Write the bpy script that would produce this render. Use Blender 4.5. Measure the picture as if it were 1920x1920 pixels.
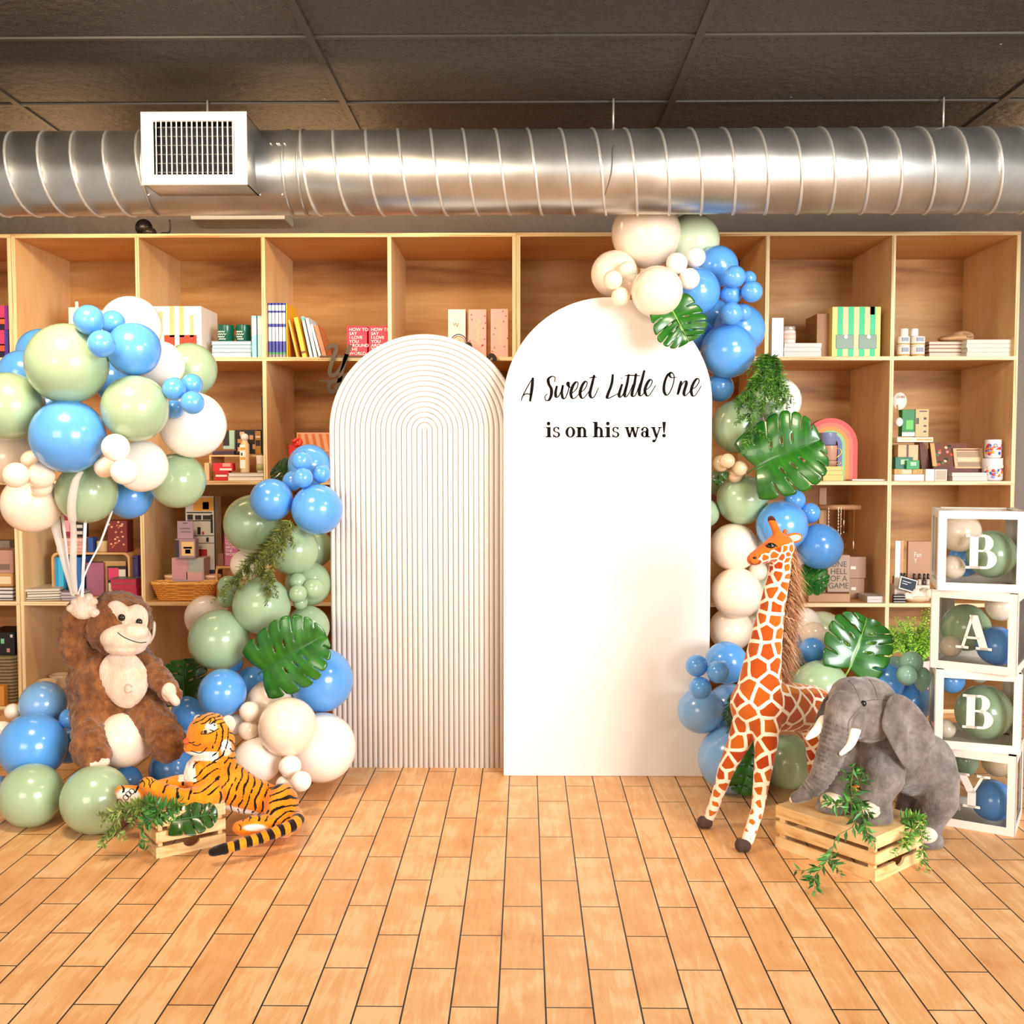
import bpy, bmesh, math, random
import numpy as np
from mathutils import Vector, Matrix, noise

random.seed(11)
S = bpy.context.scene
COL = S.collection
for o in list(bpy.data.objects):
    bpy.data.objects.remove(o)

# ------------------------------------------------------------------ camera
H, FPX = 1.25, 1930.0
PITCH, YAW = math.radians(3.06), math.radians(0.74)
cd = bpy.data.cameras.new('camera')
cam = bpy.data.objects.new('camera', cd)
COL.objects.link(cam)
cd.sensor_width = 36.0
cd.lens = 36.0 * FPX / 1920.0
cd.clip_start = 0.05
cam.location = (0, 0, H)
cam.rotation_euler = (math.pi / 2 - PITCH, 0, YAW)
S.camera = cam
RC = cam.rotation_euler.to_matrix()

# ------------------------------------------------------------------ world, lights, exposure
S.view_settings.view_transform = 'Standard'
S.view_settings.look = 'None'
S.view_settings.gamma = 1.0
S.view_settings.use_curve_mapping = False
S.view_settings.exposure = 0.47
w = bpy.data.worlds.new('world')
S.world = w
w.use_nodes = True
w.node_tree.nodes['Background'].inputs[0].default_value = (1.0, 0.92, 0.82, 1)
w.node_tree.nodes['Background'].inputs[1].default_value = 0.50


def area(name, loc, target, sx, sy, energy, color, spread=180):
    d = bpy.data.lights.new(name, 'AREA')
    d.shape = 'RECTANGLE'
    d.size, d.size_y = sx, sy
    d.energy = energy
    d.color = color
    d.spread = math.radians(spread)
    o = bpy.data.objects.new(name, d)
    COL.objects.link(o)
    o.location = loc
    o.rotation_euler = (Vector(target) - Vector(loc)).to_track_quat('-Z', 'Y').to_euler()
    return o


# daylight through the shop front, behind and to the right of the camera
area('shop_window_light', (3.6, -1.6, 1.75), (0.2, 4.2, 0.7), 2.6, 1.9, 320, (0.98, 0.985, 1.0))
area('shop_window_light', (-2.2, -2.2, 1.8), (-0.6, 4.2, 0.9), 2.2, 1.6, 75, (1.0, 0.87, 0.70))
# warm ceiling lamps, a row near the duct over the display and one behind the duct
area('ceiling_lamp_light', (-1.3, 2.5, 2.5), (-1.0, 4.0, 0.6), 0.5, 0.5, 40, (1.0, 0.78, 0.54))
area('ceiling_lamp_light', (1.4, 2.3, 2.5), (1.1, 4.0, 0.6), 0.5, 0.5, 20, (1.0, 0.86, 0.68))
for lx in (-1.9, -0.6):
    area('track_lamp_light', (lx, 4.18, 2.46), (lx, 5.2, 1.5), 0.7, 0.10, 7, (1.0, 0.70, 0.40))

for lx in (-2.0, -0.9, 2.3):
    area('track_lamp_light', (lx, 4.42, 2.30), (lx, 4.40, 2.6), 0.5, 0.08, 2.6, (1.0, 0.62, 0.30))


# ------------------------------------------------------------------ pixel <-> world
def ray(px, py):
    return RC @ Vector(((px - 960) / FPX, (960 - py) / FPX, -1.0))


def at(px, py, Y):
    d = ray(px, py)
    return Vector((0, 0, H)) + d * (Y / d.y)


def onz(px, py, z):
    d = ray(px, py)
    return Vector((0, 0, H)) + d * ((z - H) / d.z)


FWD = RC @ Vector((0, 0, -1))


def mpp(p):
    return (Vector(p) - Vector((0, 0, H))).dot(FWD) / FPX


# ------------------------------------------------------------------ colours and materials
def lin(c):
    if isinstance(c, str):
        c = c.lstrip('#')
        c = tuple(int(c[i:i + 2], 16) / 255 for i in (0, 2, 4))
    return tuple((v / 12.92 if v <= 0.04045 else ((v + 0.055) / 1.055) ** 2.4) for v in c)


_M = {}


def mat(c, rough=0.5, metal=0.0, spec=0.5, key=None, **kw):
    """plain principled material with a faint procedural tone variation"""
    k = key or ('m', c if isinstance(c, str) else tuple(c), rough, metal, spec, tuple(sorted(kw.items())))
    if k in _M:
        return _M[k]
    m = bpy.data.materials.new('paint')
    m.use_nodes = True
    nt = m.node_tree
    b = nt.nodes['Principled BSDF']
    rgb = lin(c)
    tc = nt.nodes.new('ShaderNodeTexCoord')
    nz = nt.nodes.new('ShaderNodeTexNoise')
    nz.inputs['Scale'].default_value = kw.get('nscale', 9.0)
    nz.inputs['Detail'].default_value = 4
    nt.links.new(tc.outputs['Object'], nz.inputs['Vector'])
    mx = nt.nodes.new('ShaderNodeMix')
    mx.data_type = 'RGBA'
    v = kw.get('vary', 0.05)
    mx.inputs['A'].default_value = (*[x * (1 - v) for x in rgb], 1)
    mx.inputs['B'].default_value = (*[min(1, x * (1 + v)) for x in rgb], 1)
    nt.links.new(nz.outputs['Fac'], mx.inputs['Factor'])
    nt.links.new(mx.outputs['Result'], b.inputs['Base Color'])
    b.inputs['Roughness'].default_value = rough
    b.inputs['Metallic'].default_value = metal
    b.inputs['Specular IOR Level'].default_value = spec
    if 'coat' in kw:
        b.inputs['Coat Weight'].default_value = kw['coat']
        b.inputs['Coat Roughness'].default_value = 0.08
    if 'sheen' in kw:
        b.inputs['Sheen Weight'].default_value = kw['sheen']
        b.inputs['Sheen Roughness'].default_value = 0.5
    if 'alpha' in kw:
        b.inputs['Alpha'].default_value = kw['alpha']
    if 'trans' in kw:
        b.inputs['Transmission Weight'].default_value = kw['trans']
    if 'sss' in kw:
        b.inputs['Subsurface Weight'].default_value = kw['sss']
        b.inputs['Subsurface Radius'].default_value = (0.03, 0.03, 0.03)
        b.inputs['Subsurface Scale'].default_value = 0.5
    if 'bump' in kw:
        n2 = nt.nodes.new('ShaderNodeTexNoise')
        n2.inputs['Scale'].default_value = kw.get('bscale', 120.0)
        n2.inputs['Detail'].default_value = 5
        nt.links.new(tc.outputs['Object'], n2.inputs['Vector'])
        bp = nt.nodes.new('ShaderNodeBump')
        bp.inputs['Strength'].default_value = kw['bump']
        bp.inputs['Distance'].default_value = kw.get('bdist', 0.004)
        nt.links.new(n2.outputs['Fac'], bp.inputs['Height'])
        nt.links.new(bp.outputs['Normal'], b.inputs['Normal'])
    _M[k] = m
    return m


def ramp(nt, stops):
    r = nt.nodes.new('ShaderNodeValToRGB')
    cr = r.color_ramp
    while len(cr.elements) < len(stops):
        cr.elements.new(0.5)
    for e, (p, c) in zip(cr.elements, stops):
        e.position = p
        e.color = (*lin(c), 1)
    return r


def wood(key, stops, scale, grain, rough=0.55, bump=0.15):
    """grained timber: noise stretched along the grain axis, object space"""
    if key in _M:
        return _M[key]
    m = bpy.data.materials.new(key)
    m.use_nodes = True
    nt = m.node_tree
    b = nt.nodes['Principled BSDF']
    tc = nt.nodes.new('ShaderNodeTexCoord')
    mp = nt.nodes.new('ShaderNodeMapping')
    mp.inputs['Scale'].default_value = scale
    nt.links.new(tc.outputs['Object'], mp.inputs['Vector'])
    n1 = nt.nodes.new('ShaderNodeTexNoise')
    n1.inputs['Scale'].default_value = 1.0
    n1.inputs['Detail'].default_value = 3
    n1.inputs['Distortion'].default_value = 0.6
    nt.links.new(mp.outputs['Vector'], n1.inputs['Vector'])
    mp2 = nt.nodes.new('ShaderNodeMapping')
    mp2.inputs['Scale'].default_value = tuple(s * grain for s in scale)
    nt.links.new(tc.outputs['Object'], mp2.inputs['Vector'])
    n2 = nt.nodes.new('ShaderNodeTexNoise')
    n2.inputs['Scale'].default_value = 1.0
    n2.inputs['Detail'].default_value = 6
    nt.links.new(mp2.outputs['Vector'], n2.inputs['Vector'])
    ad = nt.nodes.new('ShaderNodeMath')
    ad.operation = 'MULTIPLY_ADD'
    ad.inputs[1].default_value = 0.35
    nt.links.new(n2.outputs['Fac'], ad.inputs[0])
    sb = nt.nodes.new('ShaderNodeMath')
    sb.operation = 'SUBTRACT'
    sb.inputs[1].default_value = 0.175
    nt.links.new(n1.outputs['Fac'], sb.inputs[0])
    nt.links.new(sb.outputs[0], ad.inputs[2])
    r = ramp(nt, stops)
    nt.links.new(ad.outputs[0], r.inputs['Fac'])
    nt.links.new(r.outputs['Color'], b.inputs['Base Color'])
    b.inputs['Roughness'].default_value = rough
    bp = nt.nodes.new('ShaderNodeBump')
    bp.inputs['Strength'].default_value = bump
    bp.inputs['Distance'].default_value = 0.002
    nt.links.new(n2.outputs['Fac'], bp.inputs['Height'])
    nt.links.new(bp.outputs['Normal'], b.inputs['Normal'])
    _M[key] = m
    return m


# ------------------------------------------------------------------ mesh builder
class MB:
    def __init__(self):
        self.v, self.f, self.mi, self.sm = [], [], [], []

    def add(self, vs, fs, mi=0, smooth=False, M=None):
        b = len(self.v)
        for p in vs:
            p = Vector(p)
            self.v.append(M @ p if M is not None else p)
        for f in fs:
            self.f.append([b + i for i in f])
            self.mi.append(mi)
            self.sm.append(smooth)
        return self

    def box(self, c, s, mi=0, M=None):
        x, y, z = c
        a, b, d = s[0] / 2, s[1] / 2, s[2] / 2
        vs = [(x + i * a, y + j * b, z + k * d) for i in (-1, 1) for j in (-1, 1) for k in (-1, 1)]
        fs = [(0, 1, 3, 2), (4, 6, 7, 5), (0, 4, 5, 1), (2, 3, 7, 6), (0, 2, 6, 4), (1, 5, 7, 3)]
        return self.add(vs, fs, mi, False, M)

    def bbox(self, lo, hi, mi=0, M=None):
        return self.box([(lo[i] + hi[i]) / 2 for i in range(3)], [hi[i] - lo[i] for i in range(3)], mi, M)

    def rings(self, rings, mi=0, smooth=True, caps=True, closed=False, M=None):
        n = len(rings[0])
        vs = [p for r in rings for p in r]
        fs = []
        k = len(rings)
        for i in range(k if closed else k - 1):
            for j in range(n):
                a, b = i * n + j, i * n + (j + 1) % n
                c, d = ((i + 1) % k) * n + (j + 1) % n, ((i + 1) % k) * n + j
                fs.append((a, b, c, d))
        if caps and not closed:
            fs.append(tuple(range(n))[::-1])
            fs.append(tuple((k - 1) * n + j for j in range(n)))
        return self.add(vs, fs, mi, smooth, M)

    def lathe(self, prof, n=24, mi=0, smooth=True, caps=True, M=None):
        rs = [[(r * math.cos(2 * math.pi * j / n), r * math.sin(2 * math.pi * j / n), z) for j in range(n)] for r, z in prof]
        return self.rings(rs, mi, smooth, caps, False, M)

    def sphere(self, c, r, n=16, m=10, mi=0, M=None):
        if not hasattr(r, '__len__'):
            r = (r, r, r)
        rs = []
        for i in range(m + 1):
            t = math.pi * (0.001 + 0.998 * i / m)
            rs.append([(c[0] + r[0] * math.sin(t) * math.cos(2 * math.pi * j / n),
                        c[1] + r[1] * math.sin(t) * math.sin(2 * math.pi * j / n),
                        c[2] - r[2] * math.cos(t)) for j in range(n)])
        return self.rings(rs, mi, True, True, False, M)

    def tube(self, pts, rad, n=10, mi=0, round_ends=True, flat=1.0, M=None, closed=False):
        pts = [Vector(p) for p in pts]
        if not hasattr(rad, '__len__'):
            rad = [rad] * len(pts)
        P, R = list(pts), list(rad)
        if round_ends and not closed:
            a = (pts[0] - pts[1]).normalized()
            b = (pts[-1] - pts[-2]).normalized()
            pre = [(pts[0] + a * rad[0] * math.sin(t), rad[0] * math.cos(t)) for t in (1.53, 1.2, 0.8, 0.4)]
            post = [(pts[-1] + b * rad[-1] * math.sin(t), rad[-1] * math.cos(t)) for t in (0.4, 0.8, 1.2, 1.53)]
            P = [p for p, _ in pre] + P + [p for p, _ in post]
            R = [r for _, r in pre] + R + [r for _, r in post]
        rs = []
        up = None
        k = len(P)
        for i in range(k):
            if closed:
                d = (P[(i + 1) % k] - P[i - 1]).normalized()
            else:
                d = (P[min(i + 1, k - 1)] - P[max(i - 1, 0)])
                d = d.normalized() if d.length > 1e-9 else Vector((0, 0, 1))
            if up is None:
                up = Vector((0, 0, 1)) if abs(d.z) < 0.9 else Vector((0, 1, 0))
            u = d.cross(up)
            if u.length < 1e-6:
                u = d.cross(Vector((1, 0, 0)))
            u.normalize()
            v = u.cross(d).normalized()
            up = v
            rs.append([P[i] + (u * math.cos(2 * math.pi * j / n) + v * math.sin(2 * math.pi * j / n) * flat) * R[i] for j in range(n)])
        return self.rings(rs, mi, True, True, closed, M)

    def prism(self, poly, y0, y1, mi=0, M=None, plane='xz', smooth=False):
        n = len(poly)
        if plane == 'xz':
            vs = [(p[0], y0, p[1]) for p in poly] + [(p[0], y1, p[1]) for p in poly]
        else:
            vs = [(p[0], p[1], y0) for p in poly] + [(p[0], p[1], y1) for p in poly]
        fs = [tuple(range(n)), tuple(range(2 * n - 1, n - 1, -1))]
        fs += [(i, (i + 1) % n, n + (i + 1) % n, n + i) for i in range(n)]
        b = len(self.f)
        self.add(vs, fs, mi, False, M)
        if smooth:
            for i in range(b + 2, len(self.f)):
                self.sm[i] = True
        return self

    def mesh(self, name, mats):
        me = bpy.data.meshes.new(name)
        me.from_pydata([tuple(p) for p in self.v], [], self.f)
        bm = bmesh.new()
        bm.from_mesh(me)
        for i, f in enumerate(bm.faces):
            f.material_index = self.mi[i]
            f.smooth = self.sm[i]
        bmesh.ops.recalc_face_normals(bm, faces=bm.faces)
        bm.to_mesh(me)
        bm.free()
        if not isinstance(mats, (list, tuple)):
            mats = [mats]
        for m in mats:
            me.materials.append(m)
        return me

    def build(self, name, mats, parent=None, loc=None, bevel=0, label=None):
        o = bpy.data.objects.new(name, self.mesh(name, mats))
        COL.objects.link(o)
        if parent:
            o.parent = parent
        if loc is not None:
            o.location = loc
        if bevel:
            md = o.modifiers.new('bevel', 'BEVEL')
            md.width = bevel
            md.segments = 2
            md.limit_method = 'ANGLE'
        if label:
            o['label'] = label
        return o


def thing(name, label, cat, loc=(0, 0, 0), rz=0, group=None):
    o = bpy.data.objects.new(name, None)
    COL.objects.link(o)
    o.empty_display_size = 0.05
    o.location = loc
    o.rotation_euler = (0, 0, rz)
    return tag(o, label, cat, group)


def tag(o, label, cat, group=None):
    o['label'] = label
    o['category'] = cat
    if group:
        o['group'] = group
    return o


def struct(o):
    o['kind'] = 'structure'
    return o


def text(s, size, m, parent, M, name='lettering', sx=1.0, extrude=0.0008, align='CENTER', space=1.0):
    c = bpy.data.curves.new('t', 'FONT')
    c.body = s
    c.size = size
    c.extrude = extrude
    c.align_x = align
    c.space_line = space
    t = bpy.data.objects.new('t', c)
    COL.objects.link(t)
    dg = bpy.context.evaluated_depsgraph_get()
    me = bpy.data.meshes.new_from_object(t.evaluated_get(dg))
    bpy.data.objects.remove(t)
    me.transform(Matrix.Scale(sx, 4, (1, 0, 0)))
    # text stands upright in the xz plane, facing -y
    me.transform(M @ Matrix.Rotation(math.pi / 2, 4, 'X'))
    me.materials.clear()
    me.materials.append(m)
    o = bpy.data.objects.new(name, me)
    COL.objects.link(o)
    if parent:
        o.parent = parent
    return o


def cr(pts, k=6, closed=False):
    """Catmull-Rom through points of any dimension"""
    P = [Vector(p) for p in pts]
    n = len(P)
    out = []
    for i in range(n if closed else n - 1):
        p0 = P[(i - 1) % n] if closed or i > 0 else P[0] * 2 - P[1]
        p1, p2 = P[i], P[(i + 1) % n]
        p3 = P[(i + 2) % n] if closed or i + 2 < n else P[-1] * 2 - P[-2]
        for j in range(k):
            t = j / k
            out.append(0.5 * ((2 * p1) + (p2 - p0) * t + (2 * p0 - 5 * p1 + 4 * p2 - p3) * t * t + (3 * p1 - p0 - 3 * p2 + p3) * t ** 3))
    if not closed:
        out.append(P[-1])
    return out


def ribbon2(mb, pts, width, y0, y1, mi=0):
    """flat pen stroke in the xz plane; width is a number or f(direction, t)"""
    n = len(pts)
    L, R = [], []
    for i, p in enumerate(pts):
        d = (pts[min(i + 1, n - 1)] - pts[max(i - 1, 0)])
        d = d.normalized() if d.length > 1e-9 else Vector((1, 0))
        w_ = width(d, i / (n - 1)) if callable(width) else width
        nrm = Vector((-d.y, d.x)) * w_ / 2
        L.append(p + nrm)
        R.append(p - nrm)
    vs, fs = [], []
    for a, b in zip(L, R):
        vs += [(a.x, y0, a.y), (b.x, y0, b.y), (a.x, y1, a.y), (b.x, y1, b.y)]
    for i in range(n - 1):
        a, b = i * 4, i * 4 + 4
        fs += [(a, a + 1, b + 1, b), (a + 2, b + 2, b + 3, a + 3), (a, b, b + 2, a + 2), (a + 1, a + 3, b + 3, b + 1)]
    fs += [(0, 2, 3, 1), ((n - 1) * 4, (n - 1) * 4 + 1, (n - 1) * 4 + 3, (n - 1) * 4 + 2)]
    mb.add(vs, fs, mi)

# ================================================================== SETTING
# ---- floor: wood-look tiles laid in running bond, long side into the room
TL, TW = 0.351, 0.108
fx0, fy0 = onz(934, 1888.5, 0).x, onz(934, 1888.5, 0).y
m = bpy.data.materials.new('floor_tile')
m.use_nodes = True
nt = m.node_tree
b = nt.nodes['Principled BSDF']
tc = nt.nodes.new('ShaderNodeTexCoord')
sp = nt.nodes.new('ShaderNodeSeparateXYZ')
nt.links.new(tc.outputs['Object'], sp.inputs[0])
cb = nt.nodes.new('ShaderNodeCombineXYZ')
for s_, k, off in (('Y', 0, -fy0), ('X', 1, -fx0)):
    a = nt.nodes.new('ShaderNodeMath')
    a.operation = 'ADD'
    a.inputs[1].default_value = off
    nt.links.new(sp.outputs[s_], a.inputs[0])
    nt.links.new(a.outputs[0], cb.inputs[k])
br = nt.nodes.new('ShaderNodeTexBrick')
br.offset = 0.5
br.inputs['Scale'].default_value = 1.0
br.inputs['Brick Width'].default_value = TL
br.inputs['Row Height'].default_value = TW
br.inputs['Mortar Size'].default_value = 0.0023
br.inputs['Mortar Smooth'].default_value = 0.25
br.inputs['Bias'].default_value = 0.0
br.inputs['Color1'].default_value = (0, 0, 0, 1)
br.inputs['Color2'].default_value = (1, 1, 1, 1)
br.inputs['Mortar'].default_value = (0.5, 0.5, 0.5, 1)
nt.links.new(cb.outputs[0], br.inputs['Vector'])
mp = nt.nodes.new('ShaderNodeMapping')
mp.inputs['Scale'].default_value = (34, 4.0, 1)
nt.links.new(tc.outputs['Object'], mp.inputs['Vector'])
# per tile shift of the grain
ms = nt.nodes.new('ShaderNodeVectorMath')
ms.operation = 'MULTIPLY_ADD'
ms.inputs[1].default_value = (37, 19, 5)
nt.links.new(br.outputs['Color'], ms.inputs[0])
nt.links.new(mp.outputs['Vector'], ms.inputs[2])
n1 = nt.nodes.new('ShaderNodeTexNoise')
n1.inputs['Scale'].default_value = 1.0
n1.inputs['Detail'].default_value = 8
n1.inputs['Roughness'].default_value = 0.75
n1.inputs['Distortion'].default_value = 0.8
nt.links.new(ms.outputs[0], n1.inputs['Vector'])
n2 = nt.nodes.new('ShaderNodeTexNoise')
n2.inputs['Scale'].default_value = 9.0
n2.inputs['Detail'].default_value = 5
nt.links.new(tc.outputs['Object'], n2.inputs['Vector'])
a1 = nt.nodes.new('ShaderNodeMath')
a1.operation = 'MULTIPLY_ADD'
a1.inputs[1].default_value = 0.62
nt.links.new(n2.outputs['Fac'], a1.inputs[0])
nt.links.new(n1.outputs['Fac'], a1.inputs[2])
a2 = nt.nodes.new('ShaderNodeMath')
a2.operation = 'MULTIPLY_ADD'
a2.inputs[1].default_value = 0.16
nt.links.new(br.outputs['Color'], a2.inputs[0])
nt.links.new(a1.outputs[0], a2.inputs[2])
r = ramp(nt, [(0.45, '#bd7a44'), (0.70, '#d89a60'), (0.90, '#e3ab72'), (1.05 if False else 1.0, '#ecbd88')])
nt.links.new(a2.outputs[0], r.inputs['Fac'])
mx = nt.nodes.new('ShaderNodeMix')
mx.data_type = 'RGBA'
mx.inputs['B'].default_value = (*lin('#200e06'), 1)
nt.links.new(br.outputs['Fac'], mx.inputs['Factor'])
nt.links.new(r.outputs['Color'], mx.inputs['A'])
nt.links.new(mx.outputs['Result'], b.inputs['Base Color'])
b.inputs['Roughness'].default_value = 0.42
b.inputs['Specular IOR Level'].default_value = 0.35
iv = nt.nodes.new('ShaderNodeMath')
iv.operation = 'MULTIPLY_ADD'
iv.inputs[1].default_value = -1.0
sc = nt.nodes.new('ShaderNodeMath')
sc.operation = 'MULTIPLY'
sc.inputs[1].default_value = 0.12
nt.links.new(n1.outputs['Fac'], sc.inputs[0])
nt.links.new(br.outputs['Fac'], iv.inputs[0])
nt.links.new(sc.outputs[0], iv.inputs[2])
bp = nt.nodes.new('ShaderNodeBump')
bp.inputs['Strength'].default_value = 0.5
bp.inputs['Distance'].default_value = 0.003
nt.links.new(iv.outputs[0], bp.inputs['Height'])
nt.links.new(bp.outputs['Normal'], b.inputs['Normal'])
struct(MB().bbox((-4.2, -3.0, -0.06), (4.6, 5.62, 0)).build('floor', m))

# ---- ceiling: black painted acoustic panels in a T-bar grid
CZ = 2.57
m = bpy.data.materials.new('ceiling_panel')
m.use_nodes = True
nt = m.node_tree
b = nt.nodes['Principled BSDF']
tc = nt.nodes.new('ShaderNodeTexCoord')
vo = nt.nodes.new('ShaderNodeTexVoronoi')
vo.inputs['Scale'].default_value = 55
nt.links.new(tc.outputs['Object'], vo.inputs['Vector'])
nz = nt.nodes.new('ShaderNodeTexNoise')
nz.inputs['Scale'].default_value = 26
nz.inputs['Detail'].default_value = 6
nt.links.new(tc.outputs['Object'], nz.inputs['Vector'])
pit = nt.nodes.new('ShaderNodeMapRange')
pit.inputs[1].default_value = 0.10
pit.inputs[2].default_value = 0.24
nt.links.new(vo.outputs['Distance'], pit.inputs[0])
nb = nt.nodes.new('ShaderNodeTexNoise')
nb.inputs['Scale'].default_value = 1.3
nb.inputs['Detail'].default_value = 3
nt.links.new(tc.outputs['Object'], nb.inputs['Vector'])
r = ramp(nt, [(0.3, '#272422'), (0.7, '#3b3835')])
nt.links.new(nb.outputs['Fac'], r.inputs['Fac'])
# flecks where the paint has chipped off
vf = nt.nodes.new('ShaderNodeTexVoronoi')
vf.inputs['Scale'].default_value = 5.5
nt.links.new(tc.outputs['Object'], vf.inputs['Vector'])
fl = nt.nodes.new('ShaderNodeMath')
fl.operation = 'LESS_THAN'
fl.inputs[1].default_value = 0.022
nt.links.new(vf.outputs['Distance'], fl.inputs[0])
mx = nt.nodes.new('ShaderNodeMix')
mx.data_type = 'RGBA'
mx.inputs['B'].default_value = (0.45, 0.43, 0.4, 1)
nt.links.new(fl.outputs[0], mx.inputs['Factor'])
nt.links.new(r.outputs['Color'], mx.inputs['A'])
nt.links.new(mx.outputs['Result'], b.inputs['Base Color'])
b.inputs['Roughness'].default_value = 0.6
ad = nt.nodes.new('ShaderNodeMath')
ad.operation = 'MULTIPLY_ADD'
ad.inputs[1].default_value = 0.8
nt.links.new(pit.outputs[0], ad.inputs[0])
nt.links.new(nz.outputs['Fac'], ad.inputs[2])
mp_ = nt.nodes.new('ShaderNodeMix')
mp_.data_type = 'RGBA'
mp_.inputs['A'].default_value = (0.006, 0.005, 0.005, 1)
nt.links.new(pit.outputs[0], mp_.inputs['Factor'])
nt.links.new(mx.outputs['Result'], mp_.inputs['B'])
nt.links.new(mp_.outputs['Result'], b.inputs['Base Color'])
bp = nt.nodes.new('ShaderNodeBump')
bp.inputs['Strength'].default_value = 1.0
bp.inputs['Distance'].default_value = 0.012
nt.links.new(ad.outputs[0], bp.inputs['Height'])
nt.links.new(bp.outputs['Normal'], b.inputs['Normal'])
ceil = struct(MB().bbox((-4.2, -3.0, CZ), (4.6, 5.62, CZ + 0.06)).build('ceiling', m))
g = MB()
cx0 = onz(645, 192, CZ).x
for k in range(-3, 5):
    g.bbox((cx0 + 1.22 * k - 0.012, -3, CZ - 0.008), (cx0 + 1.22 * k + 0.012, 5.6, CZ))
for k in range(-11, 3):
    g.bbox((-4.2, 3.907 + 0.604 * k - 0.009, CZ - 0.0065), (4.6, 3.907 + 0.604 * k + 0.009, CZ))
g.build('grid_bars', mat('#322f2c', 0.6), ceil)

# ---- back wall, rough painted block
struct(MB().bbox((-4.2, 5.5, 0), (4.6, 5.62, CZ)).build('wall_back', mat('#867d76', 0.8, bump=0.8, bscale=22, bdist=0.02, vary=0.12)))

# ================================================================== BOOKCASES
YS, SD, T = 4.89, 0.585, 0.018
ROWZ = [2.300, 1.722, 1.136, 0.555, 0.045]           # top faces of the boards, uppermost first
SIDE = wood('plywood_side', [(0.25, '#dbb076'), (0.5, '#ebc792'), (0.75, '#f5dbb0')], (5, 3, 0.7), 7)
BACK = wood('plywood_back', [(0.30, '#94602c'), (0.45, '#b98546'), (0.60, '#c99a5c'), (0.8, '#d8ae76')], (0.9, 3, 7.5), 5)
FLAT = wood('plywood_board', [(0.3, '#c58c4d'), (0.7, '#dbab6c')], (0.8, 5, 5), 6)
EDGE = wood('plywood_edge', [(0.32, '#b98850'), (0.45, '#ecd3a0'), (0.8, '#f7e6bd')], (1.3, 1, 60), 2)
EDGEV = wood('plywood_edge_upright', [(0.32, '#b98850'), (0.45, '#ecd3a0'), (0.8, '#f7e6bd')], (90, 1, 1.3), 2)


def panel(name, lo, hi, m, edge, par):
    mb = MB().bbox(lo, hi)
    mb.mi[2] = 1
    return mb.build(name, [m, edge], par)


def colx(px):
    return at(px, 441, YS).x


UNIT = [-928, 20, 968, 1915]
DIV = {}
for u, (pa, pb) in enumerate(zip(UNIT[:-1], UNIT[1:])):
    xa, xb = colx(pa) + 0.0008, colx(pb) - 0.0008
    lab = ['tall plywood bookcase cut off at the far left edge of the photo',
           'tall plywood bookcase with four columns of cubbies behind the monkey and ribbed arch',
           'tall plywood bookcase with four columns of cubbies behind the white sign and giraffe'][u]
    bc = thing('bookcase', lab, 'bookcase', ((xa + xb) / 2, YS, 0))
    ox = (xa + xb) / 2
    if u == 0:
        ox, = (ox,)
    nxt = []
    for k in range(5):
        x = xa + (xb - xa) * k / 4
        if k == 0:
            l, r_ = x, x + T
        elif k == 4:
            l, r_ = x - T, x
        else:
            l, r_ = x - T / 2, x + T / 2
        if u == 0 and k < 2:
            continue
        panel('side_panel' if k in (0, 4) else 'divider', (l - ox, 0, 0), (r_ - ox, SD, 2.282), SIDE, EDGEV, bc)
    x_lo = xa if u else xa + (xb - xa) / 2 - T / 2
    for i, z in enumerate(ROWZ):
        e = 0.0015 if i in (0,) else 0.001
        panel('top_board' if i == 0 else 'shelf_board', (x_lo - ox + (0 if i == 0 else .002), -e, z - T), (xb - ox - (0 if i == 0 else .002), SD - 0.001, z), FLAT, EDGE, bc)
    panel('plinth', (x_lo - ox + .003, 0.02, 0), (xb - ox - .003, 0.04, ROWZ[4] - T), FLAT, FLAT, bc)
    panel('back_panel', (x_lo - ox, SD, 0.0), (xb - ox, SD + 0.009, 2.29), BACK, BACK, bc)

# ================================================================== DUCT
GALV = bpy.data.materials.new('galvanised_steel')
GALV.use_nodes = True
nt = GALV.node_tree
b = nt.nodes['Principled BSDF']
tc = nt.nodes.new('ShaderNodeTexCoord')
mp = nt.nodes.new('ShaderNodeMapping')
mp.inputs['Scale'].default_value = (4, 3, 3)
nt.links.new(tc.outputs['Object'], mp.inputs['Vector'])
nz = nt.nodes.new('ShaderNodeTexNoise')
nz.inputs['Scale'].default_value = 2.0
nz.inputs['Detail'].default_value = 6
nt.links.new(mp.outputs['Vector'], nz.inputs['Vector'])
r = ramp(nt, [(0.3, '#b3b4b2'), (0.7, '#c8c9c7')])
nt.links.new(nz.outputs['Fac'], r.inputs['Fac'])
nt.links.new(r.outputs['Color'], b.inputs['Base Color'])
mr = nt.nodes.new('ShaderNodeMapRange')
mr.inputs[3].default_value = 0.27
mr.inputs[4].default_value = 0.42
nt.links.new(nz.outputs['Fac'], mr.inputs[0])
nt.links.new(mr.outputs[0], b.inputs['Roughness'])
b.inputs['Metallic'].default_value = 0.92
DY, DZ, DR = 3.88, 2.304, 0.151
duct = thing('air_duct', 'round spiral galvanised steel air duct running below the black ceiling', 'duct', (0, DY, DZ))
RX = Matrix.Rotation(math.pi / 2, 4, 'Y')
MB().lathe([(DR, -3.6), (DR, 4.2)], 64, M=RX).build('duct_pipe', GALV, duct)
xs_seam = at(1001, 325, DY - DR).x
pitch = 0.1185
sx_gap = (at(262, 325, 3.72).x, at(548, 325, 3.72).x)
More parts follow.
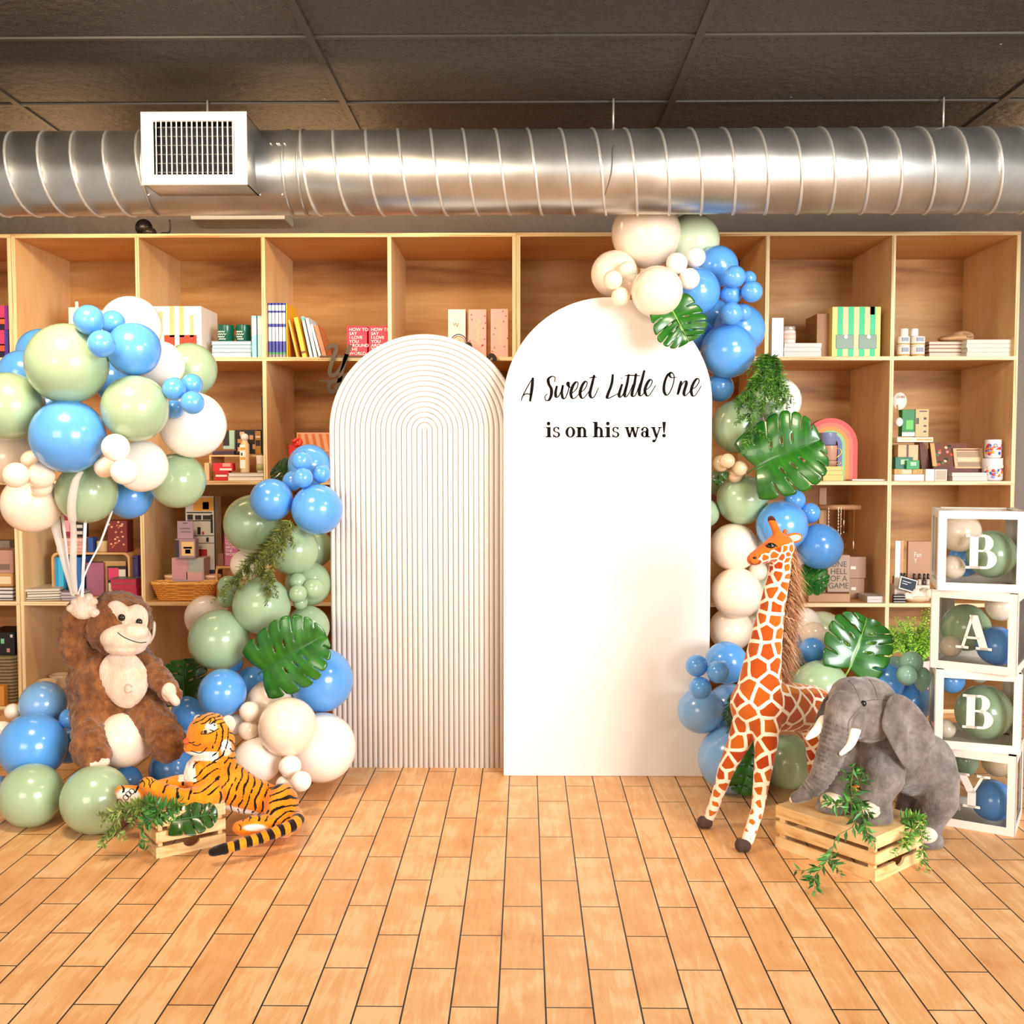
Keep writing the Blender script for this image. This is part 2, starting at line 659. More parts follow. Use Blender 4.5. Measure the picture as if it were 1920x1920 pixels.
for lo, hi in ((-3.4, sx_gap[0]), (sx_gap[1], 4.0)):
    pts = []
    n0, n1_ = math.floor((lo - xs_seam) / pitch * 24), math.ceil((hi - xs_seam) / pitch * 24)
    for k in range(n0, n1_):
        # t = 0 at the front, growing over the bottom to the back and the top
        t = 2 * math.pi * k / 24
        pts.append((xs_seam + pitch * k / 24, -(DR + 0.001) * math.cos(t), -(DR + 0.001) * math.sin(t)))
    MB().tube(pts, 0.0055, 6).build('spiral_seam', mat('#d9d8d4', 0.35, 0.7), duct)
for px in (262, 528, 556):
    cl = MB()
    x = at(px, 325, 3.72).x
    cl.lathe([(DR + 0.0005, x - 0.006), (DR + 0.004, x - 0.004), (DR + 0.004, x + 0.004), (DR + 0.0005, x + 0.006)], 64, M=RX, caps=False)
    cl.build('collar', GALV, duct)
sc = MB()
random.seed(3)
for k in range(7):
    x = at(275 + k * 42, 390, 3.75).x
    sc.sphere((x, -DR * 0.72, -DR * 0.70), 0.004, 8, 6)
for px in (508, 520, 524, 534):
    sc.sphere((at(px, 270, 3.75).x, -DR * 0.9, DR * 0.45), 0.004, 8, 6)
sc.build('screws', mat('#d8d6d2', 0.3, 0.8), duct)
for px, dx in ((1769, 0), (1150, 0), (389, 0)):
    x = at(px, 215, DY).x
    MB().tube([(x, 0, DR), (x, 0, CZ - DZ)], 0.004, 8, round_ends=False).build('hanger_rod', mat('#b9b5ae', 0.4, 0.6), duct)
pts = cr([(at(1152, 270, 3.73).x, -DR * .96, DR * .35), (at(1149, 310, 3.73).x, -DR - .002, 0.03), (at(1146, 350, 3.73).x, -DR * .98, -DR * .3), (at(1134, 395, 3.76).x, -DR * .7, -DR * .74)], 5)
MB().tube(pts, 0.0016, 6).build('drip_line', mat('#55524e', 0.5), duct)

# register box on the duct
VY = 3.60
va, vb = at(265, 346, VY), at(461, 208, VY)
vw, vh = vb.x - va.x, vb.z - va.z
vc = ((va.x + vb.x) / 2, VY, (va.z + vb.z) / 2)
vent = thing('air_register', 'white louvred air register box fixed to the front of the duct', 'air vent', vc)
hz = MB()
w2, h2 = vw / 2, vh / 2
D = DY - VY - 0.06
hz.bbox((-w2 + .004, 0.012, -h2 + .004), (w2 - .004, D, -h2 + .007)).bbox((-w2 + .004, 0.012, h2 - .007), (w2 - .004, D, h2 - .004))
hz.bbox((-w2 + .004, 0.012, -h2 + .004), (-w2 + .007, D, h2 - .004)).bbox((w2 - .007, 0.012, -h2 + .004), (w2 - .004, D, h2 - .004))
hz.build('housing', GALV, vent)
fr = MB()
bw = 0.041
ob = [(-w2, -h2), (w2, -h2), (w2, h2), (-w2, h2)]
bz = 0.032
ib = [(-w2 + bw, -h2 + bz), (w2 - bw, -h2 + bz), (w2 - bw, h2 - bz), (-w2 + bw, h2 - bz)]
vs = [(x, 0.004, z) for x, z in ob] + [(x * .97, -0.004, z * .96) for x, z in ob] + [(x, -0.003, z) for x, z in ib] + [(x, 0.012, z) for x, z in ib] + [(x, 0.012, z) for x, z in ob]
fs = []
for i in range(4):
    j = (i + 1) % 4
    fs += [(i, j, 4 + j, 4 + i), (4 + i, 4 + j, 8 + j, 8 + i), (8 + i, 8 + j, 12 + j, 12 + i), (16 + i, 16 + j, j, i)]
fr.add(vs, fs)
WHITE = mat('#f2f0ec', 0.4)
fr.build('register_frame', WHITE, vent)
iw, ih = w2 - bw, h2 - bz
for k in range(16):
    x = -iw + 2 * iw * (k + 0.5) / 16
    MB().box((0, 0, 0), (0.0035, 0.016, 2 * ih), M=Matrix.Translation((x, 0.012, 0)) @ Matrix.Rotation(0.35, 4, 'Z')).build('louvre', WHITE, vent)
hb = MB()
for k in range(6):
    z = -ih + 2 * ih * (k + 0.5) / 6
    hb.box((0, 0.028, z), (2 * iw, 0.010, 0.0025))
hb.build('rear_blades', mat('#77746f', 0.5), vent)
MB().bbox((-iw, 0.06, -ih), (iw, 0.065, ih)).build('damper', mat('#1c1b22', 0.7), vent)
for s_ in (-1, 1):
    MB().lathe([(0.0045, 0), (0.0045, 0.003), (0.002, 0.004)], 12, M=Matrix.Translation((s_ * (iw + bw * .55), -0.0035, 0)) @ RX @ Matrix.Rotation(-math.pi / 2, 4, 'X')).build('screw', mat('#3a3938', 0.4, 0.7), vent)

# return air panel on the wall and the small camera on the bookcase top
pa = at(357, 401, 5.30)
pb = at(534, 411, 5.30)
rp = MB().bbox((-(pb.x - pa.x) / 2, 0, -0.02), ((pb.x - pa.x) / 2, 5.5 - 5.30, 0.02)).build('wall_panel', mat('#e4e0da', 0.5), None, ((pa.x + pb.x) / 2, 5.30, pb.z + 0.02), 0.004)
tag(rp, 'white shallow ledge panel on the wall above the bookcase', 'panel')

cp = at(275, 436, 5.02)
sc_ = thing('security_camera', 'small black camera with a cord on top of the bookcase', 'camera', (cp.x, cp.y, 2.30))
BLK = mat('#1d1a18', 0.3)
k = mpp(cp)
MB().lathe([(0.026, 0), (0.026, 0.006), (0.010, 0.010), (0.008, 0.022)], 20).build('foot', BLK, sc_)
MB().sphere((-5 * k, 0, 22 * k), (16 * k, 15 * k, 16 * k), 20, 14).build('head', BLK, sc_)
MB().sphere((7 * k, -0.012, 12 * k), (13 * k, 14 * k, 10 * k), 20, 14).build('lens_hood', mat('#3a322b', 0.25), sc_)
pts = cr([(14 * k, 0.02, 0.004), (22 * k, 0.02, 0.004), (23 * k, 0.03, 14 * k), (36 * k, 0.05, 18 * k), (37 * k, 0.05, 40 * k)], 6)
MB().tube(pts, 0.004, 6).build('cord', BLK, sc_)

# ================================================================== ARCH BACKDROPS
def arch_poly(w_, h_, n=48):
    r_ = w_ / 2
    return [(-r_, 0), (r_, 0)] + [(r_ * math.cos(t), h_ - r_ + r_ * math.sin(t)) for t in [math.pi * i / n for i in range(n + 1)]]


YB = 3.977
xa, xb = at(944, 1100, YB).x, at(1332, 1100, YB).x
zt = at(1138, 557, YB).z
WB = thing('arch_sign', 'smooth white arched sign board with handwritten black lettering', 'sign', ((xa + xb) / 2, YB, 0))
WP = mat('#ece7e2', 0.7, bump=0.15, bscale=60, bdist=0.002, vary=0.01)
MB().prism(arch_poly(xb - xa, zt, 64), 0.0, 0.03).build('board', WP, WB, bevel=0.004)
k = mpp(at(1138, 750, YB))
ox, oy = at(1138, 750, YB).x - (xa + xb) / 2, 0


def zp(X, Y):
    """zoomed photo coordinates of the lettering -> the sign's own plane"""
    p = at(920 + X * 0.22917, 500 + Y * 0.22917, YB - 0.001)
    return Vector((p.x - (xa + xb) / 2, p.z))


STROKES = [
    [(250, 1098), (262, 1060), (300, 985), (346, 908)], [(346, 908), (337, 1000), (322, 1102)], [(266, 1055), (292, 1040), (336, 1046)],
    [(522, 945), (527, 908), (502, 897), (472, 920), (476, 960), (496, 1000), (496, 1050), (476, 1092), (450, 1092), (445, 1062), (465, 1040)],
    [(542, 975), (531, 1030), (536, 1066), (556, 1060), (580, 1010), (592, 968)], [(592, 968), (582, 1030), (592, 1076), (612, 1072), (636, 1010), (644, 958), (637, 945), (628, 962), (645, 985), (662, 985)],
    [(660, 1040), (698, 1005), (716, 960), (702, 942), (676, 970), (656, 1030), (666, 1074), (690, 1074), (728, 1036)],
    [(728, 1036), (770, 1000), (790, 955), (776, 938), (750, 970), (731, 1030), (743, 1072), (766, 1070), (812, 1010)],
    [(848, 886), (830, 960), (812, 1040), (826, 1072), (850, 1060), (884, 990)], [(808, 912), (838, 904), (866, 905)],
    [(1000, 880), (990, 960), (954, 1060), (965, 1076), (1000, 1060), (1040, 1040)],
    [(1076, 960), (1060, 1010), (1050, 1050), (1062, 1068), (1086, 1040), (1108, 985)], [(1070, 917), (1075, 910)],
    [(1130, 880), (1116, 960), (1096, 1040), (1106, 1065), (1130, 1040), (1165, 960)],
    [(1190, 874), (1176, 960), (1156, 1040), (1168, 1062), (1190, 1040), (1222, 950)], [(1098, 892), (1150, 889), (1222, 893)],
    [(1258, 848), (1240, 920), (1216, 1020), (1223, 1055), (1246, 1045), (1265, 1010)],
    [(1265, 1012), (1300, 985), (1322, 940), (1306, 923), (1281, 955), (1262, 1010), (1275, 1052), (1300, 1050), (1352, 968)],
    [(1486, 870), (1452, 880), (1424, 945), (1418, 1015), (1440, 1052), (1470, 1020), (1496, 950), (1500, 892), (1478, 864), (1462, 884), (1480, 908), (1520, 904)],
    [(1560, 935), (1546, 990), (1530, 1048)], [(1532, 1035), (1568, 960), (1594, 935), (1601, 960), (1581, 1030), (1591, 1056), (1612, 1040), (1642, 1005)],
    [(1642, 1005), (1682, 980), (1706, 935), (1691, 915), (1661, 950), (1641, 1010), (1651, 1054), (1676, 1050), (1724, 975)]]
INK = mat('#0c0809', 0.7, 0, 0.1)
lt = MB()
u = 0.22917 * k
for s_ in STROKES:
    pts = [zp(*p) for p in cr(s_, 6)]
    ribbon2(lt, pts, lambda d, t: u * (9 + 16 * max(0, -d.y) ** 1.5) * (0.65 + 0.35 * math.sin(math.pi * min(1, max(0, t * .9 + .07)))), -0.0012, -0.0001)
lt.build('script_lettering', INK, WB)


# ---- small slab-serif alphabet (x-height 1, stem .28)
def G(ch):
    P = []

    def rect(x0, z0, x1, z1):
        P.append([(x0, z0), (x1, z0), (x1, z1), (x0, z1)])

    def quad(xa_, za, xb_, zb, w_):
        P.append([(xa_ - w_ / 2, za), (xa_ + w_ / 2, za), (xb_ + w_ / 2, zb), (xb_ - w_ / 2, zb)])

    def ring(cx, cz, rx, rz, tx, tz, a0=0, a1=360, n=22):
        for i in range(n):
            t0, t1 = (math.radians(a0 + (a1 - a0) * q / n) for q in (i, i + 1))
            P.append([(cx + rx * math.cos(t0), cz + rz * math.sin(t0)), (cx + rx * math.cos(t1), cz + rz * math.sin(t1)),
                      (cx + (rx - tx) * math.cos(t1), cz + (rz - tz) * math.sin(t1)), (cx + (rx - tx) * math.cos(t0), cz + (rz - tz) * math.sin(t0))])

    s, f = 0.34, 0.11
    if ch == 'i':
        rect(.14, 0, .14 + s, 1); rect(0, 0, .56, f); rect(0, 1 - f, .3, 1); ring(.27, 1.34, .18, .18, .18, .18); adv = .66
    elif ch == 'n':
        rect(.14, 0, .14 + s, 1); rect(0, 0, .56, f); rect(0, 1 - f, .3, 1)
        ring(.60, .58, .42, .44, .28, .13, 0, 150); rect(.74, 0, 1.02, .6); rect(.62, 0, 1.16, f); adv = 1.24
    elif ch == 'h':
        rect(.14, 0, .14 + s, 1.5); rect(0, 0, .56, f); rect(0, 1.5 - f, .3, 1.5)
        ring(.60, .58, .42, .44, .28, .13, 0, 150); rect(.74, 0, 1.02, .6); rect(.62, 0, 1.16, f); adv = 1.24
    elif ch == 'o':
        ring(.5, .5, .5, .53, .28, .1); adv = 1.08
    elif ch == 's':
        ring(.38, .75, .32, .27, .17, .09, 20, 270); ring(.42, .26, .35, .29, .2, .1, -160, 95); rect(.58, .72, .68, 1.0); rect(.06, 0, .15, .3); adv = .86
    elif ch == 'w':
        quad(.2, 1, .52, 0, .26); quad(.78, 1, .52, 0, .14); quad(.78, 1, 1.1, 0, .26); quad(1.36, 1, 1.1, 0, .12)
        rect(0, 1 - f, .42, 1); rect(.6, 1 - f, .98, 1); rect(1.2, 1 - f, 1.54, 1); adv = 1.58
    elif ch == 'a':
        ring(.42, .30, .36, .31, .24, .09); rect(.56, .08, .84, .7); ring(.46, .66, .38, .36, .22, .1, 0, 150); rect(.56, 0, 1.0, f); ring(.2, .74, .12, .12, .12, .12); adv = 1.06
    elif ch == 'y':
        quad(.22, 1, .58, 0, .27); quad(.94, 1, .42, -.42, .13); rect(0, 1 - f, .44, 1); rect(.74, 1 - f, 1.1, 1); ring(.3, -.36, .16, .14, .16, .14); adv = 1.14
    elif ch == '!':
        P.append([(.12, .42), (.24, .42), (.36, 1.5), (.0, 1.5)]); ring(.18, .16, .18, .18, .18, .18); adv = .5
    elif ch == 'B':
        rect(.16, 0, .50, 1.5); rect(0, 0, .6, f); rect(0, 1.5 - f, .6, 1.5)
        rect(.5, 1.5 - f, .72, 1.5); rect(.5, .74, .8, .83); rect(.5, 0, .8, f)
        ring(.70, 1.125, .40, .375, .32, .085, -90, 90); ring(.78, .415, .46, .415, .35, .085, -90, 90); adv = 1.3
    elif ch == 'A':
        quad(.30, 0, .70, 1.5, .12); quad(1.2, 0, .74, 1.5, .34); rect(.40, .45, 1.0, .55); rect(.04, 0, .56, f); rect(.86, 0, 1.5, f); adv = 1.5
    elif ch == 'Y':
        quad(.3, 1.5, .72, .66, .34); quad(1.18, 1.5, .76, .66, .13); rect(.56, 0, .90, .72); rect(.38, 0, 1.08, f); rect(.04, 1.5 - f, .62, 1.5); rect(.92, 1.5 - f, 1.46, 1.5); adv = 1.5
    else:
        adv = .42
    return P, adv


def serif(mb, s_, ox_, oz, size, y0, y1, wide=1.0, center=True):
    tot = sum(G(c)[1] for c in s_) + .02 * (len(s_) - 1)
    x = -tot / 2 if center else 0
    for c in s_:
        P, adv = G(c)
        for p in P:
            mb.prism([(ox_ + (x + q[0]) * size * wide, oz + q[1] * size) for q in p], y0, y1)
        x += adv + .02


l2 = MB()
pl, pr = zp(452, 1396), zp(1444, 1402)
tot = sum(G(c)[1] for c in 'is on his way!') + .02 * 13
xh = 0.22917 * k * 84
wide_ = (pr.x - pl.x) / (tot * xh)
xw = pl.x
for word in ('is', 'on', 'his', 'way!'):
    l2 = MB()
    serif(l2, word, xw, zp(900, 1396).y, xh, -0.0012, -0.0001, wide_, False)
    l2.build('serif_lettering', INK, WB)
    xw += (sum(G(c)[1] + .02 for c in word) + G(' ')[1] + .02) * xh * wide_

# ribbed arch
YR = 4.082
rx = at(797, 1100, YR).x
rr = rx - at(619.5, 1100, YR).x
rz = at(797, 626, YR).z
RB = thing('ribbed_arch', 'white arched backdrop panel with concentric raised ribs', 'backdrop', (rx, YR, 0))
MB().prism(arch_poly(2 * rr, rz, 64), 0.010, 0.04).build('board', WP, RB)
NR = 18
pit_ = rr / (NR + 0.5)
rb = MB()
zc_ = rz - rr
prof = [(math.cos(t), math.sin(t)) for t in [math.pi * i / 6 for i in range(7)]]
for i in range(0, NR + 1):
    R0 = pit_ * i
    a = pit_ * 0.485
    path = []
    if i == 0:
        path = [(0, 0, 1, 0), (0, zc_ + .004, 1, 0)]
    else:
        path = [(-R0, 0, -1, 0)] + [(R0 * math.cos(t), zc_ + R0 * math.sin(t), math.cos(t), math.sin(t)) for t in [math.pi - math.pi * q / 40 for q in range(41)]] + [(R0, 0, 1, 0)]
    rs = [[(x + nx * c * a, 0.010 - s_ * 0.013, z + nz * c * a) for c, s_ in prof] for x, z, nx, nz in path]
    rb.rings(rs, 0, True, True)
rb.build('ribs', WP, RB)

# ================================================================== LETTER BOXES
ACE = bpy.data.materials.new('clear_acetate')
ACE.use_nodes = True
nt = ACE.node_tree
nt.nodes.remove(nt.nodes['Principled BSDF'])
tr = nt.nodes.new('ShaderNodeBsdfTransparent')
tr.inputs[0].default_value = (0.97, 0.98, 0.98, 1)
gl = nt.nodes.new('ShaderNodeBsdfGlossy')
gl.inputs['Roughness'].default_value = 0.06
fz = nt.nodes.new('ShaderNodeFresnel')
fz.inputs[0].default_value = 1.4
ms = nt.nodes.new('ShaderNodeMixShader')
nt.links.new(fz.outputs[0], ms.inputs[0])
nt.links.new(tr.outputs[0], ms.inputs[1])
nt.links.new(gl.outputs[0], ms.inputs[2])
nt.links.new(ms.outputs[0], nt.nodes['Material Output'].inputs['Surface'])
CARD = mat('#e4d9cc', 0.6, vary=0.01)
BX = 0.268
base = onz(1826, 1556, 0)
boxes = [('Y', -30, 1824, 'bottom'), ('B', -17.5, 1832, 'third'), ('A', -33, 1819, 'second'), ('B', -17, 1831, 'top')]
BOXES = []
z = 0
for i, (ch, deg, pxc, pos) in enumerate(boxes):
    a = math.radians(deg)
    # front face centre sits under pxc; the cube reaches back from there
    fc = at(pxc, 1400, base.y - 0.03 + (0.03 if i % 2 else 0.03))
    c = Vector((fc.x, fc.y, 0)) + Vector((-math.sin(a), math.cos(a), 0)) * BX / 2
    lab = {'bottom': 'clear white-framed box with letter Y, lowest of the stack', 'third': 'clear white-framed box with letter B, just above the Y box',
           'second': 'clear white-framed box with letter A, second from the top', 'top': 'clear white-framed box with letter B, topmost of the stack'}[pos]
    t = thing('letter_box', lab, 'box', (c.x, c.y, z), a, 'stacked clear letter boxes')
    h_ = BX / 2
    e = 0.027
    fr = MB()
    th = 0.003
    for q in range(4):
        M = Matrix.Translation((0, 0, h_)) @ Matrix.Rotation(q * math.pi / 2, 4, 'Z')
        for lo, hi in (((-h_, -h_, -h_), (h_, -h_ + th, -h_ + e)), ((-h_, -h_, h_ - e), (h_, -h_ + th, h_)), ((-h_, -h_, -h_ + e), (-h_ + e, -h_ + th, h_ - e)), ((h_ - e, -h_, -h_ + e), (h_, -h_ + th, h_ - e))):
            fr.bbox(lo, hi, M=M)
        for zz in (-h_, h_ - th):
            fr.bbox((-h_ + th, -h_ + th, zz), (h_ - th, -h_ + e, zz + th), M=M)
    fr.build('frame', CARD, t)
    for q in range(4):
        M = Matrix.Translation((0, 0, h_)) @ Matrix.Rotation(q * math.pi / 2, 4, 'Z')
        MB().add([(-h_ + e - .004, -h_ + th + .001, -h_ + e - .004), (h_ - e + .004, -h_ + th + .001, -h_ + e - .004), (h_ - e + .004, -h_ + th + .001, h_ - e + .004), (-h_ + e - .004, -h_ + th + .001, h_ - e + .004)], [(0, 1, 2, 3)], M=M).build('window', ACE, t)
    MB().bbox((-h_ + e, -h_ + e, 0.0005), (h_ - e, h_ - e, 0.0025)).build('base_sheet', CARD, t)
    MB().bbox((-h_ + e - .003, -h_ + e - .003, BX - .0045), (h_ - e + .003, h_ - e + .003, BX - .0035)).build('top_window', ACE, t)
    lm = MB()
    serif(lm, ch, 0.002, h_ - 0.058, 0.076, -h_ - 0.0022, -h_ - 0.0006, 1.0)
    lm.build('letter', CARD, t)
    BOXES.append((t, c, a, z))
    z += BX

# ================================================================== CRATES
PINE = wood('pine_slat', [(0.28, '#c98d4c'), (0.45, '#e6bd80'), (0.75, '#f3d8a4')], (6, 6, 30), 3)


def crate(label, A, u, L, D, Ht, side):
    """A front floor corner, u along the long side, side=+1: depth to the left of u"""
    rz_ = math.atan2(u.y, u.x)
    t = thing('wooden_crate', label, 'crate', (A.x, A.y, 0), rz_)
    D *= side
    th, hs = 0.009, Ht * 0.26
    gaps = [0.0, Ht * 0.36, Ht * 0.72]

    def bb(lo, hi, name='slat'):
        lo, hi = [min(a_, b_) for a_, b_ in zip(lo, hi)], [max(a_, b_) for a_, b_ in zip(lo, hi)]
        return MB().bbox(lo, hi).build(name, PINE, t, bevel=0.0012)
    s_ = 1 if side > 0 else -1
    for z0 in gaps:
        z1 = min(Ht - 0.008, z0 + hs)
        bb((0.0, 0.0, z0), (L, th * s_, z1))
        bb((0.0, D, z0), (L, D - th * s_, z1))
        for x0 in (0.0, L - th):
            y0, y1 = sorted((th * s_, D - th * s_))
            if z0 == 0:
                # end slat with a half round hand hole
                ym, rr_ = (y0 + y1) / 2, 0.026
                poly = [(y0, z0), (y1, z0), (y1, z1)] + [(ym + rr_ * math.cos(q), z1 - rr_ * .72 * math.sin(q)) for q in [math.pi * i / 12 for i in range(13)]] + [(y0, z1)]
                MB().prism(poly, x0, x0 + th, M=Matrix(((0, 1, 0, 0), (1, 0, 0, 0), (0, 0, 1, 0), (0, 0, 0, 1)))).build('end_slat', PINE, t)
            else:
                bb((x0, y0, z0), (x0 + th, y1, z1), 'end_slat')
    for x0 in (th, L - th - 0.022):
        for y0 in (th * s_, D - (th + .014) * s_):
            bb((x0, y0, 0.002), (x0 + 0.022, y0 + 0.014 * s_, Ht - 0.009), 'corner_post')
    n = 3
    for i in range(n):
        bb((0, D * i / n + .0008 * s_, Ht - 0.008), (L, D * (i + 1) / n - .0008 * s_, Ht), 'top_board')
    return t


# left crate: front corner A, short side to the right B, long side back-left C
A = onz(293, 1611, 0)
B = onz(424, 1582, 0)
C_ = onz(272, 1575, 0)
u = (B - A).normalized()
CRL_H = 0.135
crl_u, crl_L, crl_D = u, (B - A).length, max(0.17, abs((C_ - A).dot(Vector((-u.y, u.x, 0)))))
# long axis goes back: treat the notched (end) faces as the faces along u
ub = Vector((-u.y, u.x, 0))
crate('low pine slat crate upside down under the plush tiger', A, ub, crl_D, crl_L, CRL_H, -1)
CRL = (A, u, crl_L, crl_D)
A = onz(1641, 1655, 0)
B = onz(1453, 1588, 0)
C_ = onz(1727, 1612, 0)
u = (B - A).normalized()
CRR_H = 0.137
crr_D = abs((C_ - A).dot(Vector((-u.y, u.x, 0))))
crate('low pine slat crate upside down under the plush elephant', A, u, (B - A).length, crr_D, CRR_H, -1)
CRR = (A, u, (B - A).length, crr_D)

# ================================================================== BALLOONS
BCOL = {'b': ('#5ba3ee', 'blue'), 's': ('#a3bd97', 'sage'), 'c': ('#fbe6cf', 'cream'), 'w': ('#fdf4ea', 'white'),
        'm': ('#a3d3c2', 'mint'), 'k': ('#7fb0e2', 'dusty blue'), 'p': ('#dcecc9', 'pale green'), 't': ('#d9bd95', 'tan')}
BM = {}


def balloon_mesh(c):
    if c in BM:
        return BM[c]
    m = mat(BCOL[c][0], 0.22, 0, 0.5, vary=0.015, coat=0.35, sss=0.12)
    prof = []
    n = 22
    for i in range(n):
        t = math.pi * (0.004 + 0.93 * i / (n - 1))
        r_, z_ = math.sin(t), math.cos(t)
        if z_ < 0:
            r_ *= 1 + 0.05 * z_
            z_ *= 1 + 0.07 * abs(z_) ** 6
        prof.append((r_, z_))
    prof += [(0.06, -1.12), (0.035, -1.15), (0.075, -1.20), (0.05, -1.21)]
    me = MB().lathe(prof, 36).mesh('balloon', m)
    BM[c] = me
    return me


PLACED = []


def balloon(c, px, py, rp, Y, label, group, knot=None, egg=None, world=None, solve=True):
    """px, py, rp: outline in the photo; Y: how far into the room"""
    for _ in range(60):
        p = at(px, py, Y)
        r_ = rp * mpp(p)
        if r_ > 0 and p.z < r_ * 0.96:
            p.z = r_ * 0.96
        bad = 0
        for q, R in PLACED:
            d = (q - p).length
            bad = max(bad, (r_ + R - d) / min(r_, R))
        if not solve or bad < 0.20:
            break
        Y += 0.01
    PLACED.append((p, r_))
    o = bpy.data.objects.new('balloon', balloon_mesh(c))
    COL.objects.link(o)
    o.location = p
    o.scale = [r_ * e for e in (egg or (1, 1, 1))]
    kd = Vector(knot) if knot else Vector((random.uniform(-.3, .3), 1.0, random.uniform(-.3, .3)))
    o.rotation_euler = (-kd).to_track_quat('Z', 'Y').to_euler()
    return tag(o, label, 'balloon', group)


GA = 'floating balloon cluster above the monkey'
for row in [
    ('s', 126, 682, 75, 3.22, 'large sage balloon at upper left of the floating cluster'),
    ('b', 128, 818, 69, 3.22, 'large blue balloon low in the middle of the floating cluster'),
    ('s', 254, 766, 62, 3.24, 'sage balloon in the middle of the floating cluster, right of the big blue one'),
    ('b', 251, 655, 50, 3.26, 'round blue balloon at upper right of the floating cluster, beside the three small blues'),
    ('b', 167, 600, 28, 3.16, 'small blue balloon topmost and leftmost of the trio on the floating cluster'),
    ('b', 191, 645, 26, 3.12, 'small blue balloon lowest of the trio on top of the floating cluster'),
    ('b', 212, 605, 23, 3.20, 'small blue balloon rightmost of the trio on top of the floating cluster'),
    ('w', 246, 613, 57, 3.46, 'white balloon at the very top of the floating cluster, behind the blue one'),
    ('b', 327, 729, 22, 3.24, 'small blue balloon leftmost of the four at the right of the floating cluster'),
    ('b', 361, 755, 22, 3.22, 'small blue balloon lowest right of the four at the right of the floating cluster'),
    ('b', 360, 721, 20, 3.28, 'small blue balloon upper right of the four at the right of the floating cluster'),
    ('b', 327, 767, 18, 3.32, 'small blue balloon half hidden under its fellows at right of the floating cluster'),
    ('w', 362, 797, 62, 3.38, 'large white balloon at the far right of the floating cluster'),
    ('w', 302, 684, 44, 3.44, 'white balloon between the round blue and the right sage balloons of the floating cluster'),
    ('s', 357, 693, 50, 3.58, 'sage balloon at upper right edge of the floating cluster, behind small blues'),
    ('w', 217, 839, 26, 3.16, 'small white balloon uppermost of the white bunch under the floating cluster'),
    ('w', 233, 884, 25, 3.16, 'small white balloon lowest of the white bunch under the floating cluster'),
    ('c', 197, 876, 20, 3.24, 'small cream balloon leftmost of the white bunch under the floating cluster'),
    ('w', 266, 874, 49, 3.36, 'white balloon behind the small white bunch under the floating cluster'),
    ('s', 333, 901, 52, 3.50, 'sage balloon at lower right of the floating cluster, beneath the large white one'),
    ('s', 163, 924, 57, 3.38, 'sage balloon at the bottom of the floating cluster with ribbons across it'),
    ('b', 243, 930, 43, 3.56, 'blue balloon at the bottom of the floating cluster, right of the lowest sage one'),
    ('c', 30, 891, 24, 3.18, 'small cream balloon leftmost of the pair at lower left of the floating cluster'),
    ('c', 78, 891, 25, 3.18, 'small cream balloon rightmost of the pair at lower left of the floating cluster'),
    ('c', 78, 912, 20, 3.26, 'small cream balloon tucked under the pair at lower left of the floating cluster'),
    ('c', 58, 862, 18, 3.30, 'small cream balloon tucked above the pair at lower left of the floating cluster'),
    ('c', 60, 944, 55, 3.38, 'large cream balloon at the lowest left of the floating cluster'),
    ('c', 20, 858, 50, 3.46, 'cream balloon at left photo edge between the sage and lowest cream balloons'),
    ('s', 18, 762, 64, 3.28, 'sage balloon cut by the left photo edge in the floating cluster'),
    ('b', 42, 700, 43, 3.44, 'blue balloon at upper left of the floating cluster, behind both sage ones'),
    ('b', 78, 662, 45, 3.56, 'blue balloon peeking out behind the top of the large upper left sage one'),
    ('b', 215, 715, 40, 3.50, 'blue balloon in the gap between large sage, round blue and middle sage balloons'),
    ('b', 92, 765, 34, 3.50, 'blue balloon showing in the gap left of the large blue balloon'),
]:
    balloon(*row, GA)

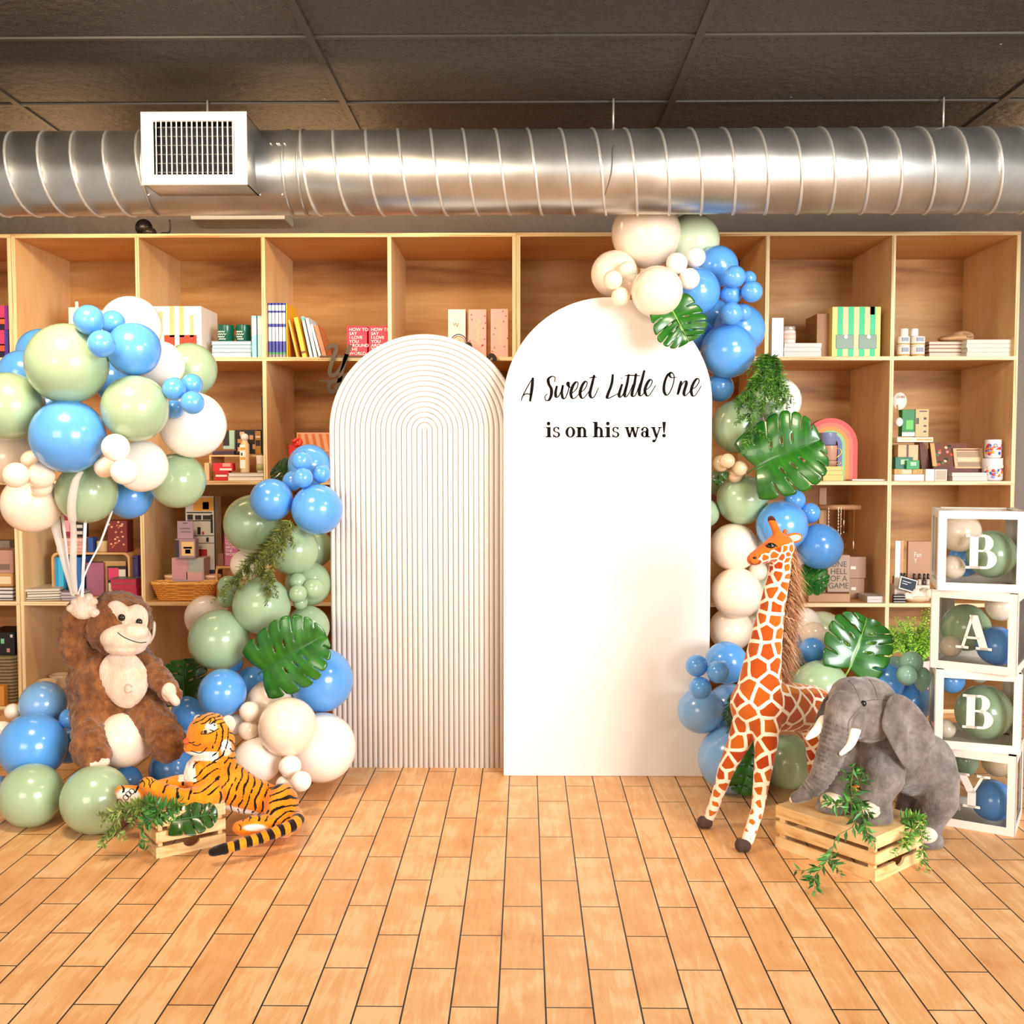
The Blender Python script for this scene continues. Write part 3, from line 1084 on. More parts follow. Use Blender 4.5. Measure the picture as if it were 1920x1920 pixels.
GB = 'balloon garland left of the ribbed arch'
for row in [
    ('b', 595, 955, 48, 3.90, 'round blue balloon overlapping the left edge of the ribbed arch near its middle'),
    ('b', 509, 937, 40, 3.92, 'round blue balloon left of its twin near the top of the left garland'),
    ('b', 568, 896, 19, 3.86, 'small blue balloon lowest in front of the topmost balloon of the left garland'),
    ('b', 566, 864, 19, 3.90, 'small blue balloon uppermost on the topmost balloon of the left garland'),
    ('b', 602, 888, 18, 3.95, 'small blue balloon nearest the ribbed arch at the top of the left garland'),
    ('b', 549, 902, 19, 3.98, 'small blue balloon leftmost and half hidden at the top of the left garland'),
    ('b', 580, 873, 40, 4.10, 'topmost blue balloon of the left garland with small ones in front'),
    ('s', 551, 1032, 47, 4.00, 'sage balloon right of the hanging fern in the left garland'),
    ('s', 475, 982, 55, 4.10, 'olive sage balloon left of the hanging fern, highest sage of the left garland'),
    ('s', 491, 1135, 54, 3.88, 'sage balloon at the foot of the hanging fern in the left garland'),
    ('s', 559, 1113, 17, 3.88, 'small sage balloon lowest front of the bunch beside the ribbed arch'),
    ('s', 588, 1104, 20, 3.92, 'small sage balloon rightmost of the bunch beside the ribbed arch'),
    ('s', 558, 1091, 17, 3.95, 'small sage balloon uppermost of the bunch beside the ribbed arch'),
    ('s', 563, 1129, 14, 3.95, 'tiny sage balloon peeking under the bunch beside the ribbed arch'),
    ('s', 578, 1094, 43, 4.10, 'sage balloon behind the small sage bunch beside the ribbed arch'),
    ('s', 590, 1028, 36, 4.22, 'sage balloon half hidden behind the edge of the ribbed arch'),
    ('s', 577, 1176, 41, 4.02, 'sage balloon above the monstera leaf beside the ribbed arch'),
    ('s', 428, 1099, 20, 4.06, 'small sage balloon under the fern tips by the wicker basket'),
    ('s', 425, 1123, 17, 4.00, 'small dark sage balloon at the lowest tips of the fern'),
    ('c', 461, 1059, 29, 4.16, 'cream balloon peeking out behind the middle of the hanging fern'),
    ('s', 411, 1199, 57, 3.86, 'large sage balloon at lower left of the left garland above the blue one'),
    ('c', 388, 1157, 41, 4.10, 'cream balloon behind the large lower left sage one, under the wicker basket'),
    ('b', 438, 1245, 18, 3.84, 'small blue balloon left of the large monstera leaf'),
    ('b', 417, 1299, 45, 3.70, 'round blue balloon above the head of the tiger'),
    ('b', 475, 1280, 32, 3.92, 'blue balloon under the stem of the monstera leaf'),
    ('b', 602, 1275, 60, 3.86, 'large blue balloon overlapping the lower left of the ribbed arch'),
    ('c', 540, 1363, 55, 3.62, 'large cream balloon in the middle of the cream ones behind the tiger'),
    ('w', 603, 1401, 65, 3.72, 'largest white balloon on the floor against the ribbed arch'),
    ('c', 507, 1318, 44, 3.82, 'cream balloon just beneath the large monstera leaf'),
    ('c', 468, 1334, 19, 3.66, 'small cream balloon uppermost of three behind the ear of the tiger'),
    ('c', 466, 1369, 19, 3.66, 'small peach balloon lowest of three behind the ear of the tiger'),
    ('w', 439, 1358, 19, 3.72, 'small white balloon right behind the ear of the tiger'),
    ('w', 483, 1426, 44, 3.62, 'egg-shaped white balloon directly behind the back of the tiger'),
    ('w', 544, 1437, 21, 3.56, 'small white balloon uppermost of three by the rump of the tiger'),
    ('w', 565, 1465, 19, 3.50, 'small white balloon rightmost of three by the rump of the tiger'),
    ('w', 534, 1471, 17, 3.54, 'small white balloon lowest left of three by the rump of the tiger'),
    ('b', 355, 1335, 33, 3.86, 'blue balloon between the leg of the monkey and the round blue balloon'),
    ('k', 352, 1383, 36, 3.84, 'dusty blue balloon behind the face of the tiger'),
    ('b', 322, 1441, 42, 3.74, 'blue balloon on the floor behind the chest of the tiger'),
]:
    balloon(*row, GB)

GC = 'balloons on the floor around the monkey'
for row in [
    ('s', 180, 1502, 64, 3.36, 'large sage balloon on the floor under the foot of the monkey', GC, None, None, None, False),
    ('s', 60, 1498, 59, 3.42, 'large sage balloon on the floor at the left photo edge'),
    ('b', 62, 1399, 62, 3.46, 'large blue balloon lying on the sage ones left of the monkey'),
    ('c', 234, 1386, 52, 3.535, 'cream balloon between the legs of the monkey', GC, None, None, None, False),
    ('k', 81, 1320, 43, 3.72, 'dusty blue balloon behind the large blue one left of the monkey'),
    ('b', 131, 1347, 19, 3.62, 'small blue balloon between the monkey and the large blue one'),
    ('b', 128, 1397, 34, 3.70, 'blue balloon squeezed behind the left leg of the monkey'),
    ('c', 24, 1334, 15, 3.70, 'small cream balloon at the left edge above the large blue one'),
    ('w', 3, 1374, 22, 3.62, 'white balloon cut by the left photo edge beside the large blue one'),
    ('k', 2, 1476, 21, 3.62, 'dusty blue balloon cut by the left edge behind the floor sage one'),
    ('b', 240, 1462, 26, 3.62, 'dark blue balloon on the floor behind the right sage one'),
]:
    balloon(*(row if len(row) > 6 else (*row, GC)))

GD = 'balloon garland over the top of the white sign'
for row in [
    ('c', 1232, 547, 48, 3.84, 'round cream balloon in front of the top edge of the white sign'),
    ('c', 1211, 438, 65, 4.17, 'large cream balloon at the very top, touching the duct'),
    ('p', 1298, 452, 51, 4.20, 'large pale balloon at the very top, right of the cream one under the duct'),
    ('c', 1183, 533, 20, 3.82, 'small cream balloon rightmost of four at the top left of the sign'),
    ('c', 1149, 525, 18, 3.86, 'small cream balloon leftmost of four at the top left of the sign'),
    ('c', 1164, 556, 18, 3.88, 'small cream balloon lowest of four at the top left of the sign'),
    ('c', 1176, 508, 18, 3.92, 'small cream balloon uppermost of four at the top left of the sign'),
    ('c', 1152, 514, 44, 4.06, 'peach cream balloon behind the four small ones at the top left'),
    ('w', 1269, 494, 20, 3.90, 'small white balloon below the large cream one at the sign top'),
    ('w', 1292, 523, 20, 3.90, 'small white balloon just above the hanging monstera leaf'),
    ('w', 1304, 482, 19, 3.98, 'small white balloon in front of the large pale one'),
    ('b', 1305, 547, 45, 4.04, 'blue balloon behind the hanging monstera leaf at the sign top'),
    ('b', 1345, 500, 39, 4.16, 'uppermost blue balloon of the garland beside the sign top'),
    ('b', 1377, 519, 21, 3.98, 'small blue balloon uppermost of the bunch right of the sign top'),
    ('b', 1410, 547, 20, 3.98, 'small blue balloon rightmost of the bunch right of the sign top'),
    ('b', 1371, 552, 20, 3.98, 'small blue balloon in the centre of the bunch right of the sign top'),
    ('b', 1404, 522, 14, 4.08, 'small blue balloon half hidden at the upper right of the bunch'),
    ('b', 1372, 588, 21, 3.98, 'small blue balloon lowest of the bunch right of the sign top'),
    ('b', 1392, 586, 17, 4.04, 'small blue balloon hidden behind the lowest one of the bunch'),
    ('b', 1365, 658, 51, 4.08, 'large blue balloon beside the upper right of the lettering'),
    ('b', 1386, 618, 48, 4.20, 'blue balloon behind the large one beside the lettering'),
    ('b', 1337, 592, 32, 4.18, 'shaded blue balloon deep in the garland below the hanging leaf'),
    ('b', 1308, 628, 30, 4.14, 'blue balloon peeking over the shoulder of the white sign'),
    ('b', 1349, 727, 27, 4.10, 'small blue balloon lowest of the blues beside the word One'),
]:
    balloon(*row, GD)

GE = 'balloon garland right of the white sign'
for row in [
    ('s', 1383, 800, 50, 4.10, 'sage balloon beside the sign below the hanging fern'),
    ('s', 1450, 772, 20, 4.04, 'small sage balloon right of the hanging fern'),
    ('p', 1440, 738, 39, 4.14, 'pale green balloon behind the hanging fern'),
    ('w', 1458, 752, 44, 4.26, 'white balloon behind the pale green one beside the rainbow shelf'),
    ('t', 1364, 864, 14, 3.96, 'small tan balloon uppermost front of four beside the big leaf'),
    ('t', 1352, 869, 16, 4.00, 'small tan balloon leftmost of four beside the big leaf'),
    ('t', 1387, 878, 15, 3.98, 'small tan balloon touching the stem of the big leaf'),
    ('t', 1378, 890, 15, 4.02, 'small tan balloon lowest of four beside the big leaf'),
    ('s', 1392, 936, 48, 4.08, 'sage balloon beside the sign under the big leaf', GE, (1.0, .35, .3)),
    ('s', 1322, 962, 27, 4.12, 'sage balloon mostly hidden behind the right edge of the sign'),
    ('s', 1350, 905, 26, 4.24, 'sage balloon deep between the tan bunch and the sign'),
    ('b', 1466, 986, 48, 4.00, 'blue balloon behind the horns of the giraffe'),
    ('b', 1490, 938, 20, 4.10, 'small blue balloon under the tip of the big leaf'),
    ('b', 1519, 962, 19, 4.10, 'small blue balloon by the wooden jewellery stand'),
    ('b', 1537, 1025, 43, 4.08, 'blue balloon right of the head of the giraffe'),
    ('c', 1376, 1026, 45, 4.10, 'cream balloon left of the muzzle of the giraffe'),
    ('c', 1381, 1112, 48, 4.06, 'cream balloon left of the neck of the giraffe'),
    ('c', 1421, 1020, 16, 4.00, 'small cream balloon behind the muzzle of the giraffe'),
    ('c', 1421, 1071, 18, 4.00, 'small cream balloon under the chin of the giraffe'),
    ('w', 1494, 1052, 30, 4.16, 'white balloon behind the mane of the giraffe, under the blues'),
    ('c', 1370, 1180, 41, 4.12, 'cream balloon beside the sign lowest of the three creams'),
    ('p', 1432, 1118, 38, 4.22, 'pale green balloon showing behind the neck of the giraffe'),
    ('w', 1430, 1180, 40, 4.22, 'white balloon behind the lower neck of the giraffe'),
    ('c', 1525, 1191, 25, 3.92, 'small cream balloon above the small blue one near the upright leaf'),
    ('w', 1504, 1174, 36, 4.02, 'white balloon right of the lower mane of the giraffe'),
    ('p', 1540, 1192, 46, 4.10, 'large pale balloon left of the upright monstera leaf'),
    ('b', 1523, 1220, 25, 3.84, 'small blue balloon between the mane and the upright leaf'),
    ('b', 1489, 1208, 20, 3.96, 'small blue balloon hidden behind the mane of the giraffe'),
    ('s', 1538, 1291, 53, 3.72, 'sage balloon above the back of the giraffe'),
    ('t', 1557, 1221, 22, 3.94, 'small tan balloon beside the stem of the upright leaf'),
    ('b', 1658, 1278, 37, 3.76, 'blue balloon under the right side of the upright leaf'),
    ('b', 1698, 1315, 46, 3.70, 'large blue balloon behind the head of the elephant'),
    ('m', 1700, 1266, 19, 3.62, 'small mint green balloon lowest of the bunch by the A box'),
    ('m', 1709, 1242, 21, 3.68, 'small mint green balloon uppermost of the bunch by the A box'),
    ('m', 1680, 1247, 18, 3.72, 'small mint green balloon leftmost of the bunch by the A box'),
    ('m', 1729, 1273, 16, 3.68, 'long small mint green balloon rightmost of the bunch by the A box', GE, (0, .2, -1), (1, 1, 1.45)),
    ('b', 1346, 1260, 21, 3.66, 'small blue balloon rightmost of three low on the sign'),
    ('b', 1306, 1248, 21, 3.70, 'small blue balloon uppermost left of three low on the sign'),
    ('b', 1313, 1290, 21, 3.68, 'small blue balloon lowest of three low on the sign'),
    ('b', 1362, 1242, 40, 3.84, 'blue balloon behind three small ones low on the sign'),
    ('k', 1313, 1332, 43, 3.84, 'dusty blue balloon overlapping the lower right of the sign'),
    ('k', 1369, 1326, 45, 3.76, 'dusty blue balloon beside the shoulder of the giraffe'),
    ('k', 1374, 1433, 65, 3.80, 'large dusty blue balloon on the floor behind the front legs of the giraffe'),
    ('s', 1478, 1428, 51, 3.72, 'olive sage balloon on the floor under the belly of the giraffe'),
    ('b', 1440, 1476, 22, 3.84, 'small dark blue balloon on the floor behind the leg of the giraffe'),
]:
    balloon(*(row if len(row) > 6 else (*row, GE)))

# balloons inside the letter boxes: spots in each box's own frame
GI = 'balloons inside the letter boxes'
inside = [
    [('s', -.055, .02, .190, .062, 'dark green balloon at upper left inside the Y box'), ('b', .055, -.045, .085, .072, 'blue balloon at lower right inside the Y box'), ('t', .06, .05, .195, .055, 'tan balloon at upper right inside the Y box')],
    [('s', .035, -.01, .105, .097, 'large green balloon filling the lower B box'), ('b', -.075, -.055, .215, .044, 'blue balloon at upper left inside the lower B box'), ('c', -.092, -.065, .050, .034, 'small tan balloon at lower left inside the lower B box'), ('w', .02, .03, .228, .032, 'white balloon at the top inside the lower B box')],
    [('s', -.05, .0, .125, .084, 'green balloon at left inside the A box'), ('b', .062, -.05, .080, .068, 'blue balloon at right inside the A box'), ('c', .06, .02, .205, .052, 'cream balloon at upper right inside the A box'), ('c', -.078, -.075, .068, .038, 'small cream balloon at lower left inside the A box')],
    [('s', .06, -.02, .115, .084, 'green balloon at right inside the topmost B box'), ('c', -.055, -.02, .190, .072, 'cream balloon at upper left inside the topmost B box'), ('b', -.03, .045, .085, .058, 'blue balloon at the bottom inside the topmost B box'), ('c', -.078, -.06, .070, .042, 'small cream balloon at lower left inside the topmost B box')],
]
for (t, c, a, z), rows in zip(BOXES, inside):
    for col, x, y, zz, r_, lab in rows:
        r_ = min(r_, .131 - abs(x), .131 - abs(y), zz - .003, BX - .005 - zz) if False else r_
        lim = BX / 2 - 0.005
        r_ = min(r_, 0.12)
        x = max(-lim + r_, min(lim - r_, x))
        y = max(-lim + r_, min(lim - r_, y))
        zz = max(0.004 + r_, min(BX - 0.007 - r_, zz))
        o = bpy.data.objects.new('balloon', balloon_mesh(col))
        COL.objects.link(o)
        o.location = (c.x + x * math.cos(a) - y * math.sin(a), c.y + x * math.sin(a) + y * math.cos(a), z + zz)
        o.scale = (r_ * .97,) * 3
        o.rotation_euler = Vector((-.4, -.7, .6)).to_track_quat('Z', 'Y').to_euler()
        tag(o, lab, 'balloon', GI)

# ---- ribbons and the white stick tying the cluster to the hand
hand = at(143, 1122, 3.45)
RIB = mat('#f4f1ea', 0.25, alpha=0.55, vary=0.02)


def ribbon3(name, pts, wid, label, m, cat='ribbon'):
    P = cr(pts, 8)
    mb = MB()
    n = len(P)
    vs, fs = [], []
    for i, p in enumerate(P):
        t = i / (n - 1)
        w_ = wid(t) / 2
        tw = 0.5 * math.sin(3 * t)
        d = Vector((math.cos(tw), math.sin(tw), 0)) * w_
        vs += [p - d, p + d]
    for i in range(n - 1):
        fs.append((2 * i, 2 * i + 1, 2 * i + 3, 2 * i + 2))
    mb.add(vs, fs, 0, True)
    o = mb.build(name, m)
    md = o.modifiers.new('thickness', 'SOLIDIFY')
    md.thickness = 0.0006
    return tag(o, label, cat, 'ribbons tying the floating cluster')


ribbon3('ribbon', [at(137, 1118, 3.42), at(122, 1060, 3.40), at(107, 1000, 3.40), at(103, 972, 3.42)], lambda t: .012 + .022 * t, 'widest translucent ribbon, leftmost below the floating cluster', RIB)
ribbon3('ribbon', [at(138, 1117, 3.42), at(128, 1060, 3.42), at(119, 985, 3.44), at(116, 965, 3.45)], lambda t: .007 + .004 * t, 'thin white ribbon second from the left below the floating cluster', mat('#f6f3ee', 0.3))
ribbon3('ribbon', [at(141, 1115, 3.42), at(137, 1065, 3.38), at(138, 1000, 3.33), at(134, 950, 3.27), at(141, 905, 3.25), at(152, 884, 3.25)], lambda t: .022 - .014 * abs(t - .25) if t < .5 else .017 + .01 * math.sin(3.1 * t), 'translucent ribbon crossing the lowest sage balloon', RIB)
ribbon3('ribbon', [at(146, 1115, 3.42), at(164, 1065, 3.44), at(187, 1020, 3.46), at(210, 958, 3.48)], lambda t: .005 + .003 * t, 'thin white ribbon slanting right to the blue balloon', mat('#f6f3ee', 0.3))
sa, sb_ = at(154, 1117, 3.46), at(160, 976, 3.46)
tag(MB().tube([sa, sb_], 0.0055, 12).build('balloon_stick', mat('#fbfaf8', 0.4)), 'straight white stick from the hand of the monkey up to the floating cluster', 'stick')

# ================================================================== PLUSH ANIMALS
def fuse(name, mb, voxel, smooth, m, parent, passes=None):
    """weld overlapping limbs and trunk into one continuous skin"""
    me = mb.mesh('t', m)
    o = bpy.data.objects.new('t', me)
    COL.objects.link(o)
    r_ = o.modifiers.new('r', 'REMESH')
    r_.mode = 'VOXEL'
    r_.voxel_size = voxel
    r_.use_smooth_shade = True
    s_ = o.modifiers.new('s', 'SMOOTH')
    s_.factor = 0.5
    s_.iterations = smooth
    dg = bpy.context.evaluated_depsgraph_get()
    out = bpy.data.meshes.new_from_object(o.evaluated_get(dg))
    bpy.data.objects.remove(o)
    for p in out.polygons:
        p.use_smooth = True
    out.materials.clear()
    out.materials.append(m)
    ob = bpy.data.objects.new(name, out)
    COL.objects.link(ob)
    if parent:
        ob.parent = parent
    return ob


def coords(o):
    n = len(o.data.vertices)
    a = np.empty(n * 3, dtype=np.float32)
    o.data.vertices.foreach_get('co', a)
    return a.reshape(n, 3)


def normals(o):
    n = len(o.data.vertices)
    a = np.empty(n * 3, dtype=np.float32)
    o.data.vertices.foreach_get('normal', a)
    return a.reshape(n, 3)


def setattr_f(o, name, vals):
    at_ = o.data.attributes.new(name, 'FLOAT', 'POINT')
    at_.data.foreach_set('value', np.asarray(vals, dtype=np.float32))


def fuzz(o, amp, scale, seed=0):
    """short pile: push the skin in and out a little"""
    P, N = coords(o), normals(o)
    d = np.array([noise.fractal(Vector(p) * scale + Vector((seed, 0, 0)), 1.0, 2.0, 3) for p in P])
    Q = P + N * (d * amp)[:, None]
    o.data.vertices.foreach_set('co', Q.astype(np.float32).ravel())
    o.data.update()


def plush_mat(key, build, rough=0.9, bump=0.55, bscale=260, bdist=0.004, sheen=0.35, stretch=None):
    m = bpy.data.materials.new(key)
    m.use_nodes = True
    nt = m.node_tree
    b = nt.nodes['Principled BSDF']
    tc = nt.nodes.new('ShaderNodeTexCoord')
    col = build(nt, tc)
    nt.links.new(col, b.inputs['Base Color'])
    b.inputs['Roughness'].default_value = rough
    b.inputs['Specular IOR Level'].default_value = 0.15
    b.inputs['Sheen Weight'].default_value = sheen
    b.inputs['Sheen Roughness'].default_value = 0.45
    mp = nt.nodes.new('ShaderNodeMapping')
    mp.inputs['Scale'].default_value = stretch or (1, 1, 0.45)
    nt.links.new(tc.outputs['Object'], mp.inputs['Vector'])
    nz = nt.nodes.new('ShaderNodeTexNoise')
    nz.inputs['Scale'].default_value = bscale
    nz.inputs['Detail'].default_value = 3
    nt.links.new(mp.outputs['Vector'], nz.inputs['Vector'])
    bp = nt.nodes.new('ShaderNodeBump')
    bp.inputs['Strength'].default_value = bump
    bp.inputs['Distance'].default_value = bdist
    nt.links.new(nz.outputs['Fac'], bp.inputs['Height'])
    nt.links.new(bp.outputs['Normal'], b.inputs['Normal'])
    return m


def tone(stops, scale=14, stretch=(1, 1, .6), detail=5):
    def f(nt, tc):
        mp = nt.nodes.new('ShaderNodeMapping')
        mp.inputs['Scale'].default_value = stretch
        nt.links.new(tc.outputs['Object'], mp.inputs['Vector'])
        nz = nt.nodes.new('ShaderNodeTexNoise')
        nz.inputs['Scale'].default_value = scale
        nz.inputs['Detail'].default_value = detail
        nz.inputs['Roughness'].default_value = 0.65
        nt.links.new(mp.outputs['Vector'], nz.inputs['Vector'])
        r_ = ramp(nt, stops)
        nt.links.new(nz.outputs['Fac'], r_.inputs['Fac'])
        return r_.outputs['Color']
    return f


def attr_mix(nt, name, lo, hi, A, B):
    a = nt.nodes.new('ShaderNodeAttribute')
    a.attribute_name = name
    mr = nt.nodes.new('ShaderNodeMapRange')
    mr.inputs[1].default_value = lo
    mr.inputs[2].default_value = hi
    nt.links.new(a.outputs['Fac'], mr.inputs[0])
    mx = nt.nodes.new('ShaderNodeMix')
    mx.data_type = 'RGBA'
    nt.links.new(mr.outputs[0], mx.inputs['Factor'])
    for k, v in (('A', A), ('B', B)):
        if isinstance(v, (str, tuple)):
            mx.inputs[k].default_value = (*lin(v), 1)
        else:
            nt.links.new(v, mx.inputs[k])
    return mx.outputs['Result']


EYE = mat('#120c0a', 0.08, 0, 0.6, vary=0)
CREAMP = plush_mat('cream_plush', tone([(0.3, '#d6b69e'), (0.7, '#ecdccb')], 26), bscale=130, bump=0.7)


def frame_of(px, py, Y):
    """a thing's base on the floor/support below a photo point"""
    return at(px, py, Y)


class Px:
    """places things by photo position and depth, expressed in a thing's local space"""
    def __init__(self, o, Y0):
        self.o, self.Y0 = o, Y0
        self.k = mpp(at(960, 1300, Y0))

    def __call__(self, px, py, dy=0.0):
        return at(px, py, self.Y0 + dy) - self.o.location


# ------------------------------------------------------------------ monkey
MY = 3.62
mo = at(205, 1352, MY)
monkey = thing('plush_monkey', 'brown plush monkey with cream face sitting and holding the floating balloons', 'plush toy', (mo.x, MY, mo.z))
P = Px(monkey, MY)
k = P.k
MB_ = MB()
BRN = plush_mat('brown_plush', tone([(0.25, '#4a2410'), (0.5, '#83502a'), (0.75, '#a87142')], 26, (1, 1, .7)), bscale=150, bump=0.9, bdist=0.008)
c = P(207, 1282, 0)
MB_.sphere(c, (80 * k, 62 * k, 70 * k), 32, 22)                       # trunk
MB_.sphere(P(205, 1320, 0.0), (72 * k, 62 * k, 45 * k), 28, 20)
MB_.sphere(P(222, 1168, -.03), (61 * k, 56 * k, 60 * k), 32, 22)      # head
MB_.tube([P(150, 1236, -.03), P(136, 1205, -.05), P(137, 1170, -.07), P(150, 1140, -.085)], [26 * k, 27 * k, 26 * k, 21 * k], 18)   # raised arm
MB_.tube([P(258, 1232, -.02), P(284, 1256, -.06), P(304, 1280, -.10), P(325, 1305, -.13)], [26 * k, 23 * k, 21 * k, 17 * k], 18)
MB_.tube([P(172, 1335, -.05), P(170, 1372, -.12), P(172, 1402, -.17)], [38 * k, 33 * k, 36 * k], 20)   # legs
MB_.tube([P(172, 1402, -.17), P(178, 1418, -.20)], [38 * k, 30 * k], 20)
MB_.tube([P(268, 1328, -.05), P(298, 1364, -.10), P(314, 1394, -.14)], [36 * k, 34 * k, 35 * k], 20)
body = fuse('body', MB_, 0.0055, 6, BRN, monkey)
fuzz(body, 0.007, 42)

CR2 = CREAMP
# tummy, face and muzzle patches
def patch(name, poly_px, dy, depth, m, par, bulge, dome=2.0, P=P, voxel=None):
    """domed felt patch whose outline is a closed curve"""
    pts = cr([(x, y) for x, y in poly_px], 5, True)
    cx_ = sum(p.x for p in pts) / len(pts)
    cy_ = sum(p.y for p in pts) / len(pts)
    rs = []
    n = 7
    for i in range(n + 1):
        f = 1 - i / n * 0.97
        h_ = bulge * (1 - f ** dome)
        rs.append([P(cx_ + (p.x - cx_) * f, cy_ + (p.y - cy_) * f, dy - h_) for p in pts])
    back = [P(p.x, p.y, dy + depth) for p in pts]
    return MB().rings([back] + rs, 0, True, True).build(name, m, par)


tum = [(205, 1227), (226, 1221), (247, 1224), (265, 1240), (277, 1262), (278, 1285), (268, 1308), (247, 1327), (222, 1324), (203, 1306), (190, 1282), (186, 1256), (193, 1238)]
patch('tummy', tum, -.112, 0.05, CR2, monkey, 0.020)
navel = P(241, 1291, -.1325)
MB().tube([navel + Vector((math.cos(t) * 7 * k, 0, math.sin(t) * 8 * k)) for t in [0.3 + 5.4 * i / 20 for i in range(21)]], 0.0011, 6).build('navel_stitch', mat('#b99f8a', 0.7), monkey)
fac = [(199, 1146), (204, 1131), (218, 1126), (231, 1131), (240, 1137), (255, 1133), (268, 1137), (277, 1150), (277, 1170), (270, 1184), (240, 1190), (207, 1176), (201, 1162)]
patch('face_mask', fac, -.110, 0.05, CR2, monkey, 0.022)
mm = MB()
mm.sphere(P(236, 1196, -.115), (46 * k, 34 * k, 27 * k), 32, 20)
mm.sphere(P(254, 1185, -.140), (24 * k, 20 * k, 16 * k), 24, 16)
mm.sphere(P(235, 1213, -.118), (38 * k, 28 * k, 16 * k), 24, 16)
mz = fuse('muzzle', mm, 0.004, 8, CR2, monkey)
sm_ = [P(x, y, -.20) for x, y in ((221, 1186), (224, 1189), (233, 1195), (247, 1201), (262, 1205), (274, 1204))]
# press the smile onto the muzzle
from mathutils.bvhtree import BVHTree
def drape(o, pts, off=0.0):
    me = o.data
    bv = BVHTree.FromPolygons([v.co for v in me.vertices], [p.vertices[:] for p in me.polygons])
    eye_ = Vector((0, 0, H)) - o.parent.location if o.parent else Vector((0, 0, H))
    out = []
    for p in pts:
        d = (p - eye_).normalized()
        hit = bv.ray_cast(eye_, d)[0]
        out.append((hit - d * off) if hit else p)
    return out


MB().tube(drape(mz, cr(sm_, 5), .0004), 0.0016, 6).build('smile_stitch', mat('#2a1812', 0.6), monkey)
for ex, ey, er in ((228, 1158, 6.6), (261, 1166, 6.0)):
    MB().sphere(P(ex, ey, -.133 if ex < 240 else -.128), (er * k, er * k * .7, er * k), 16, 12).build('eye', EYE, monkey)
# ears
patch('ear', [(286, 1168), (291, 1166), (292, 1178), (290, 1192), (284, 1204), (280, 1208), (284, 1192)], -.02, 0.02, CR2, monkey, 0.008)
# raised paw: palm, four fingers and a thumb
hm = MB()
hm.sphere(P(156, 1141, -.105), (24 * k, 17 * k, 20 * k), 24, 16)
for fx, fy, r_ in ((141, 1128, 9), (152, 1121, 10), (165, 1121, 10), (175, 1128, 9), (178, 1149, 9.5), (133, 1141, 9)):
    hm.tube([P(156 + (fx - 156) * .4, 1141 + (fy - 1141) * .4, -.11), P(fx, fy, -.118)], [r_ * k, r_ * k * .9], 12)
pw = fuse('hand', hm, 0.0035, 5, CR2, monkey)
fuzz(pw, 0.002, 60)
hm = MB()
hm.sphere(P(317, 1298, -.145), (14 * k, 10 * k, 18 * k), 20, 14)
hm.tube([P(315, 1296, -.15), P(330, 1316, -.15)], [11 * k, 8 * k], 12)
fuse('hand', hm, 0.0035, 6, CR2, monkey)
hm = MB()
hm.sphere(P(179, 1428, -.222), (26 * k, 15 * k, 12 * k), 24, 14)
fuse('foot_sole', hm, 0.0035, 5, CR2, monkey)

# the stool that carries the monkey; only the edge of its seat shows
sb = thing('stool', 'low grey round stool just visible under the plush monkey', 'stool', (mo.x + .02, MY + .03, 0))
STG = mat('#8f867d', 0.5)
zs = mo.z - 0.03
MB().lathe([(0.125, zs - .03), (0.135, zs - .02), (0.135, zs - .008), (0.125, zs)], 40).build('seat', STG, sb)
MB().lathe([(0.03, 0.012), (0.03, zs - .03)], 24).build('column', STG, sb)
MB().lathe([(0.11, 0), (0.11, 0.008), (0.05, 0.014), (0.031, 0.03)], 32).build('base', STG, sb)

# ------------------------------------------------------------------ tiger
TY = 3.34
tz = at(470, 1540, TY)
tiger = thing('plush_tiger', 'orange striped plush tiger lying with forelegs over the left crate', 'plush toy', (tz.x, TY, 0))
P = Px(tiger, TY)
k = P.k
tb = MB()
tb.tube([P(392, 1462, .0), P(430, 1474, .01), P(470, 1492, .02), P(508, 1502, .03), P(528, 1504, .035)], [44 * k, 44 * k, 35 * k, 30 * k, 32 * k], 26)   # trunk
tb.sphere(P(384, 1452, -.015), (38 * k, 40 * k, 42 * k), 24, 18)      # chest
tb.tube([P(402, 1440, 0), P(402, 1405, -.01), P(396, 1384, -.02)], [42 * k, 36 * k, 34 * k], 22)   # neck
tb.sphere(P(393, 1376, -.02), (41 * k, 40 * k, 39 * k), 28, 20)       # skull
tb.sphere(P(372, 1390, -.045), (24 * k, 24 * k, 20 * k), 20, 16)      # muzzle
tb.sphere(P(360, 1399, -.05), (15 * k, 19 * k, 14 * k), 18, 14)
tb.sphere(P(376, 1407, -.04), (24 * k, 24 * k, 9 * k), 18, 14)        # chin
tb.sphere(P(424, 1390, -.03), (15 * k, 26 * k, 23 * k), 18, 14)       # cheek ruff
# near foreleg lying along the crate, paw to the left
tb.tube([P(396, 1486, -.07), P(372, 1499, -.10), P(340, 1497, -.12), P(308, 1486, -.125), P(282, 1474, -.12)], [27 * k, 23 * k, 18 * k, 16 * k, 14 * k], 18)
tb.sphere(P(276, 1470, -.12), (15 * k, 14 * k, 13 * k), 18, 14)
# far foreleg, sole of the paw turned to the viewer
tb.tube([P(372, 1478, .02), P(335, 1472, 0), P(295, 1480, -.04), P(262, 1487, -.065)], [24 * k, 20 * k, 16 * k, 15 * k], 18)
tb.sphere(P(243, 1489, -.07), (25 * k, 15 * k, 17 * k), 20, 14)
tb.sphere(P(228, 1484, -.07), (12 * k, 12 * k, 12 * k), 16, 12)
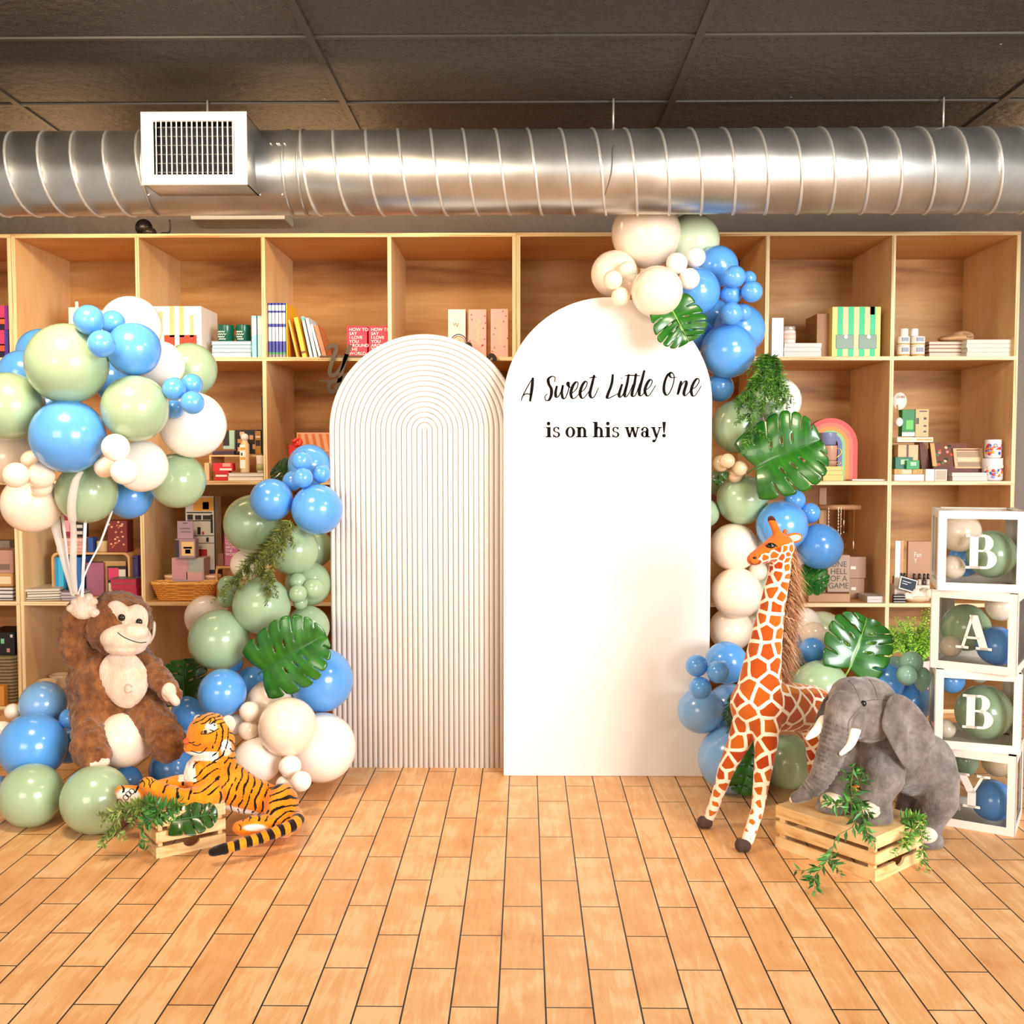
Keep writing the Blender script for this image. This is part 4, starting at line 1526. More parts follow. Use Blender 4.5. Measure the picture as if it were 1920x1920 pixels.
# haunch, shank and hind paw
tb.sphere(P(528, 1516, -.02), (32 * k, 38 * k, 47 * k), 26, 20)
tb.tube([P(534, 1548, -.07), P(505, 1546, -.09), P(474, 1547, -.10)], [22 * k, 19 * k, 17 * k], 18)
tb.sphere(P(460, 1552, -.105), (24 * k, 17 * k, 15 * k), 20, 14)
tb.tube([P(540, 1545, .05), P(510, 1550, .06)], [22 * k, 18 * k], 14)
# tail
tail = cr([P(552, 1525, -.03), P(558, 1537, -.09), P(545, 1549, -.13), P(510, 1563, -.17), P(470, 1577, -.21), P(430, 1589, -.245), P(400, 1597, -.265)], 6)
for p in tail:
    p.z = max(p.z, 9.5 * k)
tb.tube(tail, [13 * k - 4 * k * i / (len(tail) - 1) for i in range(len(tail))], 14)


def tiger_cols(nt, tc):
    base = tone([(0.3, '#d9770f'), (0.55, '#f08d17'), (0.8, '#f6a63a')], 16)(nt, tc)
    wh = attr_mix(nt, 'pale', 0.35, 0.65, base, '#fbf1e4')
    bl = attr_mix(nt, 'stripe', 0.47, 0.53, wh, '#1c120c')
    return bl


TM = plush_mat('tiger_plush', tiger_cols, bscale=300, bump=0.4, bdist=0.003)
tg = fuse('body', tb, 0.0042, 5, TM, tiger)
Pv = coords(tg)
W = Pv + np.array(tiger.location)[None, :]
# work in photo-like side coordinates: u along the body, v up
RCi = np.array(RC.transposed())
cam_ = (W - np.array([0, 0, H])) @ RCi.T
U = 960 + FPX * cam_[:, 0] / -cam_[:, 2]
V = 960 - FPX * cam_[:, 1] / -cam_[:, 2]
sx, sz = U, V
NN = normals(tg)
wob = np.array([noise.noise(Vector(p) * 22) for p in Pv])
wob2 = np.array([noise.noise(Vector(p) * 60 + Vector((9, 0, 0))) for p in Pv])


def photo_xy(Pv_, o_):
    c_ = (Pv_ + np.array(o_.location)[None, :] - np.array([0, 0, H])) @ RCi.T
    return 960 + FPX * c_[:, 0] / -c_[:, 2], 960 - FPX * c_[:, 1] / -c_[:, 2]


def sstep(a, lo, hi):
    t = np.clip((a - lo) / (hi - lo), 0, 1)
    return t * t * (3 - 2 * t)


def gauss(cx_, cy_, rx_, ry_):
    return np.exp(-(((sx - cx_) / rx_) ** 2 + ((sz - cy_) / ry_) ** 2) * 1.2)


pale = np.zeros(len(Pv))
near = 1 - sstep(Pv[:, 1], -.03, .0)
# underside, chest bib, muzzle, brow, cheek, paw soles
pale = np.maximum(pale, sstep(-NN[:, 2], 0.35, 0.75) * (sx > 385) * (sz < 1545))
pale = np.maximum(pale, sstep(362 + (sz - 1420) * .12 - sx, -6, 4) * (sz > 1424) * (sz < 1466) * (sx > 335))
pale = np.maximum(pale, sstep(sz, 1407, 1412) * (1 - sstep(sz, 1423, 1430)) * (sx < 410) * (sx > 335))
pale = np.maximum(pale, gauss(396, 1363, 14, 11))
pale = np.maximum(pale, gauss(424, 1402, 13, 18) * 1.1)
pale = np.maximum(pale, 1.3 * gauss(240, 1492, 25, 15) * (NN[:, 1] < 0.4))
pale = np.maximum(pale, gauss(318, 1477, 22, 6) * (Pv[:, 1] > -.09))
pale = np.maximum(pale, gauss(478, 1552, 26, 8) * 1.1)
pale = np.maximum(pale, gauss(452, 1524, 30, 9))
setattr_f(tg, 'pale', np.clip(pale, 0, 1))

# stripes
st = np.zeros(len(Pv))


def band(phase, width):
    """distance to the nearest stripe centre -> 1 inside"""
    f = np.abs((phase + 0.5) % 1.0 - 0.5)
    return 1 - sstep(f, width * 0.7, width * 1.3)


trunk = (sx > 405) & (sx < 512) & (sz > 1425) & (sz < 1540)
ph = (sx + (sz - 1480) * 0.28) / 13.5 + wob * 0.55
st = np.where(trunk, band(ph, 0.13 + 0.07 * wob2) * sstep(wob2 + .55 + .2 * np.sin(sx), .1, .3), st)
ha = (sx >= 505) & (sz < 1560)
ang = np.hypot(sx - 548, sz - 1560)
st = np.where(ha, band(ang / 13.0 + wob * 0.5, 0.14 + 0.06 * wob2), st)
ch = (sx > 352) & (sx <= 412) & (sz > 1428) & (sz < 1492)
st = np.where(ch, band((sz + (sx - 380) * 0.55) / 17.0 + wob * 0.6, 0.11 + .08 * wob2) * (sx > 362), st)
lg = (sx <= 360) & (sz > 1462)
st = np.where(lg, band((sx + .3 * sz) / 26.0 + wob * .4, 0.07) * (NN[:, 2] > .2) * (pale < .9), st)
hd = (sz <= 1428)
cheek = hd & (sx > 398)
st = np.where(cheek, band(np.hypot((sx - 376), (sz - 1378) * .9) / 10.5 + wob * .45, 0.13) * sstep(wob2, -.45, -.25) * (sx < 447) * (sz > 1358), st)
top = hd & (sz < 1358)
st = np.where(top, band((sx * .55 + sz) / 9.0 + wob * .5, .15) * (sx > 362), st)
nb_ = hd & (sx > 430)
st = np.where(nb_, band((sz - sx * .3) / 15 + wob * .4, .12), st)
# tail rings
tailm = np.zeros(len(Pv), dtype=bool)
tp = np.array([tuple(p) for p in tail])
D_ = np.sqrt(((Pv[:, None, :] - tp[None, :, :]) ** 2).sum(2))
di = D_.argmin(1)
tm_ = (D_.min(1) < 15 * k) & (di > 4)
tl = di / (len(tp) - 1)
d0 = tp[np.clip(di + 1, 0, len(tp) - 1)] - tp[np.clip(di - 1, 0, len(tp) - 1)]
d0 /= np.linalg.norm(d0, axis=1)[:, None]
arc = np.concatenate([[0], np.cumsum(np.linalg.norm(np.diff(tp, axis=0), axis=1))])
s_arc = arc[di] + ((Pv - tp[di]) * d0).sum(1)
st = np.where(tm_, np.maximum(band(s_arc / 0.036 + wob * .15, 0.24), sstep(s_arc, arc[-1] - .045, arc[-1] - .04)), st)
setattr_f(tg, 'stripe', st)
fuzz(tg, 0.0022, 55, 3)

# face parts
for (ex, ey, ed) in ((387, 1371, -.105),):
    q = drape(tg, [P(ex, ey, ed)])[0]
    MB().sphere(q, (7 * k, 4 * k, 5 * k), 16, 12).build('eye', mat('#d8c9a0', 0.15, vary=0), tiger)
    MB().sphere(q + Vector((-.001, -.0055, 0)), (3.4 * k, 2.2 * k, 3.4 * k), 14, 10).build('pupil', EYE, tiger)
LINE = mat('#1a120d', 0.7)
fl = MB()
for s_ in ([(377, 1374), (384, 1368), (392, 1368), (402, 1371)], [(377, 1376), (388, 1376), (398, 1373), (410, 1366)], [(388, 1402), (380, 1410), (372, 1412), (358, 1408)],
           [(352, 1390), (358, 1393), (365, 1391)], [(362, 1396), (370, 1398), (376, 1395)], [(392, 1357), (395, 1352), (394, 1347)], [(402, 1356), (404, 1351), (401, 1345)]):
    fl.tube(drape(tg, cr([P(x, y, -.1) for x, y in s_], 4), .0003), 0.0017, 6)
fl.build('face_lines', LINE, tiger)
q = drape(tg, [P(350, 1390, -.08)])[0]
MB().sphere(q, (7 * k, 9 * k, 6 * k), 16, 12).build('nose', mat('#c2552f', 0.7), tiger)
for ex, ey, dy, r_ in ((428, 1357, -.02, 14), (372, 1350, .02, 9)):
    MB().sphere(P(ex, ey, dy), (r_ * k, 6 * k, r_ * 1.15 * k), 18, 12).build('ear', CREAMP, tiger)
sl = MB()
for cx_, cy_, r_ in ((224, 1503, 4.5), (236, 1495, 5), (241, 1489, 5), (247, 1484, 5)):
    q = drape(tg, [P(cx_ + r_ * math.cos(t), cy_ + r_ * math.sin(t), -.1) for t in [2 * math.pi * i / 14 for i in range(14)]], .0003)
    sl.tube(q, 0.0014, 6, closed=True)
sl.build('paw_pads', LINE, tiger)
for grp in ([[(266, 1462), (271, 1468), (270, 1475)], [(274, 1458), (280, 1464), (279, 1472)], [(284, 1460), (287, 1466)]], [[(448, 1546), (452, 1551), (451, 1556)]]):
    ty_ = MB()
    for s_ in grp:
        ty_.tube(drape(tg, cr([P(x, y, -.15) for x, y in s_], 4), .0003), 0.0016, 6)
    ty_.build('toe_stitches', LINE, tiger)

# ------------------------------------------------------------------ giraffe
GY = 3.40
go = at(1430, 1560, GY)
giraffe = thing('plush_giraffe', 'tall plush giraffe with rust patches standing right of the white sign', 'plush toy', (go.x, GY, 0))
P = Px(giraffe, GY)
k = P.k
gb = MB()
gb.tube([P(1424, 1322, -.03), P(1455, 1322, .03), P(1490, 1326, .09), P(1522, 1328, .15)], [50 * k, 49 * k, 46 * k, 45 * k], 28)
gb.sphere(P(1413, 1322, -.03), (43 * k, 44 * k, 50 * k), 26, 20)
gb.tube([P(1424, 1300, -.03), P(1428, 1255, -.025), P(1436, 1205, -.02), P(1448, 1140, -.02), P(1460, 1080, -.025), P(1466, 1042, -.03)], [43 * k, 36 * k, 30 * k, 23.5 * k, 20.5 * k, 19 * k], 24)
gb.sphere(P(1462, 1026, -.035), (27 * k, 24 * k, 26 * k), 24, 18)
gb.tube([P(1456, 1028, -.04), P(1434, 1038, -.055), P(1416, 1047, -.065)], [24 * k, 17.5 * k, 13.5 * k], 20)
gb.sphere(P(1411, 1049, -.068), (10.5 * k, 14 * k, 11 * k), 18, 14)
# front legs splayed, hind legs under the rump
gb.tube([P(1398, 1360, -.03), P(1382, 1400, -.03), P(1362, 1442, -.02), P(1346, 1490, .0), P(1331, 1530, .015)], [26 * k, 20 * k, 15.5 * k, 11.5 * k, 10.5 * k], 18)
gb.tube([P(1437, 1360, -.07), P(1435, 1410, -.10), P(1427, 1470, -.13), P(1420, 1520, -.155), P(1402, 1575, -.18)], [27 * k, 19.5 * k, 14.5 * k, 11.5 * k, 11 * k], 18)
gb.tube([P(1524, 1345, .12), P(1530, 1400, .13), P(1528, 1450, .16), P(1532, 1508, .17)], [30 * k, 20 * k, 13.5 * k, 11 * k], 18)
gb.tube([P(1548, 1345, .20), P(1560, 1400, .21), P(1560, 1450, .24), P(1566, 1500, .25)], [27 * k, 19 * k, 13 * k, 11 * k], 18)
# horns and ear
gb.tube([P(1460, 1008, -.04), P(1453, 990, -.04), P(1446, 974, -.04)], [8.5 * k, 7.5 * k, 7.5 * k], 14)
gb.tube([P(1470, 1006, -.01), P(1472, 996, -.005)], [5 * k, 5 * k], 12)


def gir_cols(nt, tc):
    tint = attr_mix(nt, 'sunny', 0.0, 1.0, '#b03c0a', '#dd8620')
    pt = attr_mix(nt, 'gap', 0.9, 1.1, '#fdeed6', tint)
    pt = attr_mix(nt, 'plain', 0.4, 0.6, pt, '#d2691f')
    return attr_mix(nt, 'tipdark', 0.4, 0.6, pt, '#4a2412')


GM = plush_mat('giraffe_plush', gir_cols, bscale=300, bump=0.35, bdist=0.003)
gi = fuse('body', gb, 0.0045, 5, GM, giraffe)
Pv = coords(gi)
NN = normals(gi)


sx, sz = photo_xy(Pv, giraffe)
# patches: seeds spread over the skin, spacing small on the legs and face
rng = np.random.default_rng(5)


def spacing(s_z, s_x):
    d = np.full(len(s_z), 0.052)
    d = np.where(s_z < 1260, 0.047 - (1260 - s_z) / 200 * 0.012, d)
    d = np.where(s_z < 1068, 0.023, d)
    d = np.where(s_z > 1400, 0.050 - (s_z - 1400) / 150 * 0.024, d)
    return np.clip(d, 0.021, 0.062)


sp_ = spacing(sz, sx)
order = rng.permutation(len(Pv))
seeds, sr = [], []
for i in order:
    p = Pv[i]
    ok = True
    if seeds:
        A_ = np.array(seeds)
        dd = ((A_ - p) ** 2).sum(1)
        if (dd < (0.88 * sp_[i]) ** 2).any():
            ok = False
    if ok:
        seeds.append(p)
        sr.append(sp_[i])
seeds = np.array(seeds)
sr = np.array(sr)
jit = np.array([noise.noise_vector(Vector(p) * 30) for p in Pv]) * 0.004
Q = Pv + jit
D_ = np.sqrt(((Q[:, None, :] - seeds[None, :, :]) ** 2).sum(2))
idx = np.argsort(D_, axis=1)[:, :2]
d1 = D_[np.arange(len(Pv)), idx[:, 0]]
d2 = D_[np.arange(len(Pv)), idx[:, 1]]
e = (seeds[idx[:, 1]] - seeds[idx[:, 0]])
bis = (d2 ** 2 - d1 ** 2) / (2 * np.linalg.norm(e, axis=1) + 1e-6)
lw = np.where(sz > 1440, 0.0060 + (sz - 1440) / 110 * 0.004, 0.0056)
lw = np.where(sz < 1068, 0.0030, lw)
gap = bis / np.maximum(lw, .003)
setattr_f(gi, 'gap', gap)
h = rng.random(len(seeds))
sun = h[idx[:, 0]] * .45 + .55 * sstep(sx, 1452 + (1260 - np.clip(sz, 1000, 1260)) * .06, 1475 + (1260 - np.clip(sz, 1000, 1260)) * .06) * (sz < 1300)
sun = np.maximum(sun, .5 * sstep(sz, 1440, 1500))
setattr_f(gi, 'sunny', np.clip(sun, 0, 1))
face = (sz < 1062)
pl = np.where(face, sstep((1027 + (1460 - sx) * .42) - sz, -2, 3) + sstep(1422 - sx, -4, 4), 0)
setattr_f(gi, 'plain', np.clip(pl, 0, 1))
setattr_f(gi, 'tipdark', np.where(sz < 977, 1.0, 0.0))
for fx, fy, dy in ((1323, 1546, .02), (1394, 1597, -.185), (1533, 1526, .175), (1567, 1520, .255)):
    c = P(fx, fy, dy)
    c.z = 0.022
    hf = MB()
    for s_ in (-1, 1):
        hf.sphere((c.x + s_ * .009 - .003, c.y - .004, 0.021), (0.017, 0.023, 0.021), 18, 14)
    fuse('hoof', hf, 0.003, 4, mat('#4a342c', 0.9, bump=0.5, bscale=200), giraffe)
q = drape(gi, [P(1446, 1024, -.1)])[0]
MB().sphere(q + Vector((0, .003, 0)), (9 * k, 5 * k, 6 * k), 18, 12).build('eye', EYE, giraffe)
ls = MB()
ls.tube(drape(gi, cr([P(x, y, -.1) for x, y in ((1436, 1023), (1444, 1019), (1453, 1021), (1457, 1025))], 4), .001), 0.0018, 6)
ls.build('eyelid', mat('#3a1c0e', 0.7), giraffe)
q = drape(gi, [P(1415, 1046, -.1)])[0]
MB().sphere(q, (3.6 * k, 2 * k, 2.4 * k), 12, 8).build('nostril', mat('#2a120a', 0.8), giraffe)
MB().tube(drape(gi, cr([P(x, y, -.1) for x, y in ((1406, 1052), (1412, 1058), (1420, 1057), (1425, 1053))], 4), .0003), 0.0013, 6).build('mouth_stitch', mat('#5a2510', 0.7), giraffe)
em = MB()
em.sphere((0, 0, 0), (18 * k, 6 * k, 10 * k), 18, 12, M=Matrix.Translation(P(1487, 1009, -.03)) @ Matrix.Rotation(-.15, 4, 'Y'))
ear = em.build('ear', mat('#cf7226', 0.9, bump=.4, bscale=200), giraffe)
em = MB()
em.sphere((0, 0, 0), (13 * k, 2 * k, 6 * k), 18, 12, M=Matrix.Translation(P(1489, 1009, -.0455)) @ Matrix.Rotation(-.15, 4, 'Y'))
em.build('inner_ear', CREAMP, ear)
# mane: a shaggy strip of long hair down the back of the neck
mn = MB()
random.seed(8)
mane_line = cr([P(1480, 1016, -.02), P(1484, 1060, -.01), P(1481, 1110, .0), P(1474, 1160, .01), P(1468, 1210, .02), P(1462, 1255, .025), P(1464, 1278, .03)], 20)
n = len(mane_line)
for i in range(3600):
    t = random.random()
    p = mane_line[min(n - 1, int(t * n))] + Vector((random.gauss(-.006, .004), random.gauss(.004, .016), random.gauss(0, .004)))
    ln = (0.026 + 0.055 * math.sin(math.pi * min(1, t * 1.05 + .05)) ** .7 + .018 * t) * random.uniform(.6, 1.15)
    d = Vector((.62 + random.gauss(0, .2), .25 + random.gauss(0, .3), -.72 + random.gauss(0, .2))).normalized()
    q1 = p + d * ln * .5
    q2 = p + d * ln + Vector((0, 0, -.012 - .012 * random.random()))
    w_ = Vector((random.uniform(-1, 1), random.uniform(-1, 1), random.uniform(-.5, .5))).normalized() * random.uniform(.0009, .0016)
    mn.add([p - w_, p + w_, q1 - w_ * .8, q1 + w_ * .8, q2], [(0, 1, 3, 2), (2, 3, 4)], random.choice((0, 0, 1, 2)), True)
mn.build('mane', [mat('#c08e62', 0.8), mat('#dcb48a', 0.8), mat('#9a6540', 0.8)], giraffe)

# ------------------------------------------------------------------ elephant
EY = 3.20
eo = at(1660, 1560, EY)
ele = thing('plush_elephant', 'grey plush elephant with white tusks, forefeet on the right crate', 'plush toy', (eo.x, EY, 0))
P = Px(ele, EY)
k = P.k
eb = MB()
eb.tube([P(1655, 1402, .05), P(1695, 1418, .10), P(1732, 1438, .13)], [66 * k, 68 * k, 62 * k], 30)
eb.sphere(P(1740, 1440, .11), (52 * k, 55 * k, 66 * k), 28, 20)
eb.sphere(P(1625, 1330, -.05), (60 * k, 58 * k, 60 * k), 30, 22)       # head
eb.sphere(P(1600, 1312, -.06), (44 * k, 46 * k, 42 * k), 26, 20)
eb.sphere(P(1588, 1350, -.10), (36 * k, 38 * k, 40 * k), 24, 18)
trk = [P(1584, 1330, -.11), P(1572, 1368, -.13), P(1562, 1400, -.14), P(1550, 1435, -.145), P(1534, 1465, -.145), P(1512, 1487, -.14), P(1492, 1496, -.135)]
trk_s = cr(trk, 4)
tr_r = [34, 29, 26, 23.5, 20, 14.5, 11]
rr_ = []
for i in range(len(trk_s)):
    t = i / (len(trk_s) - 1) * (len(tr_r) - 1)
    j = min(len(tr_r) - 2, int(t))
    rr_.append((tr_r[j] + (tr_r[j + 1] - tr_r[j]) * (t - j)) * k)
eb.tube(trk_s, rr_, 22)
# legs
def crp(px, py, z):
    p = onz(px, py, z)
    return p - ele.location


f1 = crp(1642, 1545, CRR_H)
f2 = crp(1568, 1527, CRR_H)
eb.tube([P(1654, 1415, -.03), P(1655, 1460, -.09), Vector((f1.x + .003, f1.y + .035, CRR_H + .075)), Vector((f1.x, f1.y + .03, CRR_H + .045))], [44 * k, 38 * k, 34 * k, 36 * k], 22)
eb.tube([P(1600, 1420, .03), P(1588, 1462, .0), Vector((f2.x + .006, f2.y + .035, CRR_H + .07)), Vector((f2.x, f2.y + .03, CRR_H + .045))], [40 * k, 34 * k, 29 * k, 29 * k], 20)
h1 = crp(1744, 1592, 0)
eb.tube([P(1756, 1455, .07), P(1760, 1505, .07), Vector((h1.x + .012, h1.y + .05, .08)), Vector((h1.x, h1.y + .045, .05))], [42 * k, 36 * k, 31 * k, 30 * k], 22)
h2 = P(1702, 1545, .16)
eb.tube([P(1715, 1455, .15), P(1712, 1500, .16), Vector((h2.x, h2.y, .06))], [38 * k, 30 * k, 27 * k], 20)
eb.tube([P(1776, 1470, .14), P(1790, 1500, .15), P(1796, 1515, .15)], [8 * k, 7 * k, 6 * k], 12)


def ele_cols(nt, tc):
    base = tone([(0.28, '#4b4441'), (0.5, '#746b67'), (0.75, '#9c938e')], 16, (1, 1, 1), 6)(nt, tc)
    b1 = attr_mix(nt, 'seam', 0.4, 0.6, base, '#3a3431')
    return b1


EM = plush_mat('elephant_plush', ele_cols, bscale=240, bump=0.45, bdist=0.004, sheen=0.5)
el = fuse('body', eb, 0.005, 6, EM, ele)
Pv = coords(el)
NN = normals(el)
tp = np.array([tuple(p) for p in trk_s])
D_ = np.sqrt(((Pv[:, None, :] - tp[None, :, :]) ** 2).sum(2))
di = D_.argmin(1)
arc = np.concatenate([[0], np.cumsum(np.linalg.norm(np.diff(tp, axis=0), axis=1))])
d0 = tp[np.clip(di + 1, 0, len(tp) - 1)] - tp[np.clip(di - 1, 0, len(tp) - 1)]
d0 /= np.linalg.norm(d0, axis=1)[:, None]
s_arc = arc[di] + ((Pv - tp[di]) * d0).sum(1)
rad = np.array(rr_)[di]
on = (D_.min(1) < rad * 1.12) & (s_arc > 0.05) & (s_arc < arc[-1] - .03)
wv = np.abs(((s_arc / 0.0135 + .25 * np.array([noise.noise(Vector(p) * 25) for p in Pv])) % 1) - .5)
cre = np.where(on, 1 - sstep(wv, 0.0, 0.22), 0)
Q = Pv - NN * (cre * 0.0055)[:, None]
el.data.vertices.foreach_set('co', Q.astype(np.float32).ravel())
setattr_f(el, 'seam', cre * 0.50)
fuzz(el, 0.0022, 50, 5)
# crown and cheek seams
sm2 = MB()
for s_ in ([(1592, 1277), (1603, 1290), (1612, 1312), (1614, 1324), (1604, 1336), (1592, 1352), (1590, 1372)], [(1630, 1274), (1640, 1290), (1645, 1310)], [(1614, 1316), (1640, 1312), (1668, 1313)]):
    sm2.tube(drape(el, cr([P(x, y, -.15) for x, y in s_], 5), -.0002), 0.0012, 6)
sm2.build('seam', mat('#5a524e', 0.9), ele)
q = drape(el, [P(1619, 1319, -.15)])[0]
MB().sphere(q, (5.5 * k, 4.5 * k, 5.5 * k), 16, 12).build('eye', EYE, ele)
TUSK = mat('#fbf4e6', 0.5, bump=.2, bscale=150)
for s_ in ([(1605, 1356, -.150), (1602, 1374, -.168), (1594, 1396, -.176), (1577, 1413, -.182)], [(1545, 1352, -.09), (1535, 1366, -.115), (1524, 1376, -.125), (1514, 1384, -.13)]):
    q = cr([P(*a_) for a_ in s_], 5)
    MB().tube(q, [11 * k - 7 * k * (i / (len(q) - 1)) ** 1.6 for i in range(len(q))], 14).build('tusk', TUSK, ele)
em = MB()
em.tube([P(1614, 1330, -.13), P(1608, 1346, -.150), P(1604, 1360, -.158)], [11 * k, 14 * k, 13.5 * k], 14)
fuse('tusk_socket', em, .004, 3, EM, ele)


def ear_mesh(outline, dy, cup, par, thick=.012):
    pts = cr(outline, 5, True)
    cx_ = sum(p.x for p in pts) / len(pts)
    cy_ = sum(p.y for p in pts) / len(pts)
    mb = MB()
    fr_, bk = [], []
    for f in (1.0, .94, .8, .6, .4, .2, .05):
        h_ = cup * (1 - f ** 2)
        e_ = thick / 2 * min(1, (1 - f) * 9 + .15)
        fr_.append([P(cx_ + (p.x - cx_) * f, cy_ + (p.y - cy_) * f, dy(p) + h_ - e_) for p in pts])
        bk.append([P(cx_ + (p.x - cx_) * f, cy_ + (p.y - cy_) * f, dy(p) + h_ + e_) for p in pts])
    mb.rings(bk[::-1] + fr_, 0, True, True)
    o = mb.build('ear', EM, par)
    return o


ear_mesh([(1676, 1302), (1662, 1318), (1653, 1358), (1664, 1385), (1682, 1418), (1695, 1438), (1710, 1445), (1730, 1430), (1747, 1402), (1754, 1386), (1743, 1356), (1722, 1326), (1698, 1306)],
         lambda p: -.150 + (p.x - 1660) * .0005, .018, ele, .016)
ear_mesh([(1560, 1295), (1545, 1310), (1533, 1335), (1527, 1356), (1538, 1352), (1552, 1330), (1566, 1312)], lambda p: -.01, .006, ele)
PAD = plush_mat('toe_plush', tone([(0.3, '#dcc1a4'), (0.7, '#f2e2cd')], 20), bscale=180, bump=0.4)
for c_, zz, sx_ in ((f1, CRR_H, 1.0), (f2, CRR_H, .85), (h1, 0.0, .85)):
    lo = c_ + Vector((-.008, .006, 0))
    tm2 = MB()
    tm2.sphere((lo.x - .008, lo.y - .010, zz + .047), (0.043 * sx_, 0.028, 0.030 * sx_), 22, 16)
    fuse('toes', tm2, .004, 3, PAD, ele)
    bm2 = MB()
    bm2.lathe([(0.045 * sx_, zz + .001), (0.062 * sx_, zz + .006), (0.062 * sx_, zz + .022), (0.05 * sx_, zz + .045)], 28, M=Matrix.Translation((c_.x, c_.y + .034, 0)))
    bm2.build('foot', EM, ele)
q = trk_s[-1] + (trk_s[-1] - trk_s[-2]).normalized() * rr_[-1] * .75
MB().sphere(q, (.007, .007, .009), 14, 10).build('trunk_tip', PAD, ele)

# ================================================================== GOODS ON THE SHELVES
PAGE = mat('#ded3bf', 0.8)


def dim(c, f):
    c = c.lstrip('#')
    return '#' + ''.join('%02x' % int(int(c[i:i + 2], 16) * f) for i in (0, 2, 4))


def sz_(row):
    return ROWZ[row + 1] + 0.0006


def goods(name, label, cat, x0, x1, ytop, row, d, depth, color, z0=None, group=None, rot=0, faces=(), rough=0.5, bevel=0.0015, h=None):
    """a carton: front face between photo columns x0..x1, top at ytop, d metres behind the shelf edge"""
    Y = YS + d
    ym = 0.5 * (ytop + 0)
    a, b = at(x0, ytop, Y), at(x1, ytop, Y)
    zb = sz_(row) if z0 is None else z0
    ht = (0.5 * (a.z + b.z) - zb) if h is None else h
    w_ = b.x - a.x
    m = mat(color, rough)
    body = MB().bbox((-w_ / 2, 0, 0), (w_ / 2, depth, ht))
    loc = ((a.x + b.x) / 2, Y, zb)
    if not faces:
        o = body.build(name, m, None, loc, bevel)
        o.rotation_euler = (0, 0, rot)
        tag(o, label, cat, group)
    else:
        o = thing(name, label, cat, loc, rot, group)
        body.build('body', m, o, None, bevel)
        for f in faces:
            nm, u0, u1, v0, v1, c = f[:6]
            MB().bbox((-w_ / 2 + u0 * w_, -0.0014, v0 * ht), (-w_ / 2 + u1 * w_, -0.0002, v1 * ht)).build(nm, mat(c, 0.5), o)
    o['zt'] = zb + ht
    return o, w_, ht


def flat_stack(label_fn, x0, x1, ys, row, d, depth, cols, group, edge=None, rot=0.0, name='book', cat='book', jitter=0.004):
    """books lying flat; ys = photo rows of the tops from the lowest book up"""
    Y = YS + d
    a, b = at(x0, ys[0], Y), at(x1, ys[0], Y)
    z = sz_(row)
    n = len(ys)
    for i, (yt, c) in enumerate(zip(ys, cols)):
        zt_ = at((x0 + x1) / 2, yt, Y).z
        if zt_ < z + .006:
            zt_ = z + .008
        w_ = b.x - a.x
        t = zt_ - z - 0.0004
        jx = random.uniform(-jitter, jitter)
        o = thing(name, label_fn(i, n), cat, ((a.x + b.x) / 2 + jx, Y + random.uniform(0, jitter), z), rot + random.uniform(-.02, .02), group)
        cv = mat(dim(c, .80), 0.45)
        MB().bbox((-w_ / 2, 0, 0), (w_ / 2, depth, 0.0022)).bbox((-w_ / 2, 0, t - .0022), (w_ / 2, depth, t)).bbox((-w_ / 2, depth - .002, 0), (w_ / 2, depth, t)).build('cover', cv, o)
        MB().bbox((-w_ / 2 + .002, .0025, .0016), (w_ / 2 - .002, depth - .003, t - .0016)).build('pages', mat(dim(edge, .91), 0.7) if edge else PAGE, o)
        z = zt_
    return z


def nth(names):
    return lambda i, n: names[i]


def upright(label, x0, x1, ytop, row, d, depth, col, band=None, group=None, lean=None, cat='book', name='book'):
    Y = YS + d
    a, b = at(x0, ytop, Y), at(x1, ytop, Y)
    zb = sz_(row)
    w_, ht = b.x - a.x, a.z - zb
    if lean:                     # lean = photo x of the foot's left edge
        fx = at(lean, ytop, Y).x
        ang = math.atan2(a.x - fx, ht)
        ht = math.hypot(ht, a.x - fx)
        o = thing(name, label, cat, (fx + (w_ * math.sin(-ang) * 0), Y, zb + max(0, w_ * math.sin(ang))), 0, group)
        o.rotation_euler = (0, ang, 0)
        base = 0
    else:
        o = thing(name, label, cat, (a.x, Y, zb), 0, group)
    cv = mat(col, 0.4)
    MB().bbox((0, 0, 0), (0.0015, depth, ht)).bbox((w_ - .0015, 0, 0), (w_, depth, ht)).bbox((0, 0, 0), (w_, 0.002, ht)).build('cover', cv, o)
    MB().bbox((.0015, .002, .002), (w_ - .0015, depth - .003, ht - .002)).build('pages', PAGE, o)
    if band:
        for nm, v0, v1, c in band:
            MB().bbox((w_ * .06, -.0008, ht * v0), (w_ * .94, 0, ht * v1)).build(nm, mat(c, 0.4), o)
    return o


